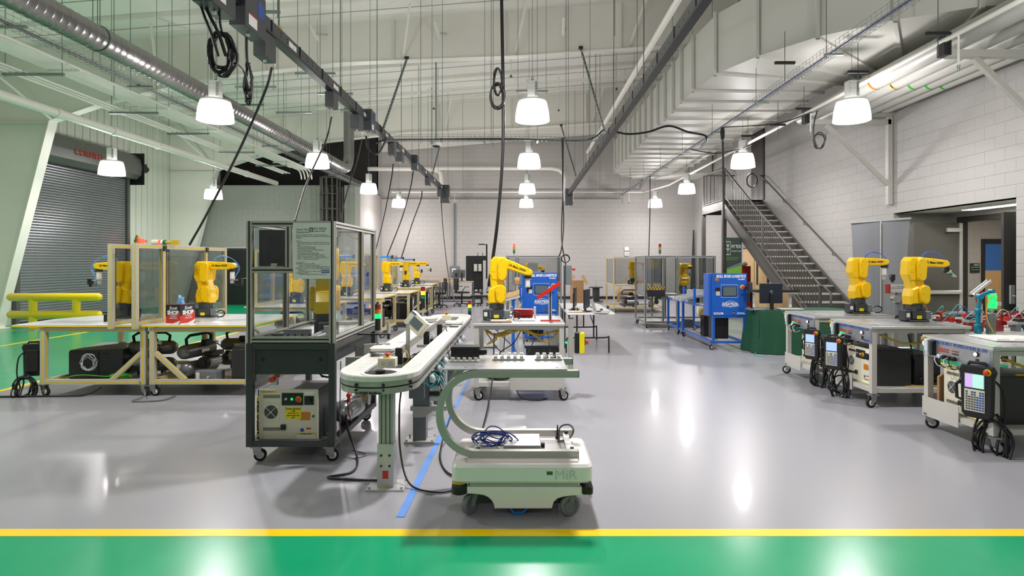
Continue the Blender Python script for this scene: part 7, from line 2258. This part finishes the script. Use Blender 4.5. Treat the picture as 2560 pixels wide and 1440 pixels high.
cable('floor_cable', [(4.12, 10.7, .15), (4.15, 10.3, .03), (4.3, 9.9, .012), (4.5, 9.95, .012)][:2] + [(4.05, 10.1, .02), (4.02, 9.95, .012), (4.12, 9.85, .012)], .006, 'cable_cyan', 'teal cable on the floor at the foot of the green cloth')

# ================================================================== STAIRS
SO, SW = 6.3, XR
st = thing('staircase', 'dark steel staircase climbing along the right wall to a landing', 'staircase')
NR, Y0s, RUN, RISE = 20, 12.3, .302, 3.55 / 20
for i in range(NR - 1):
    y, z = Y0s + i * RUN, (i + 1) * RISE
    MB().box(SO + .03, y, z - .035, SW - .05, y + RUN + .02, z, 0, .004).build('tread', ['cart_grey'], st)
    MB().box(SO + .03, y + .004, z - RISE, SW - .05, y + .018, z - .035).build('riser', ['stair_grey'], st)
MB().box(SO + .03, Y0s + 19 * RUN, 3.55 - RISE, SW - .05, Y0s + 19 * RUN + .015, 3.55).build('riser', ['stair_grey'], st)
def sl_(y): return (y - Y0s) / RUN * RISE
ye = Y0s + 19 * RUN
for x, mm in ((SO, 'stair_grey'), (SW - .04, 'stair_grey')):
    MB().prism([(Y0s - .15, 0), (Y0s + .35, 0), (ye, sl_(ye) - .28), (ye, sl_(ye) + .12), (Y0s - .15, sl_(Y0s - .15) + .2)], x - .02, x + .02, 'yz').build('stringer', [mm], st)
    MB().bar((x - .02, Y0s - .13, sl_(Y0s - .13) + .2), (x - .02, ye, sl_(ye) + .13), .07, .012).bar((x - .02, Y0s + .35, 0.01), (x - .02, ye, sl_(ye) - .28), .07, .012).build('stringer_flange', [mm], st)
YL = 20.2
MB().box(SO, ye, 3.50, SW - .01, YL, 3.55).build('landing', ['stair_grey'], st)
MB().box(SO - .02, ye - .02, 3.25, SO + .02, YL, 3.56).box(SO - .06, ye, 3.25, SO + .03, YL, 3.265).box(SO - .06, ye, 3.545, SO + .03, YL, 3.56).build('landing_beam', ['stair_grey'], st)
MB().box(SO, YL - .04, 3.25, SW - .01, YL, 3.55).build('landing_beam', ['stair_grey'], st)
for y in (ye + .05, YL - .08):
    MB().box(SO - .06, y - .06, 0, SO + .06, y + .06, 3.26).build('column', ['stair_grey'], st)
# railing of the flight
def hr(y): return sl_(y) + .2 + .95
yb = Y0s - .05
MB().tube([(SO, yb - .42, .72), (SO, yb - .42, .98), (SO, yb - .15, 1.12), (SO, yb, hr(yb)), (SO, ye, hr(ye)), (SO, YL - .08, 4.62), (SO, YL - .08, 4.62)], .024, 8).build('handrail', ['stair_grey'], st)
MB().tube([(SO, yb - .42, .72), (SO, yb - .36, .62), (SO, yb - .05, .62)], .02, 8).build('handrail_return', ['stair_grey'], st)
for i in range(46):
    y = yb + .06 + i * .128
    if y > ye: break
    MB().box(SO - .008, y - .008, sl_(y) + .26, SO + .008, y + .008, hr(y)).build('baluster', ['stair_grey'], st)
MB().tube([(SO, yb, sl_(yb) + .29), (SO, ye, sl_(ye) + .29)], .013, 6).build('bottom_rail', ['stair_grey'], st)
mb = MB()
for y in (yb, Y0s + 2.9, ye, YL - .1):
    MB().box(SO - .022, y - .022, (sl_(y) + .1) if y < ye + .01 else 3.55, SO + .022, y + .022, hr(min(y, ye)) if y < ye + .01 else 4.64).build('newel_post', ['stair_grey'], st)
for i in range(17):
    y = ye + .12 + i * .128
    if y > YL - .12: break
    MB().box(SO - .008, y - .008, 3.62, SO + .008, y + .008, 4.62).build('baluster', ['stair_grey'], st)
MB().tube([(SO, ye, 3.64), (SO, YL - .1, 3.64)], .013, 6).build('bottom_rail', ['stair_grey'], st)
MB().tube([(SO, YL - .05, 4.62), (SW - .1, YL - .05, 4.62)], .024, 8).build('handrail', ['stair_grey'], st)
for i in range(9):
    x = SO + .12 + i * .128
    if x > SW - .08: break
    MB().box(x - .008, YL - .058, 3.55, x + .008, YL - .042, 4.62).build('baluster', ['stair_grey'], st)
wr_ = thing('wall_handrail', 'dark handrail fixed to the right wall above the stairs', 'handrail')
MB().tube([(XR - .12, 12.1, hr(12.1) - .15), (XR - .12, 17.7, hr(17.7) - .15), (XR - .12, 17.95, hr(17.95) - .18), (XR - .02, 18.0, hr(17.95) - .18)], .022, 8).build('rail', ['stair_grey'], wr_)
for y in (12.6, 13.8, 15.2, 16.4, 17.6):
    MB().tube([(XR - .12, y, hr(y) - .17), (XR - .11, y, hr(y) - .25), (XR - .015, y, hr(y) - .26)], .01, 6).build('bracket', ['stair_grey'], wr_)
    
# banners
t = thing('retractable_banner', 'green and dark printed retractable banner behind the stairs', 'banner', tuple(at(1833, 655, 16.6)), R(2))
t.location.z = 0
MB().box(-.25, 0, .05, .25, .006, 2.32).build('sheet', ['banner_dark'], t)
MB().prism([(-.25, .1), (.25, .1), (.25, 1.52), (-.25, 1.38)], -.002, 0, 'xz').build('green_field', ['banner_green'], t)
MB().prism([(-.25, 1.38), (.25, 1.52), (.25, 1.62), (-.25, 1.42)], -.0025, 0, 'xz').build('grey_sweep', ['grey_plastic'], t)
MB().box(-.27, -.06, 0, .27, .08, .07, 0, .01).build('base', ['alu'], t)
lg = MB()
for (a, b) in (((-.23, 1.83), (-.08, 1.83)), ((-.23, 2.2), (-.08, 2.2)), ((-.23, 1.83), (-.23, 2.2)), ((-.08, 1.83), (-.08, 2.2)), ((-.155, 1.83), (-.155, 2.15)), ((-.155, 1.95), (-.11, 2.02)), ((-.155, 1.95), (-.2, 2.02)), ((-.155, 2.05), (-.12, 2.12)), ((-.155, 2.05), (-.19, 2.12))):
    lg.bar((a[0], -.003, a[1]), (b[0], -.003, b[1]), .003, .014)
lg.build('emblem', ['sticker_white'], t)
text('lettering', 'IVY TECH', .13, 'sticker_white', t, (.09, -.004, 2.06), sx=.5, bold=.001)
text('lettering', 'COMMUNITY COLLEGE', .045, 'sticker_white', t, (.09, -.004, 1.93), sx=.62)
text('lettering', 'School of Advanced Manufacturing,\nEngineering & Applied Science', .05, 'banner_green', t, (-.22, -.004, 1.72), sx=.55, align='LEFT')
text('lettering', 'Supply Chain Logistics', .1, 'sticker_white', t, (.0, -.004, 1.22), sx=.45, bold=.002)
MB().ball((.12, -.002, .75), .2, sc=(1, .01, 1.1)).build('round_photo', ['grey_plastic'], t)
t = thing('banner_back', 'grey fabric back of a wide retractable banner with a pole, by the door recess', 'banner', (6.53, 10.55, 0), R(-2))
vs, fs = [], []
NB = 24
for j in range(11):
    z = .08 + (2.36 - .08) * j / 10
    for i in range(NB + 1):
        u = -1 + 2 * i / NB
        w = .52 - .045 * math.sin(PI * j / 10)
        vs.append((u * w, .02 * math.sin(u * 6 + j * .3) * math.sin(PI * j / 10) + .015 * abs(u), z + (.035 * u if j == 10 else .035 * u * j / 10)))
for j in range(10):
    for i in range(NB):
        a = j * (NB + 1) + i
        fs.append((a, a + 1, a + NB + 2, a + NB + 1))
o2 = len(vs)
vs2 = vs + [(x, y + .006, z) for (x, y, z) in vs]
fs2 = fs + [tuple(i + o2 for i in f[::-1]) for f in fs]
MB().add(vs2, fs2, 0, True).build('fabric', ['fabric_grey'], t)
MB().cyl((-.03, -.04, .05), (-.03, -.04, 2.36), .011, n=8).build('pole', ['alu'], t)
MB().bar((-.53, 0, 2.345), (.53, 0, 2.415), .02, .03).build('top_bar', ['alu'], t)
MB().box(-.54, -.08, 0, .54, .08, .08, 0, .01).build('base', ['alu'], t)

# ================================================================== FAR BACKGROUND
def bench(label, x, y, w, d, h=.9):
    t = thing('work_bench', label, 'bench', (x, y, 0), 0, 'wood topped benches')
    MB().box(0, 0, h - .04, w, d, h, 0, .004).build('benchtop', ['wood_top'], t)
    for (a, b) in ((.04, .04), (w - .04, .04), (.04, d - .04), (w - .04, d - .04)):
        tube_post(t, 'leg', (a, b, 0), (a, b, h - .04), .05, 'ink_grey')
    tube_post(t, 'rail', (.04, .04, .15), (w - .04, .04, .15), .04, 'ink_grey')
    return t
bench('wood topped bench against the far wall left of the chair', -5.0, 24.4, 1.9, .8)
bench('wood topped bench with two monitors near the far wall', -3.1, 21.6, 1.3, .8, .9)
bench('second wood topped bench further right with dark legs', -1.6, 22.4, 1.6, .8, .85)
for i, px in enumerate((1141, 1155)):
    p = at(px, 690, 22.0)
    monitor('grey backed monitor on the far wood bench, ' + ['left', 'right'][i] + ' one', (p.x, 21.95, .902), R(8), .26, .3, 'ink_grey')
def office_chair(label, loc, rz):
    t = thing('office_chair', label, 'chair', loc, rz, 'black office chairs')
    MB().box(-.22, -.22, .48, .22, .22, .54, 0, .02).build('seat', ['black_plastic'], t)
    MB().box(-.2, .2, .6, .2, .25, 1.05, 0, .02).build('backrest', ['black_plastic'], t)
    MB().box(-.03, .22, .5, .03, .26, .65).build('back_support', ['black_plastic'], t)
    MB().cyl((0, 0, .1), (0, 0, .48), .03, n=10).build('gas_column', ['black_plastic'], t)
    for k in range(5):
        a = 2 * PI * k / 5
        l = MB().bar((0, 0, .11), (.28 * math.cos(a), .28 * math.sin(a), .08), .04, .03).build('leg', ['black_plastic'], t)
        MB().ball((.28 * math.cos(a), .28 * math.sin(a), .03), .03, n=8, k=6).build('castor', ['black_rubber'], l)
    for sx in (-1, 1):
        MB().tube([(sx * .22, .1, .52), (sx * .28, .08, .6), (sx * .28, .0, .72), (sx * .28, -.15, .72)], .015, 6).build('armrest', ['black_plastic'], t)
office_chair('black office chair in front of the far wood bench', (-2.95, 20.6, 0), R(-70))
office_chair('black office chair right of the far monitors', (-1.5, 21.4, 0), R(30))
office_chair('black office chair tucked under the far wood bench', (-2.2, 21.2, 0), R(120))
t = thing('electrical_panel', 'grey electrical panel with a conduit on the far wall', 'electrical box', tuple(at(1136, 697, 25.3)))
t.location.y = 25.28
MB().box(-.2, 0, .1, .2, .1, .55, 0, .01).build('box', ['grey_plastic'], t)
MB().cyl((0, .05, .55), (0, .05, 3.3), .03, n=8).build('conduit', ['grey_plastic'], t)
MB().box(-.1, -.003, .3, .06, 0, .45).build('label_plate', ['sticker_white'], t)
for i, (px, py, w) in enumerate(((1567, 735, .55), (1446, 742, .4))):
    p = at(px, 742, 23.5 if i == 0 else 21)
    t = thing('cardboard_box', ['open cardboard box on the floor by the far wall', 'tall cardboard box behind the folding table'][i], 'box', (p.x, p.y, 0), R(10))
    h = .42 if i == 0 else .95
    MB().box(-w / 2, 0, 0, w / 2, .4, h).build('carton', ['cardboard'], t)
    MB().bar((-w / 2, .05, h), (-w / 2 - .1, .05, h + .08), .35, .008, up=(0, 1, 0)).bar((w / 2, .05, h), (w / 2 + .1, .05, h + .06), .35, .008, up=(0, 1, 0)).build('flap', ['wood_top'], t)
t = thing('cable_reel', 'dark cable reel standing by the far wall', 'reel', (at(1490, 742, 23).x, 23, 0))
MB().cyl((0, 0, .05), (0, 0, .08), .3, n=20).cyl((0, 0, .08), (0, 0, .6), .14, n=16).cyl((0, 0, .6), (0, 0, .63), .28, n=20).build('reel', ['controller_dark'], t)
MB().cyl((0, 0, .63), (0, 0, .9), .015, n=6).build('spindle', ['alu'], t)
t = thing('wall_alarm', 'white strobe and alarm pair on the far wall', 'alarm', tuple(at(1567, 627, 25.33)))
MB().box(-.1, 0, 0, .1, .05, .17, 0, .01).build('strobe', ['fixture_white'], t)
MB().box(-.09, 0, -.22, .09, .05, -.04, 0, .01).build('sounder', ['fixture_white'], t)
MB().cyl((0, -.01, -.13), (0, 0, -.13), .03, n=10).build('amber_dot', ['amber'], t)
t = thing('leaning_strip', 'tall narrow dark strip leaning in the far right corner', 'board', (at(1735, 655, 24.8).x, 24.9, 0), 0)
MB().prism([(-.14, 0), (.1, 0), (.05, 3.0), (-.0, 3.0)], 0, .06, 'xz').build('board', ['frame_dark'], t)
t = thing('storage_cabinet', 'low pale wooden cabinet under the stairs', 'cabinet', (5.75, 13.6, 0))
MB().box(0, 0, 0, .75, .5, .95, 0, .005).build('carcass', ['wood_light'], t)
for k in (0, 1):
    d_ = MB().box(.02 + k * .37, -.015, .04, .36 + k * .37, 0, .9, 0, .003).build('door', ['wood_light'], t)
    MB().box(.32 + k * .1, -.03, .5, .33 + k * .1, -.015, .62).build('handle', ['alu'], d_)
t = thing('laptop_cart', 'grey rolling stand with a dark top beside the green cloth table', 'cart', (4.95, 12.3, 0))
MB().box(0, 0, .95, .9, .5, .99).box(-.03, -.03, .99, .93, .53, 1.02, 1).build('top', ['cart_grey', 'black_plastic'], t)
for x in (.05, .85):
    tube_post(t, 'leg', (x, .25, .1), (x, .25, .95), .05, 'sticker_white')
    caster(t, x, .25, .1)
t = thing('red_cabinet', 'dark red cabinet with white bags behind the stairs', 'cabinet', (at(1862, 655, 17.2).x, 17.2, 0))
MB().box(-.12, 0, 0, .18, .4, 1.5, 0, .01).build('carcass', ['red_dark'], t)
MB().ball((.02, .2, 1.56), .14, sc=(1, .8, .5)).build('white_bag', ['sticker_white'], t)
t = thing('light_switch', 'pale switch plate on the right wall beside the handrail end', 'switch', (XR - .028, 12.05, 1.2))
MB().box(0, -.05, -.09, .012, .05, .09, 0, .003).build('plate', ['fixture_white'], t)
